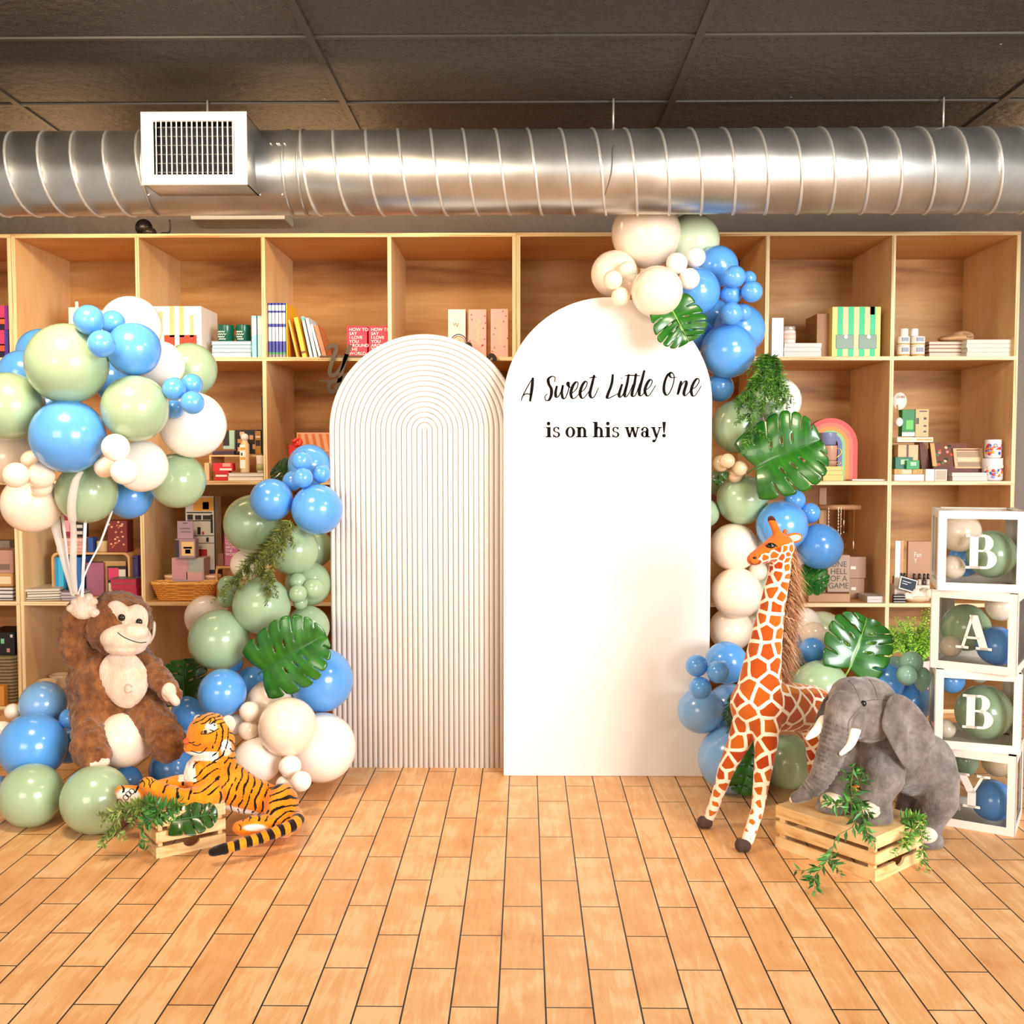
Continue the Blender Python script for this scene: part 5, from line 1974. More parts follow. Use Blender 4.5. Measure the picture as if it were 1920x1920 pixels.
def mug(label, x0, x1, ytop, ybot, d, col, row=None, handle=1, hcol=None, taper=1.0, group=None, cat='mug', name='mug', band=None):
    Y = YS + d
    a, b = at(x0, ytop, Y), at(x1, ytop, Y)
    r_ = (b.x - a.x) / 2
    zb = sz_(row) if row is not None else at(x0, ybot, Y).z
    ht = a.z - zb
    o = thing(name, label, cat, ((a.x + b.x) / 2, Y + r_, zb), 0, group)
    m = mat(col, 0.25)
    MB().lathe([(r_ * .86 * taper, 0), (r_ * taper, ht * .06), (r_, ht * .95), (r_, ht), (r_ * .9, ht), (r_ * .88, ht * .12), (.002, ht * .1)], 28, caps=True).build('cup', m, o)
    if handle:
        pts = cr([(handle * r_ * .95, 0, ht * .82), (handle * r_ * 1.42, 0, ht * .74), (handle * r_ * 1.5, 0, ht * .48), (handle * r_ * .95, 0, ht * .2)], 6)
        MB().tube(pts, r_ * .11, 8).build('handle', mat(hcol, .2, .8) if hcol else m, o)
    if band:
        v0, v1, c = band
        MB().lathe([(r_ * 1.004, ht * v0), (r_ * 1.012, ht * v0), (r_ * 1.012, ht * v1), (r_ * 1.004, ht * v1)], 28, caps=False).build('printed_band', mat(c, .3), o)
    return o


def front_text(o, s, size, x, z, c='#ffffff', sx=1.0, align='CENTER', space=.9, rot=0, y=-0.0016):
    M = Matrix.Translation((x, y, z))
    if rot:
        M = M @ Matrix.Rotation(rot, 4, 'Y')
    return text(s, size, mat(c, .5), o, M, 'lettering', sx, .0004, align, space)


random.seed(21)
# ------------------------------------------------------------------ top row
for i, (y0, y1, c1, c2, lb) in enumerate([(619, 666, '#4a3aa0', '#d8552f', 'lower sunset-coloured book box at the far left edge of the top shelf'), (573, 619, '#8a2f8f', '#e0622f', 'upper sunset-coloured book box at the far left edge of the top shelf')]):
    Y = YS + .03
    zb = sz_(0) if i == 0 else o_['zt'] + .0006
    o_, w_, ht = goods('gift_box', lb, 'box', -30, 15, y0, 0, .03, .2, c1, z0=zb, faces=[('printed_sky', 0, .84, .45, 1, '#d23a6a'), ('printed_glow', 0, .84, .22, .5, c2), ('printed_hills', 0, .84, 0, .24, '#241436')])
gw = goods('gift_box', 'white carton with tan stripes and two red windows on the top shelf', 'box', 287, 377, 574, 0, .03, .26, '#f4efe8',
           faces=[('tan_stripe', .34, .44, .40, 1, '#e3bb83'), ('tan_stripe', .54, .64, .40, 1, '#e3bb83'), ('tan_stripe', .76, .84, .40, .82, '#e3bb83'), ('tan_stripe', .12, .2, .5, .9, '#e3bb83'), ('red_window', .22, .44, .22, .44, '#b23a1c'), ('red_window', .54, .90, .22, .44, '#b23a1c')])
g2 = goods('gift_box', 'white box with a short candle on it behind the top of the floating cluster', 'box', 128, 176, 576, 0, .10, .2, '#efe9df')
zc0 = g2[0]['zt']
pc = at(144, 574, YS + .14)
ca = thing('candle', 'short white candle standing on the white box behind the cluster', 'candle', (pc.x, pc.y, zc0 + .0005))
MB().lathe([(.008, 0), (.008, .03), (.005, .033)], 16).build('wax', mat('#fbf6ee', .5), ca)
MB().tube([(0, 0, .033), (.001, 0, .040)], .001, 6).build('wick', BLK, ca)
goods('carton', 'plain kraft carton at far left of the top shelf behind the blue balloon', 'box', 40, 66, 622, 0, .10, .18, '#d2a468')

zz = flat_stack(nth(['lowest pale blue box under the two green mugs', 'second pale blue box from the bottom under the green mugs', 'third pale blue box from the bottom under the green mugs', 'topmost pale blue box, carrying the two green mugs']),
                397, 472, [660, 653, 646, 639.5], 0, .05, .16, ['#a9dcee', '#d5eef6', '#8fd0ea', '#bfe6f3'], 'pale blue boxes under the green mugs', edge='#cdeaf4', name='gift_box', cat='box', jitter=.002)
for x0, x1, lb in ((404, 434, 'dark green mug with white lettering, the left of the two'), (439, 466, 'dark green mug with white lettering, the right of the two')):
    o = mug(lb, x0, x1, 605.5, 638, .08, '#0f5a46', handle=1, group='dark green mugs')
    o.location.z = zz + .0006
    r_ = (at(x1, 610, YS + .08).x - at(x0, 610, YS + .08).x) / 2
    pm = MB()
    for v_, w0, w1 in ((.048, -.7, .15), (.036, -.7, .3), (.024, -.7, .1), (.013, -.6, .25)):
        ribbon2(pm, cr([Vector((r_ * (w0 + (w1 - w0) * q / 7), v_ + (.003 if q % 2 else -.003))) for q in range(8)], 3), .0022, -r_ * 1.012, -r_ * .80)
    pm.build('white_print', mat('#e9efe9', .5), o)
for x0, x1, c, lb in ((471, 481, '#8fd6ec', 'light blue book standing left of its twin beside the green mugs'), (482, 494, '#b5e5f2', 'light blue book standing right of its twin against the divider')):
    upright(lb, x0, x1, 592, 0, .04, .17, c, [('spine_band', .55, .95, '#e8f7fb')])
for i in range(5):
    upright(['leftmost', 'second from left', 'middle', 'fourth from left', 'rightmost'][i] + ' of the identical blue and white books in the tight row', 502.5 + i * 6.6, 508.6 + i * 6.6, 568, 0, .035, .20, '#3a46ae',
            [('white_title', .86, .96, '#f5f4f8'), ('white_title', .62, .82, '#f5f4f8'), ('white_title', .30, .56, '#eceaf4'), ('green_foot', .06, .10, '#3f9a5d'), ('grey_foot', 0, .06, '#8d8a96')], 'row of blue and white books')
upright('yellow-covered book at the end of the blue and white row', 535.5, 539, 569, 0, .035, .22, '#f2b92a')
for x0, w_, foot, yt, c, lb, bd in ((553, 5, 541, 600, '#f0b44a', 'slim yellow book leaning nearest the blue and white row', None), (559, 9, 552, 596, '#f3c53c', 'thick yellow book leaning second from the blue row', [('spine_dot', .1, .16, '#7a4a1c')]),
                                  (571, 6, 566, 594, '#f4f1ea', 'white book with teal top leaning in the middle of the leaning books', [('teal_top', .9, .99, '#58c3c8')]), (579, 7, 574, 597, '#cfe6f4', 'pale blue book leaning fourth of the leaning books', None),
                                  (588, 6, 583, 609, '#f4ece2', 'cream book leaning fifth of the leaning books', None), (595, 9, 590, 612, '#c8754a', 'terracotta book leaning rightmost of the leaning books', None)):
    upright(lb, foot - 2, foot - 2 + w_, yt, 0, .045, .17, c, bd, 'leaning books on the top shelf', lean=foot + (foot - x0) * .0 + 14)
for x0, x1, lb in ((650, 688, 'red gift box with white HOW TO SAY lettering, the left of two'), (691, 729, 'red gift box with white HOW TO SAY lettering, half behind the ribbed arch')):
    o, w_, ht = goods('gift_box', lb, 'box', x0, x1, 611, 0, .05, .12, '#d8253f', group='red lettered gift boxes', faces=[('label_panel', .03, .97, .02, .98, '#dc2b45')])
    front_text(o, 'HOW TO\nSAY\nI LOVE\nYOU\nAROUND\nTHE\nWORLD', ht * .135, -w_ * .38, ht * .84, '#fff4ee', 1.05, 'LEFT', .92)

for x0, x1, yt, c, lb, kind in ((840, 873, 580, '#f1e6dc', 'white gift box with a printed rainbow beside two pink ones', 0), (878, 912, 580, '#efb3a8', 'pink gift box with gold script in the middle of the three', 1), (920, 953, 579, '#efb6ab', 'pink gift box with gold script nearest the white sign', 1)):
    o, w_, ht = goods('gift_box', lb, 'box', x0, x1, yt, 0, .06, .13, c, faces=[('front_label', .02, .98, .01, .99, c)])
    if kind == 0:
        for q, cc in ((.46, '#3a3f73'), (.36, '#c8703a'), (.26, '#e4b58a'), (.17, '#d99a3a')):
            pts = [Vector((q * w_ * math.cos(t) + w_ * .1, ht * .30 + q * w_ * 1.1 * math.sin(t))) for t in [math.pi * i / 20 for i in range(21)]]
            mb = MB()
            ribbon2(mb, pts, w_ * .06, -.0022, -.0015)
            mb.build('printed_rainbow', mat(cc, .5), o)
        mb = MB()
        ribbon2(mb, cr([Vector((-w_ * .2, ht * .74)), Vector((-w_ * .15, ht * .66)), Vector((-w_ * .05, ht * .72)), Vector((w_ * .02, ht * .64)), Vector((w_ * .08, ht * .72))], 5), w_ * .03, -.0022, -.0015)
        mb.build('script_squiggle', mat('#8a6a4a', .5), o)
    else:
        mb = MB()
        sq = [(-.02, .80), (.12, .74), (-.12, .68), (.10, .62), (-.04, .56), (.10, .52), (-.08, .47), (.08, .42), (-.08, .37), (.1, .32), (.0, .27)]
        ribbon2(mb, cr([Vector((a * w_ + (.03 * w_), b * ht)) for a, b in sq], 5), w_ * .035, -.0022, -.0015)
        mb.build('gold_script', mat('#f2d58c', .3, .4), o)
        cf = MB()
        for _ in range(16):
            u_, v_ = random.uniform(-.44, .44) * w_, random.uniform(.05, .95) * ht
            if abs(u_) < w_ * .16:
                continue
            s_ = w_ * .03
            cf.bbox((u_ - s_, -.0021, v_ - s_), (u_ + s_, -.0015, v_ + s_ * 1.4))
        cf.build('confetti', mat('#a5302e', .5), o)

upright('thick white book standing at the left of the cubby with the green box', 1447, 1470, 596, 0, .03, .2, '#f6f1ea', [('red_rule', .12, .13, '#b98a80')])
zz = flat_stack(nth(['lower white box lying under the jar on the right top shelf', 'middle white box lying under the jar on the right top shelf', 'upper white box lying directly under the jar']), 1470, 1541, [659, 651, 643], 0, .04, .16, ['#f3ebe2', '#f8f3ec', '#f1e8de'], 'white boxes under the jar', edge='#f7f1ea', name='gift_box', cat='box', jitter=.002)
p0, p1 = at(1471, 612, YS + .05), at(1495, 612, YS + .05)
jr = thing('jar', 'white label glass jar on the stacked white boxes', 'jar', ((p0.x + p1.x) / 2, YS + .05 + .03, zz + .0006))
r_ = (p1.x - p0.x) / 2
ht = p0.z - zz
MB().lathe([(r_ * .9, 0), (r_, ht * .05), (r_, ht * .72), (r_ * .85, ht * .8)], 28).build('glass_body', mat('#f7ede4', .15), jr)
MB().lathe([(r_ * .92, ht * .81), (r_ * .95, ht * .83), (r_ * .95, ht), (r_ * .9, ht * 1.02)], 28).build('lid', mat('#d8cdbd', .3, .5), jr)
MB().lathe([(r_ * 1.003, ht * .2), (r_ * 1.012, ht * .2), (r_ * 1.012, ht * .6), (r_ * 1.003, ht * .6)], 28, caps=False).build('paper_label', mat('#f3d9cc', .6), jr)

gst = [('green_stripe', .11 + .225 * i, .215 + .225 * i, .0, 1, '#1fc486') for i in range(4)]
o, w_, ht = goods('gift_box', 'green and yellow striped carton with two windows on the right top shelf', 'box', 1561, 1652, 575, 0, .03, .26, '#e6d27c',
                  faces=gst + [('pale_stripe', .22 + .225 * i, .32 + .225 * i, .02, .98, '#ecc99b') for i in range(3)] + [('hook_tab', .77, .87, .84, 1, '#7a6238')])
for u0 in (.08, .55):
    MB().bbox((-w_ / 2 + u0 * w_, -.003, ht * .16), (-w_ / 2 + (u0 + .37) * w_, -.0015, ht * .44)).build('window', mat('#35602c', .3), o, bevel=.004)
    MB().sphere((-w_ / 2 + (u0 + .2) * w_, -.004, ht * .40), (.010, .003, .010), 16, 10).build('clasp', mat('#e9efe8', .2), o)
goods('carton', 'brown flap carton just left of the green striped carton', 'box', 1532, 1559, 588, 0, .08, .2, '#9a6a35')
goods('carton', 'brown carton leaning at the divider right of the green striped carton', 'box', 1654, 1667, 590, 0, .10, .16, '#9c6630')

tins = [(1686, 1710, 648, None, 'lower left white tin at the right end cubby of the top shelf'), (1713, 1738, 648, None, 'lower right white tin at the right end cubby of the top shelf'),
        (1686, 1710, 630, 0, 'upper left white tin of the four at the right end of the top shelf'), (1713, 1739, 630, 1, 'upper right white tin of the four at the right end of the top shelf')]
zt_l = []
for x0, x1, yt, on_, lb in tins:
    p0, p1 = at(x0, yt, YS + .04), at(x1, yt, YS + .04)
    r_ = (p1.x - p0.x) / 2
    zb = sz_(0) if on_ is None else zt_l[on_]
    ht = at(x0, 630, YS + .04).z - at(x0, 648, YS + .04).z if on_ is not None else p0.z - zb
    t = thing('tin', lb, 'tin', ((p0.x + p1.x) / 2, YS + .04 + r_, zb), 0, 'white tins')
    MB().lathe([(r_ * .97, 0), (r_, .002), (r_, ht - .004), (r_ * .97, ht - .001)], 24).build('can', mat('#f4ede2', .35), t)
    MB().lathe([(r_ * 1.003, ht * .12), (r_ * 1.01, ht * .12), (r_ * 1.01, ht * .26), (r_ * 1.003, ht * .26)], 24, caps=False).build('gold_stripe', mat('#c9a54a', .3), t)
    MB().bbox((-r_ * .5, -r_ * 1.02, ht * .45), (r_ * .5, -r_ * .86, ht * .85)).build('emblem', mat('#8f97ab', .5), t)
    zt_l.append(zb + ht + .0004)
for x0, x1, i, lb in ((1690, 1706, 2, 'small white candle tin on top of the left tins'), (1708, 1722, 3, 'small pale blue candle tin on top of the tins')):
    p0, p1 = at(x0, 612, YS + .05), at(x1, 612, YS + .05)
    r_ = (p1.x - p0.x) / 2
    t = thing('tin', lb, 'tin', ((p0.x + p1.x) / 2 + (0.006 if i == 3 else 0), YS + .05 + r_, zt_l[i]))
    MB().lathe([(r_ * .95, 0), (r_, .002), (r_, .034), (r_ * .95, .036)], 24).build('can', mat('#efe7da' if i == 2 else '#dfe9ee', .35), t)
zz = flat_stack(nth(['lowest kraft book of the four behind the white tins', 'second kraft book from the bottom behind the white tins', 'third kraft book behind the white tins', 'topmost kraft book, under the folded cloth']), 1742, 1812, [660, 653, 646, 640], 0, .09, .2, ['#a8713f', '#b8794a', '#a34532', '#c28a58'], 'kraft books on the right top shelf')
cp_ = at(1800, 632, YS + .12)
cl = MB()
cl.sphere((0, 0, .0), (.085, .07, .020), 28, 16)
cl.sphere((.025, -.01, .012), (.055, .05, .026), 24, 14)
cl.sphere((-.05, -.03, -.004), (.045, .04, .012), 24, 14)
clo = thing('folded_cloth', 'tan folded cloth with dark printed words on the kraft books', 'cloth', (cp_.x, cp_.y + .05, zz + .02))
fuse('fabric', cl, .006, 6, mat('#cf9f6e', .9, bump=.4, bscale=90), clo)
front_text(clo, 'FULL\nCULLA', .014, .03, .012, '#2a1c14', 1.3, y=-.064)
flat_stack(nth(['lowest marbled white book at the right end of the top shelf', 'second marbled white book from the bottom at the right end', 'third marbled white book from the bottom at the right end', 'topmost marbled white book at the right end of the top shelf']), 1813, 1905, [660, 652, 644, 636.5], 0, .03, .14, ['#efe9dc', '#f6f2ea', '#e9eef2', '#f4efe4'], 'marbled white books', edge='#f6efdd', jitter=.003)

# ------------------------------------------------------------------ second row, left
goods('gift_box', 'black floral carton behind the tall slim bottle', 'box', 441, 484, 806, 1, .16, .1, '#221a18', z0=at(460, 851, YS + .16).z, faces=[('printed_flower', .2, .4, .75, .92, '#e8b9a0'), ('printed_flower', .1, .3, .45, .62, '#c98f5a'), ('printed_flower', .62, .78, .6, .78, '#d9a06a'), ('printed_flower', .4, .6, .1, .3, '#b98a62'), ('printed_flower', .75, .95, .2, .4, '#caa07c'), ('printed_flower', .1, .25, .1, .28, '#e0b9a4')])
goods('gift_box', 'narrow gold patterned carton beside the black floral one', 'box', 478, 489, 808, 1, .14, .1, '#b9812f', z0=at(484, 851, YS + .14).z, faces=[('dark_print', .1, .9, .35, .6, '#2a1f1a'), ('dark_print', .1, .9, .7, .78, '#f0dcc0')])
goods('frame_box', 'mint green framed card behind the large white balloon', 'frame', 418, 439, 807, 1, .14, .05, '#a8cdb8', z0=at(430, 842, YS + .14).z, faces=[('dark_print', 0, .55, .18, 1, '#2b2320')])
zr = at(450, 853, YS + .12).z
ri = thing('display_riser', 'small wooden display riser in the cubby right of the floating cluster', 'riser', ((at(392, 850, YS + .12).x + at(490, 850, YS + .12).x) / 2, YS + .12, sz_(1)))
wr = at(490, 850, YS + .12).x - at(392, 850, YS + .12).x
MB().bbox((-wr / 2, 0, zr - sz_(1) - .008), (wr / 2, .22, zr - sz_(1))).build('riser_top', PINE, ri)
for s_ in (-1, 1):
    MB().bbox((s_ * wr / 2 - (.01 if s_ > 0 else 0), 0, 0), (s_ * wr / 2 + (.01 if s_ < 0 else 0), .22, zr - sz_(1) - .008)).build('riser_side', PINE, ri)
zz = flat_stack(nth(['lowest dark purple book on the wooden riser', 'upper dark purple book on the wooden riser']), 396, 440, [848, 843], 1, .14, .12, ['#3d2f4a', '#4b3a56'], 'dark books on the riser', jitter=.001) if False else None
for i, (y_, c_) in enumerate(((848, '#3b2d40'), (842, '#544156'))):
    goods('book', ['lower dark purple book under the mint frame', 'upper dark purple book under the mint frame'][i], 'book', 398, 439, y_, 1, .15, .12, c_, z0=zr + .0005 if i == 0 else zlast, h=.0105)
    zlast = zr + .0005 + .011
p0 = at(457.5, 885, YS + .05)
bt = thing('bottle', 'tall slim white bottle with amber squares and round white stopper', 'bottle', (p0.x, YS + .07, at(457, 886, YS + .05).z))
k_ = mpp(p0)
zb_ = bt.location.z
MB().lathe([(8 * k_, 0), (8.5 * k_, 2 * k_), (8.5 * k_, 52 * k_), (6 * k_, 57 * k_), (5 * k_, 60 * k_)], 24).build('glass_body', mat('#e8c79c', .2), bt)
MB().sphere((0, 0, 66 * k_), (7.5 * k_, 7.5 * k_, 7.5 * k_), 20, 14).build('stopper', mat('#ece6dc', .4), bt)
MB().bbox((-7 * k_, -9 * k_, 8 * k_), (3 * k_, -7 * k_, 52 * k_)).build('label', mat('#f7f3ea', .5), bt)
for v_ in (42, 24):
    MB().bbox((-6 * k_, -9.4 * k_, v_ * k_), (3 * k_, -8.9 * k_, (v_ + 5) * k_)).build('amber_square', mat('#e0a22a', .5), bt)
MB().bbox((-5 * k_, -9.4 * k_, 32 * k_), (-2 * k_, -8.9 * k_, 37 * k_)).build('mark', mat('#2f4a2a', .5), bt)
mug('white pot with a printed leaf at the divider right of the slim bottle', 478, 495, 854, 886, .05, '#e9dccb', handle=0, taper=.85, cat='pot', name='pot', band=(.12, .5, '#a8a06a'))
lb2 = ['lower red packet left of the slim bottle', 'upper red packet with white print left of the slim bottle']
z_ = sz_(1)
goods('packet', lb2[0], 'box', 402, 428, 883, 1, .04, .06, '#c01f22', faces=[('white_print', .1, .9, .4, .6, '#f5e3d8')])
goods('packet', lb2[1], 'box', 399, 436, 868, 1, .05, .05, '#d8283a', z0=at(410, 883.5, YS + .05).z, faces=[('pale_print', .5, .9, .55, .95, '#e6a59a'), ('white_print', .35, .95, .1, .35, '#f6e6dc')])
goods('jar', 'small kraft jar at the left of the red packets', 'jar', 383, 392, 868, 1, .06, .03, '#d9b98c')
zz = flat_stack(nth(['lower white booklet box under the slim bottle', 'upper white booklet box under the slim bottle']), 427, 494, [893, 886.5], 1, .02, .14, ['#f3e4c4', '#f7efe0'], 'white booklet boxes', edge='#fbf6ec', jitter=.002, name='booklet', cat='book')
bt.location.z = zz + .0006
upright('tall thin dark book leaning on the divider above the small pot', 490, 494, 742, 1, .10, .2, '#2a3126')

# ------------------------------------------------------------------ second row, third column
o, w_, ht = goods('gift_box', 'orange diagonal-striped carton behind the top of the left garland', 'box', 556, 636, 811, 1, .18, .12, '#eeb591', faces=[('lower_panel', 0, 1, 0, .6, '#c9855a')])
sd = MB()
for i in range(6):
    x = -w_ / 2 + .004 + i * w_ / 6
    sd.prism([(x, ht * .97), (x + w_ / 14, ht * .97), (x + w_ / 7, ht * .62), (x + w_ / 14, ht * .62)], -.002, -.0003)
sd.build('diagonal_stripes', mat('#dd7a35', .5), o)
q = at(552, 846, YS + .08)
bg = thing('gift_bag', 'red gift bag with a bow at the divider behind the left garland', 'bag', (q.x, YS + .08, sz_(1)))
hh = at(552, 834, YS + .08).z - sz_(1)
MB().bbox((-.028, 0, 0), (.03, .05, hh)).build('bag_body', mat('#d3201c', .5), bg, bevel=.004)
bo = MB()
for a_ in range(7):
    t = a_ * .9
    bo.sphere((.016 + .016 * math.cos(t), -.004 + .006 * math.sin(2 * t), hh + .012 + .014 * math.sin(t)), (.013, .008, .009), 12, 8)
fuse('bow', bo, .003, 2, mat('#e83a2a', .35), bg)

# ------------------------------------------------------------------ second row, right
rb_ = at(1555, 835, YS + .10)
k_ = mpp(rb_)
rn = thing('wooden_rainbow', 'wooden rainbow stacker with five coloured arches behind the mugs', 'toy', (rb_.x + 2 * k_, YS + .10, sz_(1)))
hz_ = at(1555, 835, YS + .10).z - sz_(1)
for R_, r_, c_ in ((51, 42.5, '#d63a2c'), (42.5, 35, '#e06a4c'), (35, 28, '#dd8a14'), (28, 22, '#8cc07f'), (22, 14, '#5f69a3')):
    pts = [(R_ * k_ * math.cos(t), hz_ + R_ * k_ * math.sin(t)) for t in [math.pi * i / 28 for i in range(29)]]
    inn = [(r_ * k_ * math.cos(t), hz_ + r_ * k_ * math.sin(t)) for t in [math.pi * i / 28 for i in range(28, -1, -1)]]
    poly = [(R_ * k_, 0)] + pts + [(-R_ * k_, 0), (-r_ * k_, 0)] + inn + [(r_ * k_, 0)]
    MB().prism(poly, 0, .05).build('arch', mat(c_, .5), rn)
zz = flat_stack(nth(['lower yellow banded book under the mugs', 'middle yellow banded book under the mugs', 'upper yellow banded book under the mugs']), 1543, 1582, [890, 882, 874], 1, .03, .06, ['#f0d660', '#f4e07a', '#eccd52'], 'yellow books under the mugs', edge='#f7e88f', jitter=.001)
zm = zz + .0006
tm = [(1545, 1573, 864, '#c79a80', 'lowest tan pink mug with gold handle in the stack of mugs', 1), (1545, 1574, 835, '#cf9f88', 'middle tan pink mug with gold handle in the stack of mugs', 1), (1541, 1573, 811, '#848cb4', 'topmost lilac blue mug in the stack of mugs', 0)]
zprev = zm
for i, (x0, x1, yt, c_, lb, hd_) in enumerate(tm):
    o = mug(lb, x0, x1, yt, 900, .03, c_, row=None, handle=hd_, hcol='#c79a3a' if hd_ else None, group='stacked mugs', taper=.92)
    # rebuild at the stack height
    dz = zprev - o.location.z
    tgt = at(x0, yt, YS + .03).z - zprev
    cur = at(x0, yt, YS + .03).z - o.location.z
    o.location.z = zprev
    for ch_ in o.children:
        ch_.scale.z = tgt / cur
    zprev = zprev + tgt + .0006
zz = flat_stack(nth(['lowest cream book behind the big monstera leaf', 'second cream book behind the big monstera leaf', 'topmost cream book behind the big monstera leaf']), 1494, 1541, [891, 883, 875], 1, .03, .1, ['#f6ead2', '#fbf4e6', '#f3e2bf'], 'cream books by the yellow ones', edge='#fbf3e2', jitter=.001)
pl_ = at(1630, 897, YS + .04)
MBp = MB().bbox((-.085, 0, 0), (.085, .12, .008))
tag(MBp.build('tray', mat('#f4ebe0', .4), None, (pl_.x, YS + .03, sz_(1)), .003), 'thin white tray lying right of the wooden rainbow', 'tray')

# right end cubby
goods('package', 'green carton with a light green mark on the small shelf riser', 'box', 1692, 1716, 768, 1, .09, .05, '#1f7f3e', z0=at(1700, 818, YS + .09).z, faces=[('green_mark', .3, .85, .25, .6, '#5fc24f'), ('white_foot', 0, 1, 0, .15, '#f1ead9')])
o, w_, ht = goods('package', 'kraft card with black printing on the small shelf riser', 'box', 1717, 1742, 767, 1, .10, .03, '#d9ad78', z0=at(1725, 819, YS + .10).z, faces=[('round_hole', .04, .26, .46, .68, '#4c4036'), ('black_print', .62, .82, .62, .70, '#2d241d'), ('black_print', .62, .82, .36, .42, '#2d241d'), ('black_print', .62, .82, .16, .22, '#2d241d'), ('black_print', .3, .85, .9, .94, '#2d241d')])
pd = at(1687, 752, YS + .07)
tg_ = thing('paper_tag', 'round white paper tag with brown letters and a cord on the divider', 'tag', (pd.x, YS + .07, pd.z))
MB().lathe([(.033, 0), (.033, .002)], 28, M=Matrix.Scale(1.25, 4, (0, 0, 1)) @ RX @ Matrix.Rotation(math.pi / 2, 4, 'X')).build('disc', mat('#f3ebe0', .5), tg_)
front_text(tg_, 'QUIRE', .016, .004, .014, '#9a5a24', .9, y=-.004)
MB().tube([(-.012, -.003, -.02), (-.006, -.003, -.075)], .003, 6).build('cord', mat('#b9803f', .6), tg_)
ha_ = MB()
ha_.sphere((-.004, -.01, -.10), (.018, .012, .022), 16, 10)
ha_.build('tassel', mat('#eee8de', .5), tg_)
zr = at(1715, 820, YS + .07).z
ri = thing('display_riser', 'small white-edged shelf riser at the right end cubby', 'riser', (at(1716, 820, YS + .07).x, YS + .07, sz_(1)))
wr = at(1750, 820, YS + .07).x - at(1683, 820, YS + .07).x
MB().bbox((-wr / 2, 0, zr - sz_(1) - .022), (wr / 2, .2, zr - sz_(1))).build('riser_top', mat('#f3e7d2', .5), ri)
MB().bbox((-wr / 2 + .022, -.001, zr - sz_(1) - .016), (-.002, 0, zr - sz_(1) - .006)).build('green_label', mat('#bcd99a', .5), ri)
MB().bbox((.006, -.001, zr - sz_(1) - .016), (wr / 2 - .004, 0, zr - sz_(1) - .006)).build('orange_label', mat('#dca45a', .5), ri)
for s_ in (-1, 1):
    MB().bbox((s_ * (wr / 2 - .012) - .006, .12, 0), (s_ * (wr / 2 - .012) + .006, .19, zr - sz_(1) - .022)).build('riser_leg', mat('#e4c79a', .5), ri)
goods('carton', 'kraft carton with a dark slot under the small riser', 'box', 1684, 1722, 834, 1, .14, .1, '#e2b888', faces=[('dark_slot', .42, .52, .45, 1, '#5a3a22')])
zq = at(1700, 880, YS + .05).z
for i, (x0, x1, y0, c_, lb) in enumerate(((1679, 1712, 857, '#1f6f52', 'dark teal soap box at the back left below the riser'), (1700, 1724, 863, '#2f9a55', 'bright green soap box below the riser'))):
    goods('soap_box', lb, 'box', x0, x1, y0, 1, .05 - .02 * i, .05, c_, z0=zq + .0005, faces=[('pale_label', .3, .75, .4, .8, '#a8d9b0')])
zq0 = zq
xs_ = [(1677, 1690, '#d8a55c', 'tan box with letter T at the left of the low row'), (1690, 1710, '#ecc6a0', 'peach box second in the low row'), (1711, 1735, '#d7a04f', 'mustard box with letters in the low row'), (1736, 1752, '#f6f0e6', 'white cup-shaped box in the low row'), (1753, 1776, '#e4dccf', 'white box with a grey picture at the end of the low row')]
for i, (x0, x1, c_, lb) in enumerate(xs_):
    o, w_, ht = goods('soap_box', lb, 'box', x0, x1, 879.5 if i < 4 else 880, 1, .045 if i < 3 else .02, .05 if i < 3 else .045, c_, z0=at(1700, 889, YS + .045).z if i < 3 else None, faces=[('front_label', .08, .92, .1, .9, c_ if i != 4 else '#b7a48c')])
    if i in (0, 2):
        front_text(o, 'T' if i == 0 else 'LT', ht * .7, 0, ht * .2, '#4a2c14')
for i, (x0, x1) in enumerate(((1677, 1733),)):
    goods('booklet', 'long white box under the tan and mustard boxes', 'box', x0, x1, 889.5, 1, .03, .1, '#faf4e8')
# dark wooden cook-book stand
bs = at(1790, 895, YS + .10)
bk_ = thing('book_stand', 'dark wooden book stand tilted back in the right end cubby', 'stand', (bs.x, YS + .10, sz_(1) + .012))
DKW = wood('dark_stained', [(0.3, '#4a1f10'), (0.7, '#74351b')], (3, 3, 12), 5)
k_ = mpp(bs)
MB().bbox((-40 * k_, 0, .005), (52 * k_, .02, 22 * k_), M=Matrix.Rotation(0, 4, 'X')).build('ledge', DKW, bk_)
MB().bbox((-36 * k_, .02, .0), (48 * k_, .03, 62 * k_), M=Matrix.Translation((0, .02, 0)) @ Matrix.Rotation(-.35, 4, 'X')).build('back_rest', DKW, bk_)
for s_ in (-42, -24):
    MB().prism([(0, 0), (8 * k_, 0), (16 * k_, 22 * k_), (6 * k_, 60 * k_), (-8 * k_, 76 * k_), (-4 * k_, 40 * k_)], -.004, .004, M=Matrix.Translation((s_ * k_ - 10 * k_, .06, 0))).build('side_bracket', DKW, bk_)
TL_ = Matrix.Rotation(-.35, 4, 'X')
fb = thing('book', 'floral covered book open on the dark wooden stand', 'book', (bs.x - 16 * k_, YS + .108, sz_(1) + 23 * k_))
fb.rotation_euler = (-.35, 0, 0)
MB().bbox((-24 * k_, 0, 0), (46 * k_, .008, 50 * k_)).build('cover', mat('#7a4a3a', .5), fb)
for _ in range(26):
    x, z = random.uniform(-20, 44), random.uniform(4, 46)
    MB().sphere((x * k_, -.001, z * k_), (3.4 * k_, .002, 3.0 * k_), 10, 6).build('printed_flower', mat(random.choice(['#d8543f', '#e08a94', '#5f7f4a', '#33402e', '#f0c7a8']), .5), fb)
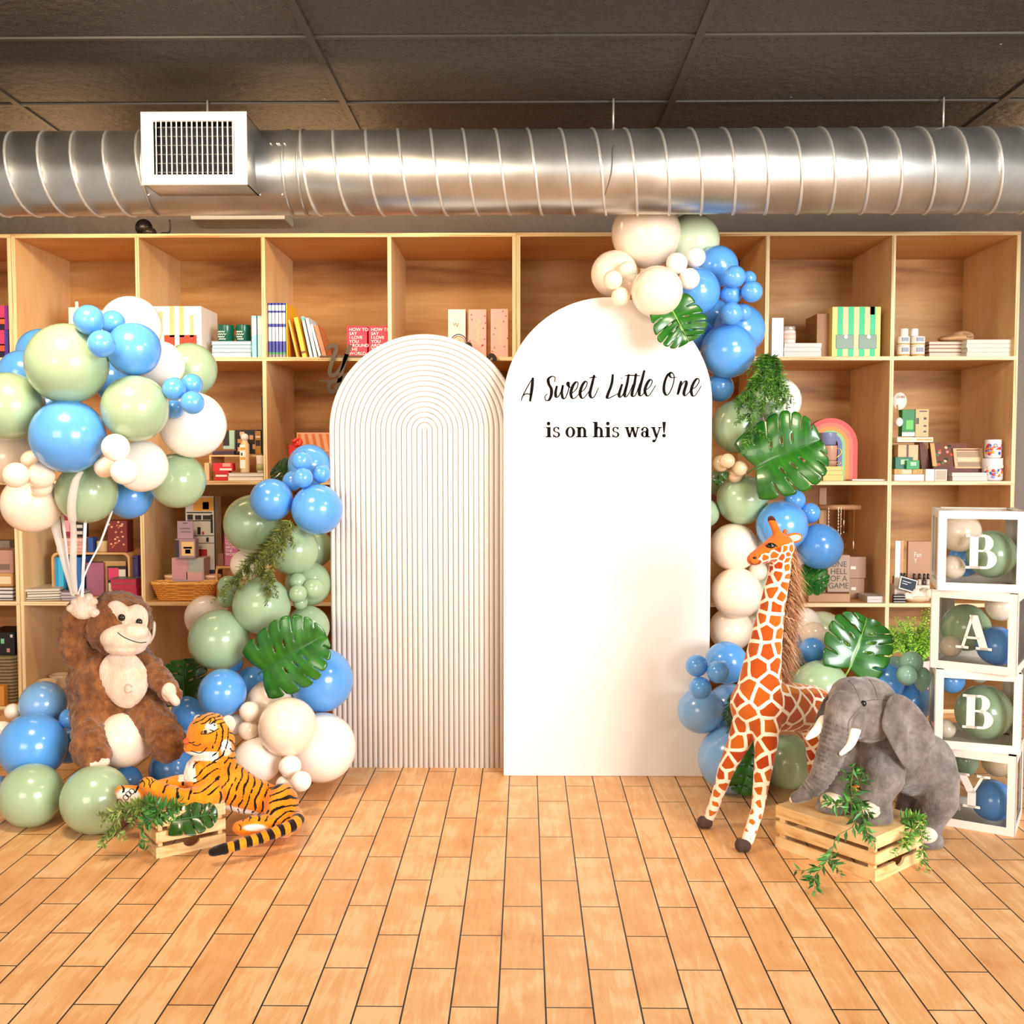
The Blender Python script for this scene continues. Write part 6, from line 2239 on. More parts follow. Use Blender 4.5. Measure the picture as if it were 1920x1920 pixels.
MB().bbox((-24 * k_, -.003, 0), (-16 * k_, -.0005, 50 * k_)).build('spine_strip', mat('#d9ac74', .5), fb)
bb_ = thing('book', 'beige booklet with printed panels in front of the floral book', 'book', (bs.x + 24 * k_, YS + .094, sz_(1) + 23 * k_))
bb_.rotation_euler = (-.35, 0, -.05)
MB().bbox((-24 * k_, 0, 0), (30 * k_, .006, 40 * k_)).build('cover', mat('#dcb98c', .5), bb_)
for v0, v1, c_ in ((.08, .3, '#a99074'), (.34, .52, '#ecd2ae'), (.56, .82, '#b29a7c'), (.88, .93, '#7a5a3c')):
    MB().bbox((-18 * k_, -.0015, 40 * k_ * v0), (24 * k_, -.0003, 40 * k_ * v1)).build('printed_panel', mat(c_, .5), bb_)
flat_stack(nth(['lower white box with red end before the book stand', 'upper white box with red end before the book stand']), 1786, 1853, [893, 886], 1, .025, .07, ['#f6efe8', '#fbf7f2'], 'white boxes before the stand', edge='#f7e9e2', jitter=.004, name='gift_box', cat='box')
for x0, x1, yt, yb, lb in ((1851, 1888, 859, 898, 'lower floral painted mug at the right end'), (1854, 1884, 824, 858, 'upper floral painted mug at the right end')):
    o = mug(lb, x0, x1, yt, yb, .03, '#e9e4ea', row=1 if yb > 880 else None, handle=0, group='floral mugs')
    if yb > 880:
        zf = o.location.z + (at(x0, yt, YS + .03).z - o.location.z)
    else:
        tgt = at(x0, yt, YS + .03).z - zf - .0006
        cur = at(x0, yt, YS + .03).z - o.location.z
        o.location.z = zf + .0006
        for ch_ in o.children:
            ch_.scale.z = tgt / cur
    r_ = (at(x1, 860, YS + .03).x - at(x0, 860, YS + .03).x) / 2
    for _ in range(30):
        t, z = random.uniform(-2.9, -.2), random.uniform(.015, .07 if yb > 880 else .062)
        MB().sphere((0, 0, 0), (.009, .0025, .008), 10, 6, M=Matrix.Translation((r_ * .985 * math.cos(t), r_ * .985 * math.sin(t), z)) @ Matrix.Rotation(t + math.pi / 2, 4, 'Z')).build('painted_flower', mat(random.choice(['#e8762a', '#d42f2f', '#f2a93a', '#3a5fb4', '#8a9ad0', '#f5e3d0', '#c23a5e']), .35), o)

# ------------------------------------------------------------------ third row, left
zz = flat_stack(nth(['lowest dark-covered notebook at the far left edge', 'second dark-covered notebook at the far left edge', 'third dark-covered notebook at the far left edge', 'topmost brown notebook at the far left edge']), -40, 24, [1122, 1114, 1107, 1101], 2, .03, .16, ['#2a2230', '#2e2634', '#332a36', '#7a4a2c'], 'notebooks at the far left', edge='#f3eee8', jitter=.003)
o, w_, ht = goods('carton', 'tan carton with a cream label on the notebooks at far left', 'box', -40, 24, 1075, 2, .05, .14, '#c9975c', z0=zz + .0006, faces=[('cream_label', .55, .95, .2, .75, '#f0d3a8')])
goods('gift_box', 'dusky pink carton above the tan one at far left', 'box', -40, 24, 1032, 2, .05, .14, '#b98a78', z0=o['zt'] + .0006, faces=[('grey_print', .3, .9, .15, .4, '#7a6256')])
goods('gift_box', 'small grey printed box at the back of the far left shelf', 'box', -20, 18, 1014, 2, .25, .1, '#9a8d82')
flat_stack(nth(['lowest cream journal of the sliding stack by the left divider', 'second cream journal of the sliding stack by the left divider', 'third cream journal of the sliding stack by the left divider', 'fourth cream journal of the sliding stack by the left divider', 'topmost cream journal of the sliding stack by the left divider']), 50, 112, [1124, 1119, 1114, 1109, 1104], 2, .03, .2, ['#e9dcc0', '#4a3b2c', '#efe4cc', '#5a4632', '#eadfc6'], 'cream journals', edge='#f9f1df', rot=.25, jitter=.007)
zz = flat_stack(nth(['lower lilac booklet behind the raised paw', 'middle lilac booklet behind the raised paw', 'upper lilac booklet behind the raised paw']), 114, 150, [1122, 1116, 1110], 2, .03, .14, ['#a08a9a', '#8d7a94', '#b09aa6'], 'lilac booklets', edge='#d9cdd4', jitter=.003)
# wooden frame shelf
fa, fb_ = at(96, 1036, YS + .12), at(243, 1036, YS + .12)
fw, fh = fb_.x - fa.x, fa.z - sz_(2)
fs_ = thing('wooden_frame_shelf', 'round-cornered wooden frame shelf behind the raised paw', 'shelf', ((fa.x + fb_.x) / 2, YS + .12, sz_(2)))
R_ = .03
outl = [(-fw / 2, 0), (fw / 2, 0)] + [(fw / 2 - R_ + R_ * math.cos(t), fh - R_ + R_ * math.sin(t)) for t in [math.pi / 2 * i / 8 for i in range(9)]] + [(-fw / 2 + R_ + R_ * math.cos(t), fh - R_ + R_ * math.sin(t)) for t in [math.pi / 2 + math.pi / 2 * i / 8 for i in range(9)]]
cxo, czo = 0, fh / 2
inl = [(x * (1 - .02 / fw * 1.0) if True else x, .007 + z * (1 - .016 / fh)) for x, z in outl]
fm = MB()
n = len(outl)
vs = [(x, 0, z) for x, z in outl] + [(x, .2, z) for x, z in outl] + [(x, 0, z) for x, z in inl] + [(x, .2, z) for x, z in inl]
fs2 = []
for i in range(n):
    j = (i + 1) % n
    fs2 += [(i, j, n + j, n + i), (2 * n + j, 2 * n + i, 3 * n + i, 3 * n + j), (j, i, 2 * n + i, 2 * n + j), (n + i, n + j, 3 * n + j, 3 * n + i)]
fm.add(vs, fs2)
fm.build('bent_frame', wood('bent_birch', [(0.3, '#c8935a'), (0.7, '#e2b983')], (4, 4, 4), 5), fs_)
MB().bbox((-fw / 2 + .01, .19, .01), (fw / 2 - .01, .195, fh - .01)).build('back_board', FLAT, fs_)
zf = sz_(2) + fh + .0006
zt_f = zf
for i in range(4):
    goods('booklet', ['lowest', 'second', 'third', 'topmost'][i] + ' pink booklet of the pile on the wooden frame shelf', 'book', 105, 160, 1000, 2, .14, .1, ['#d29a92', '#dba79c', '#cf938c', '#e0b0a4'][i], z0=zf, h=.0165, group='pink booklets')
    zf += .017
goods('gift_box', 'small royal blue box beside the pink booklets', 'box', 164, 174, 1008, 2, .14, .06, '#2f4f9a', z0=zt_f)
mug('small tan jar between the blue box and burgundy carton', 177, 199, 1011, 1031, .14, '#d3b48a', handle=0, cat='jar', name='jar').location.z = zt_f
o, w_, ht = goods('gift_box', 'burgundy carton with cream floral print on the frame shelf', 'box', 201, 238, 976, 2, .14, .08, '#6e1f1e', z0=zt_f, faces=[('front_print', .02, .98, .02, .98, '#7a2422')])
for _ in range(22):
    MB().sphere((random.uniform(-.44, .44) * w_, -.0016, random.uniform(.06, .95) * ht), (.0065, .0012, .005), 8, 6).build('printed_petal', mat(random.choice(['#e3b08a', '#d99a74', '#c8604a']), .5), o)
goods('book', 'dark pink book standing behind the ribbons', 'book', 118, 133, 962, 2, .24, .05, '#9a2247', z0=zt_f, faces=[('pale_print', .2, .8, .5, .8, '#e7a6b0')])
goods('book', 'black and white lettered book behind the white stick', 'book', 140, 158, 972, 2, .24, .05, '#1d1a1a', z0=zt_f, faces=[('white_print', .2, .8, .1 + .2 * i, .2 + .2 * i, '#d9d4cc') for i in range(4)])
for x0, x1, c_, lb in ((98, 108, '#1f9bd8', 'bright blue folder leftmost in the wooden frame shelf'), (108, 118, '#43b8e6', 'sky blue folder second in the wooden frame shelf'), (127, 136, '#123f8c', 'navy folder third in the wooden frame shelf'), (139, 151, '#2a6fb8', 'mid blue folder right of the navy one in the frame shelf')):
    goods('folder', lb, 'book', x0, x1, 1042, 2, .14, .14, c_, z0=sz_(2) + .0085, h=fh - .035)
goods('folder', 'dusky pink folder in the middle of the frame shelf', 'book', 161, 194, 1055, 2, .15, .05, '#a4607c', z0=sz_(2) + .0085)
goods('folder', 'kraft folder tab behind the patterned books', 'book', 194, 236, 1052, 2, .17, .012, '#d1a566', z0=sz_(2) + .0085)
o, w_, ht = goods('book', 'pink and black patterned book leaning in the frame shelf', 'book', 201, 237, 1062, 2, .13, .02, '#241a1c', z0=sz_(2) + .0085, faces=[('pink_print', .05, .6, .55, .95, '#d8406a'), ('cream_print', .6, .95, .3, .9, '#e9dcc8'), ('cream_print', .05, .4, .1, .45, '#efe6d4')])
zz = flat_stack(nth(['lowest raspberry pink book beside the monkey', 'second raspberry pink book beside the monkey', 'third raspberry pink book beside the monkey', 'fourth raspberry pink book beside the monkey', 'topmost grey glass-topped box on the raspberry books']), 208, 256, [1122, 1113, 1104, 1095, 1085], 2, .03, .09, ['#d83a5c', '#e24a6a', '#d83a5c', '#e24a6a', '#7d7a72'], 'raspberry books', edge='#c93252', jitter=.003)
goods('package', 'purple hanging packet at the divider in the third row', 'box', 246, 258, 1042, 2, .16, .04, '#4a3f86', faces=[('hang_slot', .25, .75, .92, .95, '#1d1a30')])

# ------------------------------------------------------------------ third row, second column
o, w_, ht = goods('gift_box', 'tall black and white carton printed with little street scenes', 'box', 345, 403, 930, 2, .22, .1, '#d8d0c4', z0=sz_(2) + .13, faces=[('orange_sky', .3, .95, .80, .98, '#e0a034'), ('red_square', .38, .72, .06, .28, '#b3161a'), ('red_window', .6, .8, .82, .92, '#8f2a1c'), ('black_border', .0, .04, 0, 1, '#171412'), ('black_border', .96, 1, 0, 1, '#171412')])
for (u0, u1, v0, v1) in ((.08, .9, .77, .785), (.08, .9, .66, .672), (.1, .28, .68, .75), (.35, .55, .68, .74), (.6, .85, .68, .74), (.08, .95, .46, .468), (.08, .95, .36, .366), (.42, .52, .48, .58), (.7, .78, .38, .44), (.15, .3, .38, .44), (.08, .2, .5, .62), (.85, .92, .5, .75)):
    MB().bbox((-w_ / 2 + u0 * w_, -.0022, v0 * ht), (-w_ / 2 + u1 * w_, -.0015, v1 * ht)).build('ink_line', mat('#171412', .5), o)
MB().sphere((.1 * w_, -.002, .5 * ht), (.006, .0012, .009), 10, 8).build('red_figure', mat('#c1272d', .5), o)
bx = goods('carton', 'black carton under the street scene carton', 'box', 372, 404, 1000, 2, .21, .1, '#141216', h=.128)
zp_ = goods('gift_box', 'pastel pink and grey carton under the lilac perfume box', 'box', 322, 382, 1046, 2, .12, .1, '#b9a0a6', z0=sz_(2) + .082, faces=[('pink_wash', .0, .48, .1, .95, '#d49aa8'), ('grey_wash', .55, .98, .4, .98, '#a9b0ac'), ('pink_wash', .45, .95, .05, .4, '#dba7a2')])
o2 = goods('gift_box', 'small lilac perfume box with a cream label and hang tab', 'box', 328, 366, 1011, 2, .10, .055, '#a58a9c', z0=zp_[0]['zt'] + .0006, faces=[('cream_label', .32, .94, .12, .86, '#e9c98a'), ('dark_side', .0, .2, .05, .95, '#3a2a30'), ('bird_print', .5, .76, .24, .46, '#6d5670'), ('rose_band', .42, .84, .5, .6, '#c98d6a')])
goods('gift_tag', 'lilac hang card above the perfume box', 'card', 332, 362, 977, 2, .13, .006, '#b698ac', z0=o2[0]['zt'] + .0006, faces=[('hang_slot', .35, .65, .86, .9, '#3a2a34'), ('print_line', .15, .8, .55, .6, '#7d6478'), ('print_line', .2, .85, .36, .40, '#7d6478')])
# support under the pastel carton: two tan tubs in a row and one more, then the basket
for i, (x0, x1) in enumerate(((304, 332), (343, 371), (380, 410))):
    mug(['leftmost', 'middle', 'rightmost'][i] + ' of the three tan tubs behind the wicker basket', x0, x1, 1079, 1126, .13 - .0 * i, '#d19a78', row=2, handle=0, cat='tub', name='tub', group='tan tubs', taper=.95, band=(.86, 1.0, '#ecc9b0'))
# wicker basket
ba, bb2 = at(280, 1093, YS + .02), at(400, 1093, YS + .02)
wb, hb_ = bb2.x - ba.x, ba.z - sz_(2)
bsk = thing('wicker_basket', 'shallow rectangular golden wicker basket on the third shelf', 'basket', ((ba.x + bb2.x) / 2, YS + .075, sz_(2)))
WK = mat('#d08a34', .6, vary=.25, nscale=60)


def rrect(hw, hd, n=40, rad=.02):
    out = []
    for i in range(n):
        t = 2 * math.pi * i / n
        c, s_ = math.cos(t), math.sin(t)
        p = 5.0
        out.append((hw * math.copysign(abs(c) ** (2 / p), c), hd * math.copysign(abs(s_) ** (2 / p), s_)))
    return out


wv = MB()
rows = 9
for r_i in range(rows):
    f = (r_i + .5) / rows
    pts = []
    o_l = rrect(wb / 2 * (.78 + .20 * f), .05 * (.85 + .15 * f), 72)
    for j, (x, y) in enumerate(o_l):
        s_ = 1 + .016 * (1 if (j // 2 + r_i) % 2 else -1)
        pts.append((x * s_, y * (1 + .06 * (1 if (j // 2 + r_i) % 2 else -1)), hb_ * f * .93 + .003))
    wv.tube(pts, hb_ / rows * .52, 6, closed=True)
wv.build('woven_wall', WK, bsk)
MB().prism(rrect(wb / 2 * .78, .042), 0.001, .005, plane='xy').build('basket_base', WK, bsk)
rm = MB()
for q in (0, 1):
    pts = [(x, y, hb_ * .95 + .004 * math.sin(j * .8 + q * 3.1)) for j, (x, y) in enumerate(rrect(wb / 2, .051, 80))]
    rm.tube(pts, .0045, 6, closed=True)
rm.build('rim', mat('#e6b062', .6), bsk)
o, w_, ht = goods('book', 'mauve pink book with white lines ending in WORLD', 'book', 420, 446, 1000, 2, .14, .03, '#b4638a', z0=sz_(2) + .16, faces=[('side_strip', 0, .04, 0, 1, '#8e2f4e')])
front_text(o, 'SAY\nI LOVE\nYOU\nAROUND\nTHE\nWORLD', ht * .115, -w_ * .4, ht * .86, '#f6e6ea', 1, 'LEFT', .95)
goods('carton', 'brown folder beside the mauve book above the bent frame', 'book', 408, 419, 1028, 2, .15, .05, '#7d4a36', z0=sz_(2) + .16, h=.06)
fr2 = thing('wooden_frame_shelf', 'small bent wooden frame shelf below the mauve book', 'shelf', ((at(405, 1054, YS + .12).x + at(460, 1054, YS + .12).x) / 2, YS + .12, sz_(2)))
fw2 = at(460, 1054, YS + .12).x - at(405, 1054, YS + .12).x
pts = cr([(-fw2 / 2, .008, .006), (-fw2 / 2, .008, .13), (-fw2 / 2 + .015, .008, .150), (0, .008, .152), (fw2 / 2 - .015, .008, .150), (fw2 / 2, .008, .13), (fw2 / 2, .008, .006)], 5)
MB().tube(pts, .006, 8).build('bent_frame', mat('#d7a468', .5), fr2)
MB().bbox((-fw2 / 2, .0, .152), (fw2 / 2, .12, .158)).build('frame_top', FLAT, fr2)
MB().bbox((-fw2 / 2, .0, 0), (fw2 / 2, .12, .006)).build('frame_bottom', FLAT, fr2)
MB().bbox((-fw2 / 2, .11, .006), (fw2 / 2, .116, .152)).build('back_board', FLAT, fr2)

# ------------------------------------------------------------------ third row, right
jw = at(1542, 1000, YS + .20)
js = thing('jewellery_stand', 'wooden T-shaped jewellery stand with hanging silver chains', 'stand', (jw.x, YS + .20, sz_(2)))
k_ = mpp(jw)
WAL = wood('walnut', [(0.3, '#9a6a42'), (0.7, '#c39468')], (8, 8, 3), 5)
tp_ = at(1542, 914, YS + .20).z - sz_(2)
MB().bbox((-7 * k_, 0, 0), (7 * k_, .012, tp_)).build('post', WAL, js, bevel=.003)
zc_b = at(1542, 951, YS + .20).z - sz_(2)
MB().tube([(-9 * k_, -.012, zc_b), (69 * k_, -.012, zc_b)], 5 * k_, 14, round_ends=False).build('crossbar', WAL, js)
MB().bbox((-30 * k_, -.04, 0), (40 * k_, .06, .012)).build('base', WAL, js)
SIL = mat('#efe6d8', .25, .7)
for x, ln, nb in ((8, 40, 5), (26, 60, 9), (31, 62, 4), (44, 22, 0)):
    if nb == 0:
        continue
    nk = MB()
    nk.tube([(x * k_, -.026, zc_b), (x * k_, -.027, zc_b - ln * k_)], .0012, 6)
    for q in range(nb):
        nk.sphere((x * k_, -.028, zc_b - (8 + q * (ln - 8) / nb) * k_), (.0035, .0035, .006), 10, 8)
    nk.build('necklace', SIL, js)
for x, y, s_ in ((1582, 980, .016), (1582, 998, .005), (1600, 1022, .022)):
    q = at(x, y, YS + .20) - js.location
    MB().sphere((q.x, .0, q.z), (.003, .003, s_), 10, 10).build('pendant', SIL, js)
    MB().tube([(q.x, 0, q.z + s_), (q.x, -.006, zc_b)], .0006, 6).build('fine_chain', mat('#b98f66', .4, .4), js)
o, w_, ht = goods('pouch', 'tan foil pouch with black stacked lettering in front of two cartons', 'bag', 1552, 1594, 1040, 2, .06, .035, '#a98b76', z0=sz_(2) + .042, rough=.3, bevel=.01, faces=[('front_sheet', .02, .98, .02, .98, '#b0927c')])
front_text(o, 'ONE\nHELL\nOF A\nGAME', ht * .21, 0, ht * .68, '#2c211c', .95)
goods('carton', 'upper kraft carton behind the foil pouch', 'box', 1592, 1624, 1044, 2, .16, .12, '#ab8566', z0=sz_(2) + .10, faces=[('white_word', .1, .4, .42, .56, '#efe2d2')])
goods('carton', 'lower kraft carton behind the foil pouch', 'box', 1592, 1621, 1080, 2, .16, .12, '#a57f60', h=.099, faces=[('white_word', .15, .45, .42, .56, '#efe2d2')])
goods('carton', 'flat wooden box under the foil pouch', 'box', 1516, 1594, 1116, 2, .03, .12, '#b98b60', h=.040)
goods('package', 'light brown packet standing left of the foil pouch', 'box', 1534, 1549, 1062, 2, .08, .04, '#c49672', z0=sz_(2) + .041)
flat_stack(nth(['lower white notebook at the divider right of the foil pouch', 'upper white notebook at the divider right of the foil pouch']), 1626, 1664, [1124, 1118], 2, .02, .13, ['#f4f0ec', '#fbf9f6'], 'white notebooks', edge='#efe8e0', jitter=.001)
o, w_, ht = goods('card', 'kraft card reading Fan with white serif-like letters', 'card', 1703, 1748, 1015, 2, .16, .02, '#b98a66', z0=sz_(2) + .10)
front_text(o, 'Fan\nY', .034, -.03, ht * .58, '#f0e4d6', .8, 'LEFT', .9, y=-.001)
goods('carton', 'long plain carton behind the spray bottles', 'box', 1690, 1745, 1060, 2, .165, .12, '#a47a58', h=.098)
goods('card', 'white card standing at the divider behind the spray bottles', 'card', 1679, 1689, 1014, 2, .10, .012, '#f1ebe4')
goods('card', 'tan framed card just right of the white card', 'card', 1689, 1695, 1013, 2, .14, .012, '#c9986c')
zst = sz_(2)
bxs = goods('tray', 'low white tray carrying the spray bottles', 'tray', 1678, 1744, 1082, 2, .085, .075, '#d9cfc4', h=.075)
for i, x in enumerate((1684, 1692, 1699, 1714, 1724, 1733, 1740)):
    q = at(x, 1075, YS + .10)
    b_ = thing('spray_bottle', ['leftmost of the three near the divider', 'middle of the three near the divider', 'rightmost of the three near the divider', 'first in the row of four before the kraft card', 'second in the row of four before the kraft card', 'third in the row of four before the kraft card', 'last of the row of four, touching the B box'][i] + ', small spray bottle with black cap', 'bottle', (q.x, YS + .10 + (.02 if i < 3 else 0), zst + .0756), 0, 'small spray bottles')
    MB().lathe([(.009, 0), (.0095, .002), (.0095, .022), (.005, .028)], 16).build('bottle_body', mat('#4a3a2e', .15) if i % 2 else mat('#c9bfb2', .15), b_)
    MB().lathe([(.0055, .028), (.006, .03), (.006, .052), (.003, .055)], 16).build('cap', mat('#16161a', .3), b_)
cbp = at(1702, 1086, YS + .03)
cb_ = thing('chalkboard_sign', 'small tilted chalkboard sign with white frame before the spray bottles', 'sign', (cbp.x, YS + .035, sz_(2) + .055))
cb_.rotation_euler = (-.3, .28, 0)
MB().bbox((-.042, 0, 0), (.042, .004, .062)).build('frame', mat('#f2ede4', .5), cb_)
MB().bbox((-.037, -.001, .005), (.037, .001, .057)).build('slate', mat('#26313d', .6), cb_)
MB().bbox((-.03, -.0018, .04), (.012, -.001, .043)).bbox((-.03, -.0018, .028), (-.004, -.001, .031)).build('chalk_marks', mat('#e9edf0', .6), cb_)
fl_ = MB()
random.seed(2)
fq = at(1716, 1112, YS + .04)
for _ in range(16):
    fl_.sphere((random.uniform(-.06, .06), random.uniform(-.02, .025), random.uniform(.012, .052)), random.uniform(.016, .026), 10, 8)
bk2 = thing('filled_bowl', 'bowl heaped with white fluffy filling below the chalkboard sign', 'bowl', (fq.x + .012, YS + .052, sz_(2)))
fuse('fluff', fl_, .005, 1, mat('#f6e9d6', .9, bump=.8, bscale=90), bk2)
MB().lathe([(.04, 0), (.06, .012), (.070, .03), (.066, .03), (.05, .012)], 28, M=Matrix.Scale(.6, 4, (0, 1, 0))).build('bowl', mat('#e2c9a6', .5), bk2)
flat_stack(nth(['lowest black notebook at the divider under the chalkboard sign', 'middle black notebook at the divider under the chalkboard sign', 'topmost black notebook at the divider under the chalkboard sign']), 1674, 1692, [1127, 1122, 1117], 2, .005, .10, ['#1c1a1e', '#222024', '#1c1a1e'], 'black notebooks', edge='#efe9e4', jitter=.001) if False else None
for i in range(3):
    goods('notebook', ['lowest', 'middle', 'topmost'][i] + ' black notebook at the divider under the chalkboard sign', 'book', 1676, 1698, 1100, 2, .008, .02, '#1b191d', z0=sz_(2) + i * .0132, h=.0125, group='black notebooks', faces=[('page_edge', .0, 1, .3, .5, '#d9d2ca')])

# ------------------------------------------------------------------ bottom row
o, w_, ht = goods('gift_box', 'black box with small coloured dots at the far left of the bottom row', 'box', -30, 27, 1186, 3, .10, .2, '#15131a', z0=at(0, 1232, YS + .1).z, faces=[('green_dot', .55, .66, .55, .75, '#7fd09a'), ('pink_dot', .74, .84, .2, .36, '#e88fa0'), ('white_dot', .86, .94, .8, .92, '#f1edf2')])
WKG = mat('#8d7c58', .7, vary=.3, nscale=50)
gb_ = thing('wicker_hamper', 'tall grey-green woven hamper at the far left of the bottom row', 'basket', (at(0, 1280, YS + .06).x, YS + .20, sz_(3)))
hh = at(0, 1231, YS + .06).z - sz_(3) - .002
ww = MB()
for r_i in range(14):
    z = hh * (r_i + .5) / 14
    pts = [(x * (1 + .012 * (1 if (j // 2 + r_i) % 2 else -1)), y, z) for j, (x, y) in enumerate(rrect(.075, .13, 60))]
    ww.tube(pts, hh / 14 * .5, 6, closed=True)
ww.build('woven_wall', WKG, gb_)
MB().prism(rrect(.07, .12), .001, .006, plane='xy').build('basket_base', WKG, gb_)
MB().prism(rrect(.072, .125), hh - .008, hh, plane='xy').build('lid', WKG, gb_)
for x0, x1, yt, lb in ((60, 98, 1279, 'cream pot rim behind the dusty blue balloon, the nearer one'), (85, 122, 1268, 'cream pot beside the monkey, the farther one')):
    mug(lb, x0, x1, yt, 1335, .05 if x0 == 60 else .16, '#e6cba4', row=3, handle=0, cat='pot', name='pot', taper=.8, group='cream pots in the bottom row')
goods('carton', 'orange tan carton in front of the hamper at far left', 'box', -30, 7, 1286, 3, .01, .04, '#d8953f')

# dark metal script sign hung on the shelf edge, mostly hidden by the arches
ms = thing('script_sign', 'dark metal cursive sign fixed to the shelves, mostly behind the ribbed arch', 'sign', (at(780, 700, YS - .03).x, YS - .03, at(780, 690, YS).z))
DM = mat('#3a2c20', .35, .6)


def sp_px(x, y):
    p = at(x, y, YS - .03) - ms.location
    return Vector((p.x, p.z))


mb = MB()
for s_ in ([(612, 655), (621, 648), (631, 651), (627, 666), (622, 680), (618, 697), (622, 704), (632, 700), (642, 684), (650, 664), (657, 646)], [(650, 664), (642, 694), (635, 718), (627, 733), (618, 732), (617, 722), (623, 716), (636, 713), (652, 702), (690, 680), (730, 662)],
           [(730, 662), (760, 640), (775, 660), (770, 690), (790, 690), (820, 660)], [(820, 660), (850, 690), (868, 660), (878, 645), (882, 652), (880, 672)], [(880, 672), (905, 690), (915, 672), (922, 666), (928, 672), (926, 678)]):
    ribbon2(mb, [sp_px(*p) for p in cr(s_, 6)], .019, 0, .008)
mb.build('cursive_strokes', DM, ms)
for (xa_, ya_), (xb_, yb_) in (((598, 668), (880, 668)), ((598, 714), (640, 714))):
    a, b = sp_px(xa_, ya_), sp_px(xb_, yb_)
    MB().bbox((a.x, .009, a.y - .004), (b.x, .017, a.y + .004)).build('mounting_rail', DM, ms)

# ================================================================== LEAVES AND GREENERY
def leaf_mat(key, dark, light, rough=0.28):
    m = bpy.data.materials.new(key)
    m.use_nodes = True
    nt = m.node_tree
    b = nt.nodes['Principled BSDF']
    at_ = nt.nodes.new('ShaderNodeAttribute')
    at_.attribute_name = 'vein'
    tc = nt.nodes.new('ShaderNodeTexCoord')
    nz = nt.nodes.new('ShaderNodeTexNoise')
    nz.inputs['Scale'].default_value = 14
    nz.inputs['Detail'].default_value = 4
    nt.links.new(tc.outputs['Object'], nz.inputs['Vector'])
    ad = nt.nodes.new('ShaderNodeMath')
    ad.operation = 'MULTIPLY_ADD'
    ad.inputs[1].default_value = 0.7
    nt.links.new(nz.outputs['Fac'], ad.inputs[0])
    sc = nt.nodes.new('ShaderNodeMath')
    sc.operation = 'MULTIPLY'
    sc.inputs[1].default_value = 0.6
    nt.links.new(at_.outputs['Fac'], sc.inputs[0])
    nt.links.new(sc.outputs[0], ad.inputs[2])
    r_ = ramp(nt, [(0.2, dark), (0.85, light)])
    nt.links.new(ad.outputs[0], r_.inputs['Fac'])
    nt.links.new(r_.outputs['Color'], b.inputs['Base Color'])
    b.inputs['Roughness'].default_value = rough
    b.inputs['Coat Weight'].default_value = 0.25
    return m


LEAF = leaf_mat('monstera_leaf', '#0d4a0e', '#3f9424')
LEAFD = leaf_mat('dark_monstera_leaf', '#1a3a10', '#41701f')
RIBM = mat('#8fbf52', .4)
RIBD = mat('#2f6a28', .4)


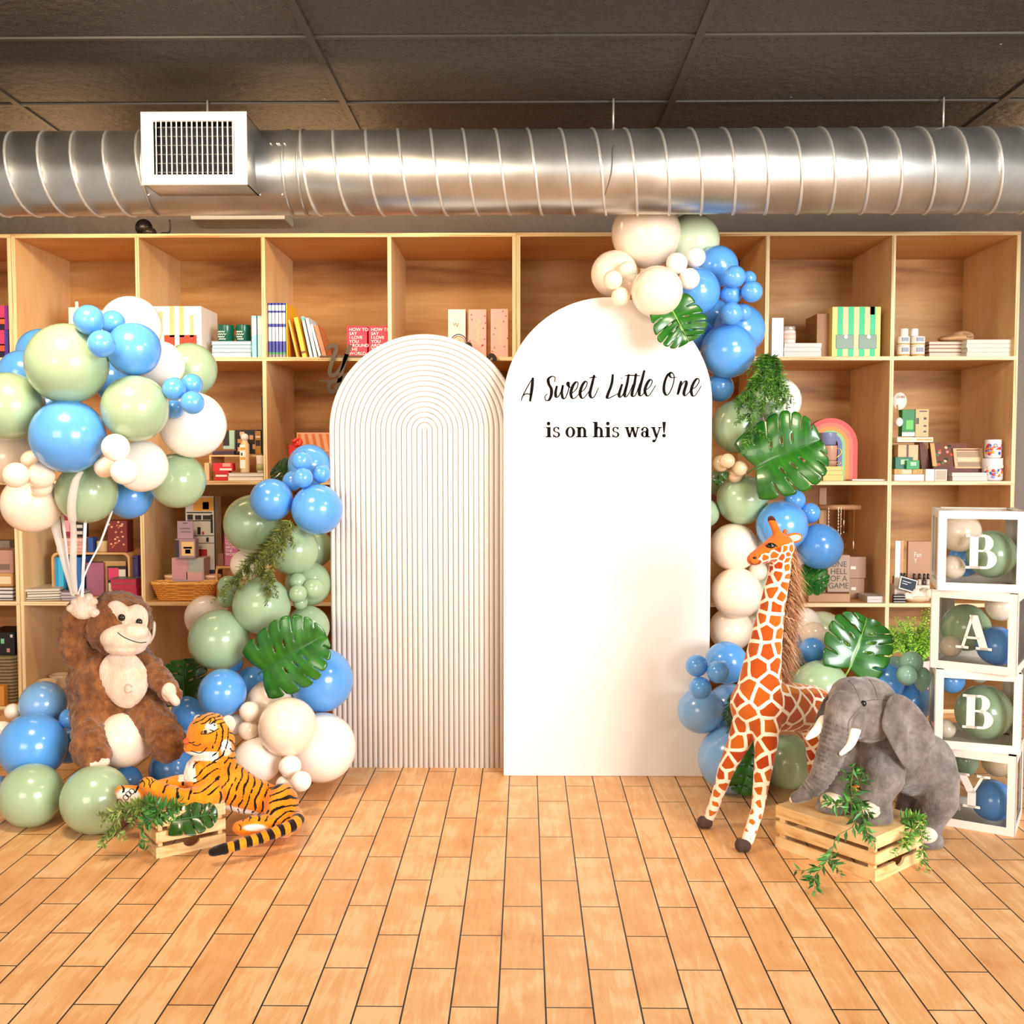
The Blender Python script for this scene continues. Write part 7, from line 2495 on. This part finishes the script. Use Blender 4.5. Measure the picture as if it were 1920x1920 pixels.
def monstera(label, base, tip, wide, normal, curl, m=LEAF, rib=RIBM, lobes=6, group='monstera leaves', stem=.04, fold=.25, droop=.0, seed=1):
    """split leaf: base and tip points in the room, width, the way its face looks"""
    base, tip = Vector(base), Vector(tip)
    L = (tip - base).length
    ax = (tip - base) / L
    nrm = Vector(normal)
    nrm = (nrm - ax * nrm.dot(ax)).normalized()
    sd = nrm.cross(ax)
    random.seed(seed)
    t = thing('monstera_leaf', label, 'leaf', base, 0, group)

    def pos(u, s_, v):
        """u along the rib, s_ side, v 0..1 out to the margin"""
        # half width of a heart-shaped blade
        hw = wide / 2 * max(0, math.sin(math.pi * min(1, .24 + .76 * u))) ** .72
        sweep = (.22 + .25 * u) * v * hw - .62 * (1 - u) ** 3 * v * wide / 2 + .10 * wide * v * v * (1 - u)
        x = u * L + sweep
        y = s_ * v * hw
        z = -curl * L * (u - .3) ** 2 + fold * abs(y) * (1 - .9 * v) - droop * v * v * hw + .006 * math.sin(u * 15 + s_) * v
        return ax * x + sd * y + nrm * z

    bl = MB()
    vein = []
    nv = 12
    for s_ in (-1, 1):
        edges = [i / lobes for i in range(lobes + 1)]
        for li in range(lobes):
            u0, u1 = edges[li], edges[li + 1]
            gap = (u1 - u0) * .06
            v_in = random.uniform(.52, .78)
            nu = 7
            grid = []
            for j in range(nv + 1):
                v = j / nv
                g0 = gap * max(0, (v - v_in) / (1 - v_in)) ** .55 * (1 if li > 0 else 0)
                g1 = gap * max(0, (v - v_in) / (1 - v_in)) ** .55 * (1 if li < lobes - 1 else 0)
                row = []
                for i in range(nu + 1):
                    f = i / nu
                    u = u0 + g0 + (u1 - g1 - u0 - g0) * f
                    # rounded lobe end
                    vv = v * (1 - .07 * (2 * f - 1) ** 4 * max(0, v - .5) * 2)
                    row.append(pos(u, s_, vv))
                    vein.append(max(0, 1 - abs(f - .5) * 9) * .55 * (1 - v * .6))
                grid.append(row)
            vs = [p for row in grid for p in row]
            fs = []
            for j in range(nv):
                for i in range(nu):
                    a = j * (nu + 1) + i
                    # a small hole near the rib in some lobes
                    if li in (2, 3, 4) and j in (3, 4) and i == 0 and v_in > .34:
                        continue
                    fs.append((a, a + 1, a + nu + 2, a + nu + 1))
            bl.add(vs, fs, 0, True)
    o = bl.build('blade', m, t)
    setattr_f(o, 'vein', vein)
    bw_ = bmesh.new()
    bw_.from_mesh(o.data)
    bmesh.ops.remove_doubles(bw_, verts=bw_.verts, dist=1e-5)
    bw_.to_mesh(o.data)
    bw_.free()
    md = o.modifiers.new('thickness', 'SOLIDIFY')
    md.thickness = 0.0012
    pts = [pos(u, 1, 0) + nrm * .0006 for u in [i / 12 for i in range(13)]]
    MB().tube(pts, [.0028 - .002 * i / 12 for i in range(13)], 8).build('midrib', rib, t)
    if stem:
        sp2 = [pos(0, 1, 0), pos(0, 1, 0) - ax * stem * .5 - nrm * stem * .25, pos(0, 1, 0) - ax * stem - nrm * stem * .8]
        MB().tube(cr(sp2, 5), .0032, 8).build('stem', rib, t)
    return t


CAMP = Vector((0, 0, H))
front = Vector((0, -1, .15))
# stem end and tip for each leaf, by place in the photo and distance
monstera('monstera leaf hanging over the top of the white sign', at(1258, 577, 3.82), at(1292, 640, 3.80), .20, front, .1, LEAF, RIBM, 6, stem=.03, seed=3)
monstera('large monstera leaf beside the ribbed arch over the big blue balloon', at(492, 1258, 3.70), at(604, 1190, 3.66), .27, front, .25, LEAF, RIBD, 7, seed=5, fold=.3)
monstera('large glossy monstera leaf spreading beside the rainbow shelf', at(1418, 876, 3.92), at(1538, 822, 3.86), .32, Vector((.1, -1, .35)), .2, LEAF, RIBD, 7, seed=7, fold=.35)
monstera('upright monstera leaf behind the elephant', at(1594, 1252, 3.68), at(1628, 1158, 3.72), .25, front, .15, LEAF, RIBM, 6, seed=9)
monstera('dark monstera leaf between the front legs of the giraffe', at(1412, 1395, 3.66), at(1392, 1490, 3.60), .17, Vector((.2, -1, .1)), .2, LEAF, RIBD, 5, seed=11)
monstera('small monstera leaf right of the neck of the giraffe', at(1499, 1080, 4.09), at(1548, 1098, 4.02), .14, Vector((.2, -1, .4)), .3, LEAF, RIBD, 5, seed=13)
monstera('monstera leaf half hidden behind the arm of the monkey', at(345, 1312, 3.84), at(342, 1236, 3.90), .19, Vector((.1, -1, .1)), .15, LEAFD, RIBD, 5, seed=15)
monstera('dark monstera leaf peeking out behind the topmost balloon of the left garland', at(548, 898, 4.16), at(518, 872, 4.14), .12, Vector((-.2, -1, .3)), .3, LEAFD, RIBD, 5, seed=17)
A_, u_, L_, D__ = CRL
ct = A_ + u_ * L_ * .95 + Vector((-u_.y, u_.x, 0)) * .02
monstera('monstera leaf lying over the front of the left crate', at(322, 1540, 3.155), at(408, 1524, 3.20), .115, Vector((0, -1, .75)), .1, LEAFD, RIBD, 5, seed=19, stem=.01, fold=.15)
monstera('dark slender leaf at the edge of the sign near the tan balloons', at(1341, 906, 4.03), at(1366, 886, 4.00), .035, front, .1, LEAFD, RIBD, 4, seed=23, stem=0)


# ---- fine foliage: blades set along twigs
def blade(mb, p, d, up, ln, wd, mi=0, bend=.2):
    d = d.normalized()
    s_ = d.cross(up)
    if s_.length < 1e-4:
        s_ = d.cross(Vector((1, 0, 0)))
    s_.normalize()
    n_ = s_.cross(d)
    q = p + d * ln * .4 + n_ * ln * bend * .3
    e = p + d * ln - n_ * ln * bend * .35
    mb.add([p, q + s_ * wd, q - s_ * wd, e], [(0, 1, 3), (0, 3, 2)], mi, False)


def sprig(mb, tw, path, n, ln, wd, spread, rng_, droop=.0, mis=(0,), twig=.0012, tip=.5, side2=False):
    P_ = cr(path, 8)
    tw.tube(P_, [twig * (1 - .6 * i / (len(P_) - 1)) for i in range(len(P_))], 5)
    for i in range(n):
        t = (i + rng_.random() * .8) / n
        j = min(len(P_) - 2, int(t * (len(P_) - 1)))
        p = P_[j].lerp(P_[j + 1], t * (len(P_) - 1) - j)
        d = (P_[j + 1] - P_[j]).normalized()
        r_ = Vector((rng_.gauss(0, 1), rng_.gauss(0, 1), rng_.gauss(0, 1)))
        if side2:
            r_ = d.cross(Vector((0, 1, 0))) * (1 if i % 2 else -1) + r_ * .25
        r_ = (r_ - d * r_.dot(d)).normalized()
        blade(mb, p, d * (1 - spread) + r_ * spread + Vector((0, 0, -droop)), r_.cross(d), ln * (1 - (1 - tip) * t) * rng_.uniform(.7, 1.15), wd * (1 - (1 - tip) * t) * rng_.uniform(.8, 1.1), rng_.choice(mis))


FG = [mat('#3f7a22', .5), mat('#6a9a2e', .5), mat('#2c5a1c', .5)]
FGO = [mat('#66702c', .5), mat('#8f9440', .5), mat('#4c5a24', .5)]
TW = mat('#5f6a30', .6)


def fern(label, twigs, n, ln, wd, mats, group=None, name='hanging_fern', cat='fern', spread=.62, droop=.15, seed=0, subs=4, sub_len=.06):
    rng_ = random.Random(seed)
    t = thing(name, label, cat, twigs[0][0], 0, group)
    fo, st_ = MB(), MB()
    o0 = Vector(twigs[0][0])
    for path in twigs:
        path = [Vector(p) - o0 for p in path]
        sprig(fo, st_, path, n, ln, wd, spread, rng_, droop, (0, 0, 1, 2), .0016)
        P_ = cr(path, 6)
        for q in range(subs):
            p = P_[int((q + .5) / subs * (len(P_) - 2))]
            d = Vector((rng_.gauss(0, .8), rng_.gauss(-.3, .5), rng_.gauss(-.6, .4))).normalized()
            sprig(fo, st_, [p, p + d * sub_len * .5, p + d * sub_len + Vector((0, 0, -sub_len * .35))], max(6, n // 3), ln * .8, wd * .8, spread, rng_, droop, (0, 1, 2), .0009)
    fo.build('foliage', mats, t)
    st_.build('stems', TW, t)
    return t


fern('bright feathery fern hanging below the big blue balloon beside the lettering', [
    [at(1440, 662, 3.96), at(1428, 700, 3.92), at(1410, 745, 3.90), at(1402, 810, 3.92)],
    [at(1438, 664, 3.98), at(1445, 700, 3.92), at(1462, 735, 3.92), at(1478, 765, 3.96)],
    [at(1434, 668, 3.96), at(1420, 705, 3.9), at(1400, 735, 3.92), at(1378, 752, 3.96)],
    [at(1436, 664, 3.96), at(1434, 720, 3.88), at(1428, 770, 3.90)],
    [at(1446, 668, 3.96), at(1458, 700, 3.92), at(1456, 750, 3.9)], [at(1430, 690, 3.94), at(1405, 735, 3.88), at(1412, 800, 3.9), at(1404, 828, 3.92)]], 170, .038, .0034, FG, seed=4, subs=7, sub_len=.07)
fern('olive feathery fern trailing down the left garland', [
    [at(545, 975, 3.84), at(515, 1005, 3.82), at(480, 1050, 3.82), at(440, 1085, 3.84), at(398, 1130, 3.86)],
    [at(548, 978, 3.84), at(530, 1015, 3.82), at(512, 1060, 3.78), at(505, 1110, 3.78)],
    [at(530, 990, 3.84), at(500, 1040, 3.80), at(490, 1075, 3.78), at(512, 1120, 3.78)],
    [at(546, 980, 3.82), at(522, 1000, 3.80), at(495, 1050, 3.78), at(460, 1090, 3.80)],
    [at(500, 1020, 3.84), at(455, 1065, 3.82), at(430, 1100, 3.82)]], 160, .034, .0032, FGO, seed=6, subs=7, sub_len=.06)
fern('dark bushy foliage beside the chest of the giraffe', [
    [at(1372, 1300, 3.62), at(1362, 1340, 3.60), at(1366, 1372, 3.60)], [at(1378, 1320, 3.62), at(1370, 1355, 3.60), at(1374, 1385, 3.60)]], 110, .030, .0024, [mat('#3f6a44', .5), mat('#587f4c', .5), mat('#2a4a34', .5)], seed=8, subs=4, sub_len=.05)
fern('bluish fine foliage behind the lower mane of the giraffe', [
    [at(1488, 1212, 3.80), at(1492, 1240, 3.78), at(1486, 1270, 3.78)], [at(1492, 1215, 3.80), at(1502, 1238, 3.78), at(1508, 1252, 3.78)]], 70, .026, .002, [mat('#3d6a78', .5), mat('#5a8f96', .5), mat('#2f5058', .5)], seed=9, subs=3, sub_len=.04)


def vine(label, twigs, n, ln, wd, mats, group, seed, name='bamboo_vine', cat='vine', spread=.72, droop=.05):
    return fern(label, twigs, n, ln * 1.25, wd * 1.5, mats, group, name, cat, spread, droop, seed, 2, .05)


BG = [mat('#3c7a2e', .45), mat('#5e9a44', .45), mat('#28561f', .45)]
vine('bamboo-leaf vine trailing down the front of the right crate onto the floor', [
    [at(1600, 1440, 3.02), at(1596, 1480, 2.98), at(1606, 1515, 2.97), at(1600, 1548, 2.955), at(1568, 1570, 2.94), at(1556, 1608, 2.94), at(1522, 1630, 2.95), at(1488, 1632, 2.97)],
    [at(1612, 1500, 2.99), at(1622, 1545, 2.93), at(1628, 1572, 2.92)],
    [at(1604, 1500, 2.98), at(1570, 1505, 2.97), at(1546, 1500, 2.98)],
    [at(1560, 1600, 2.93), at(1530, 1640, 2.91), at(1516, 1652, 2.90)]], 26, .042, .0052, BG, 'bamboo vines on the right crate', 31, spread=.6, droop=.15)
vine('leafy fern sprig hanging over the right corner of the right crate', [
    [at(1690, 1535, 3.12), at(1712, 1535, 3.10), at(1726, 1560, 3.085), at(1732, 1600, 3.07), at(1742, 1648, 3.05)],
    [at(1690, 1538, 3.10), at(1720, 1530, 3.08), at(1736, 1540, 3.08)],
    [at(1712, 1545, 3.085), at(1705, 1570, 3.03), at(1698, 1590, 3.03)]], 60, .028, .0032, [mat('#5f9a34', .5), mat('#8fb84a', .5), mat('#3c7a2a', .5)], 'bamboo vines on the right crate', 33)
vine('short bamboo-leaf sprig rising between the forelegs of the elephant', [
    [at(1600, 1500, 3.05), at(1602, 1465, 3.05), at(1592, 1430, 3.05)], [at(1602, 1490, 3.05), at(1616, 1455, 3.04), at(1612, 1440, 3.04)]], 20, .036, .0046, BG, 'bamboo vines on the right crate', 35)
fl2 = at(1604, 1478, 3.035)
fo = thing('orange_flower', 'small orange artificial flower between the forelegs of the elephant', 'flower', fl2)
for a_ in range(6):
    t = a_ * math.pi / 3
    MB().sphere((0, 0, 0), (.0045, .003, .0065), 10, 8, M=Matrix.Rotation(t, 4, 'Y') @ Matrix.Translation((0, 0, .006))).build('petal', mat('#dd6a1f', .6), fo)
MB().sphere((0, -.002, 0), .005, 10, 8).build('flower_centre', mat('#f0b23a', .6), fo)

vine('fern frond trailing left off the crate under the tiger', [
    [at(292, 1508, 3.15), at(258, 1516, 3.13), at(226, 1530, 3.12), at(204, 1560, 3.12), at(190, 1588, 3.10)],
    [at(280, 1510, 3.14), at(248, 1512, 3.12), at(214, 1522, 3.12), at(186, 1530, 3.14)]], 110, .030, .0042, [mat('#7a8f3f', .5), mat('#98a85a', .5), mat('#5a7030', .5)], 'greenery on the left crate', 41, 'fern_frond', 'fern')
vine('bamboo-leaf sprig on top of the left crate under the tiger paws', [
    [at(300, 1516, 3.10), at(285, 1506, 3.10), at(276, 1502, 3.09)], [at(300, 1520, 3.10), at(330, 1512, 3.11), at(338, 1500, 3.10)], [at(300, 1518, 3.10), at(290, 1536, 3.09), at(278, 1540, 3.09)],
    [at(296, 1520, 3.10), at(272, 1540, 3.09), at(262, 1572, 3.09), at(258, 1590, 3.09)]], 22, .040, .0052, BG, 'greenery on the left crate', 43)

# ---- potted ferns in the bottom row on the right
for (px, lab, seed, w_) in ((1636, 'small bright potted fern left of the divider in the bottom right cubbies', 51, 1.0), (1716, 'larger bright potted fern in a white planter beside the letter boxes', 53, 1.25)):
    Yp = YS + .06
    q = at(px, 1235, Yp)
    t = thing('potted_fern', lab, 'plant', (q.x, Yp, sz_(3)))
    hp = q.z - sz_(3)
    if px > 1680:
        MB().lathe([(.05, 0), (.055, .004), (.075, hp - .004), (.075, hp), (.066, hp), (.064, hp - .02), (.002, hp - .02)], 28).build('planter', mat('#eadbd6', .5), t)
    else:
        MB().lathe([(.04, 0), (.045, .004), (.055, hp), (.048, hp), (.046, hp - .02), (.002, hp - .02)], 28).build('planter', mat('#a98a64', .6), t)
    rng_ = random.Random(seed)
    fo, st_ = MB(), MB()
    for i in range(60):
        a = rng_.uniform(0, 2 * math.pi)
        ln = rng_.uniform(.12, .25) * w_ * (.85 if px < 1680 else .95)
        tl = rng_.uniform(.15, 1.0)
        e = Vector((math.cos(a) * ln * tl, math.sin(a) * ln * tl * .6, ln * (1.05 - .45 * tl)))
        b0 = Vector((rng_.gauss(0, .014), rng_.gauss(0, .014), hp - .02))
        sprig(fo, st_, [b0, b0 + e * .5 + Vector((0, 0, ln * .1)), b0 + e], 34, .026, .0060, .75, rng_, .05, (0, 1, 1, 2), .0012, .45, True)
    fo.build('fronds', [mat('#7fc22e', .5), mat('#a5de3c', .5), mat('#4f8f24', .5)], t)
    st_.build('stems', TW, t)
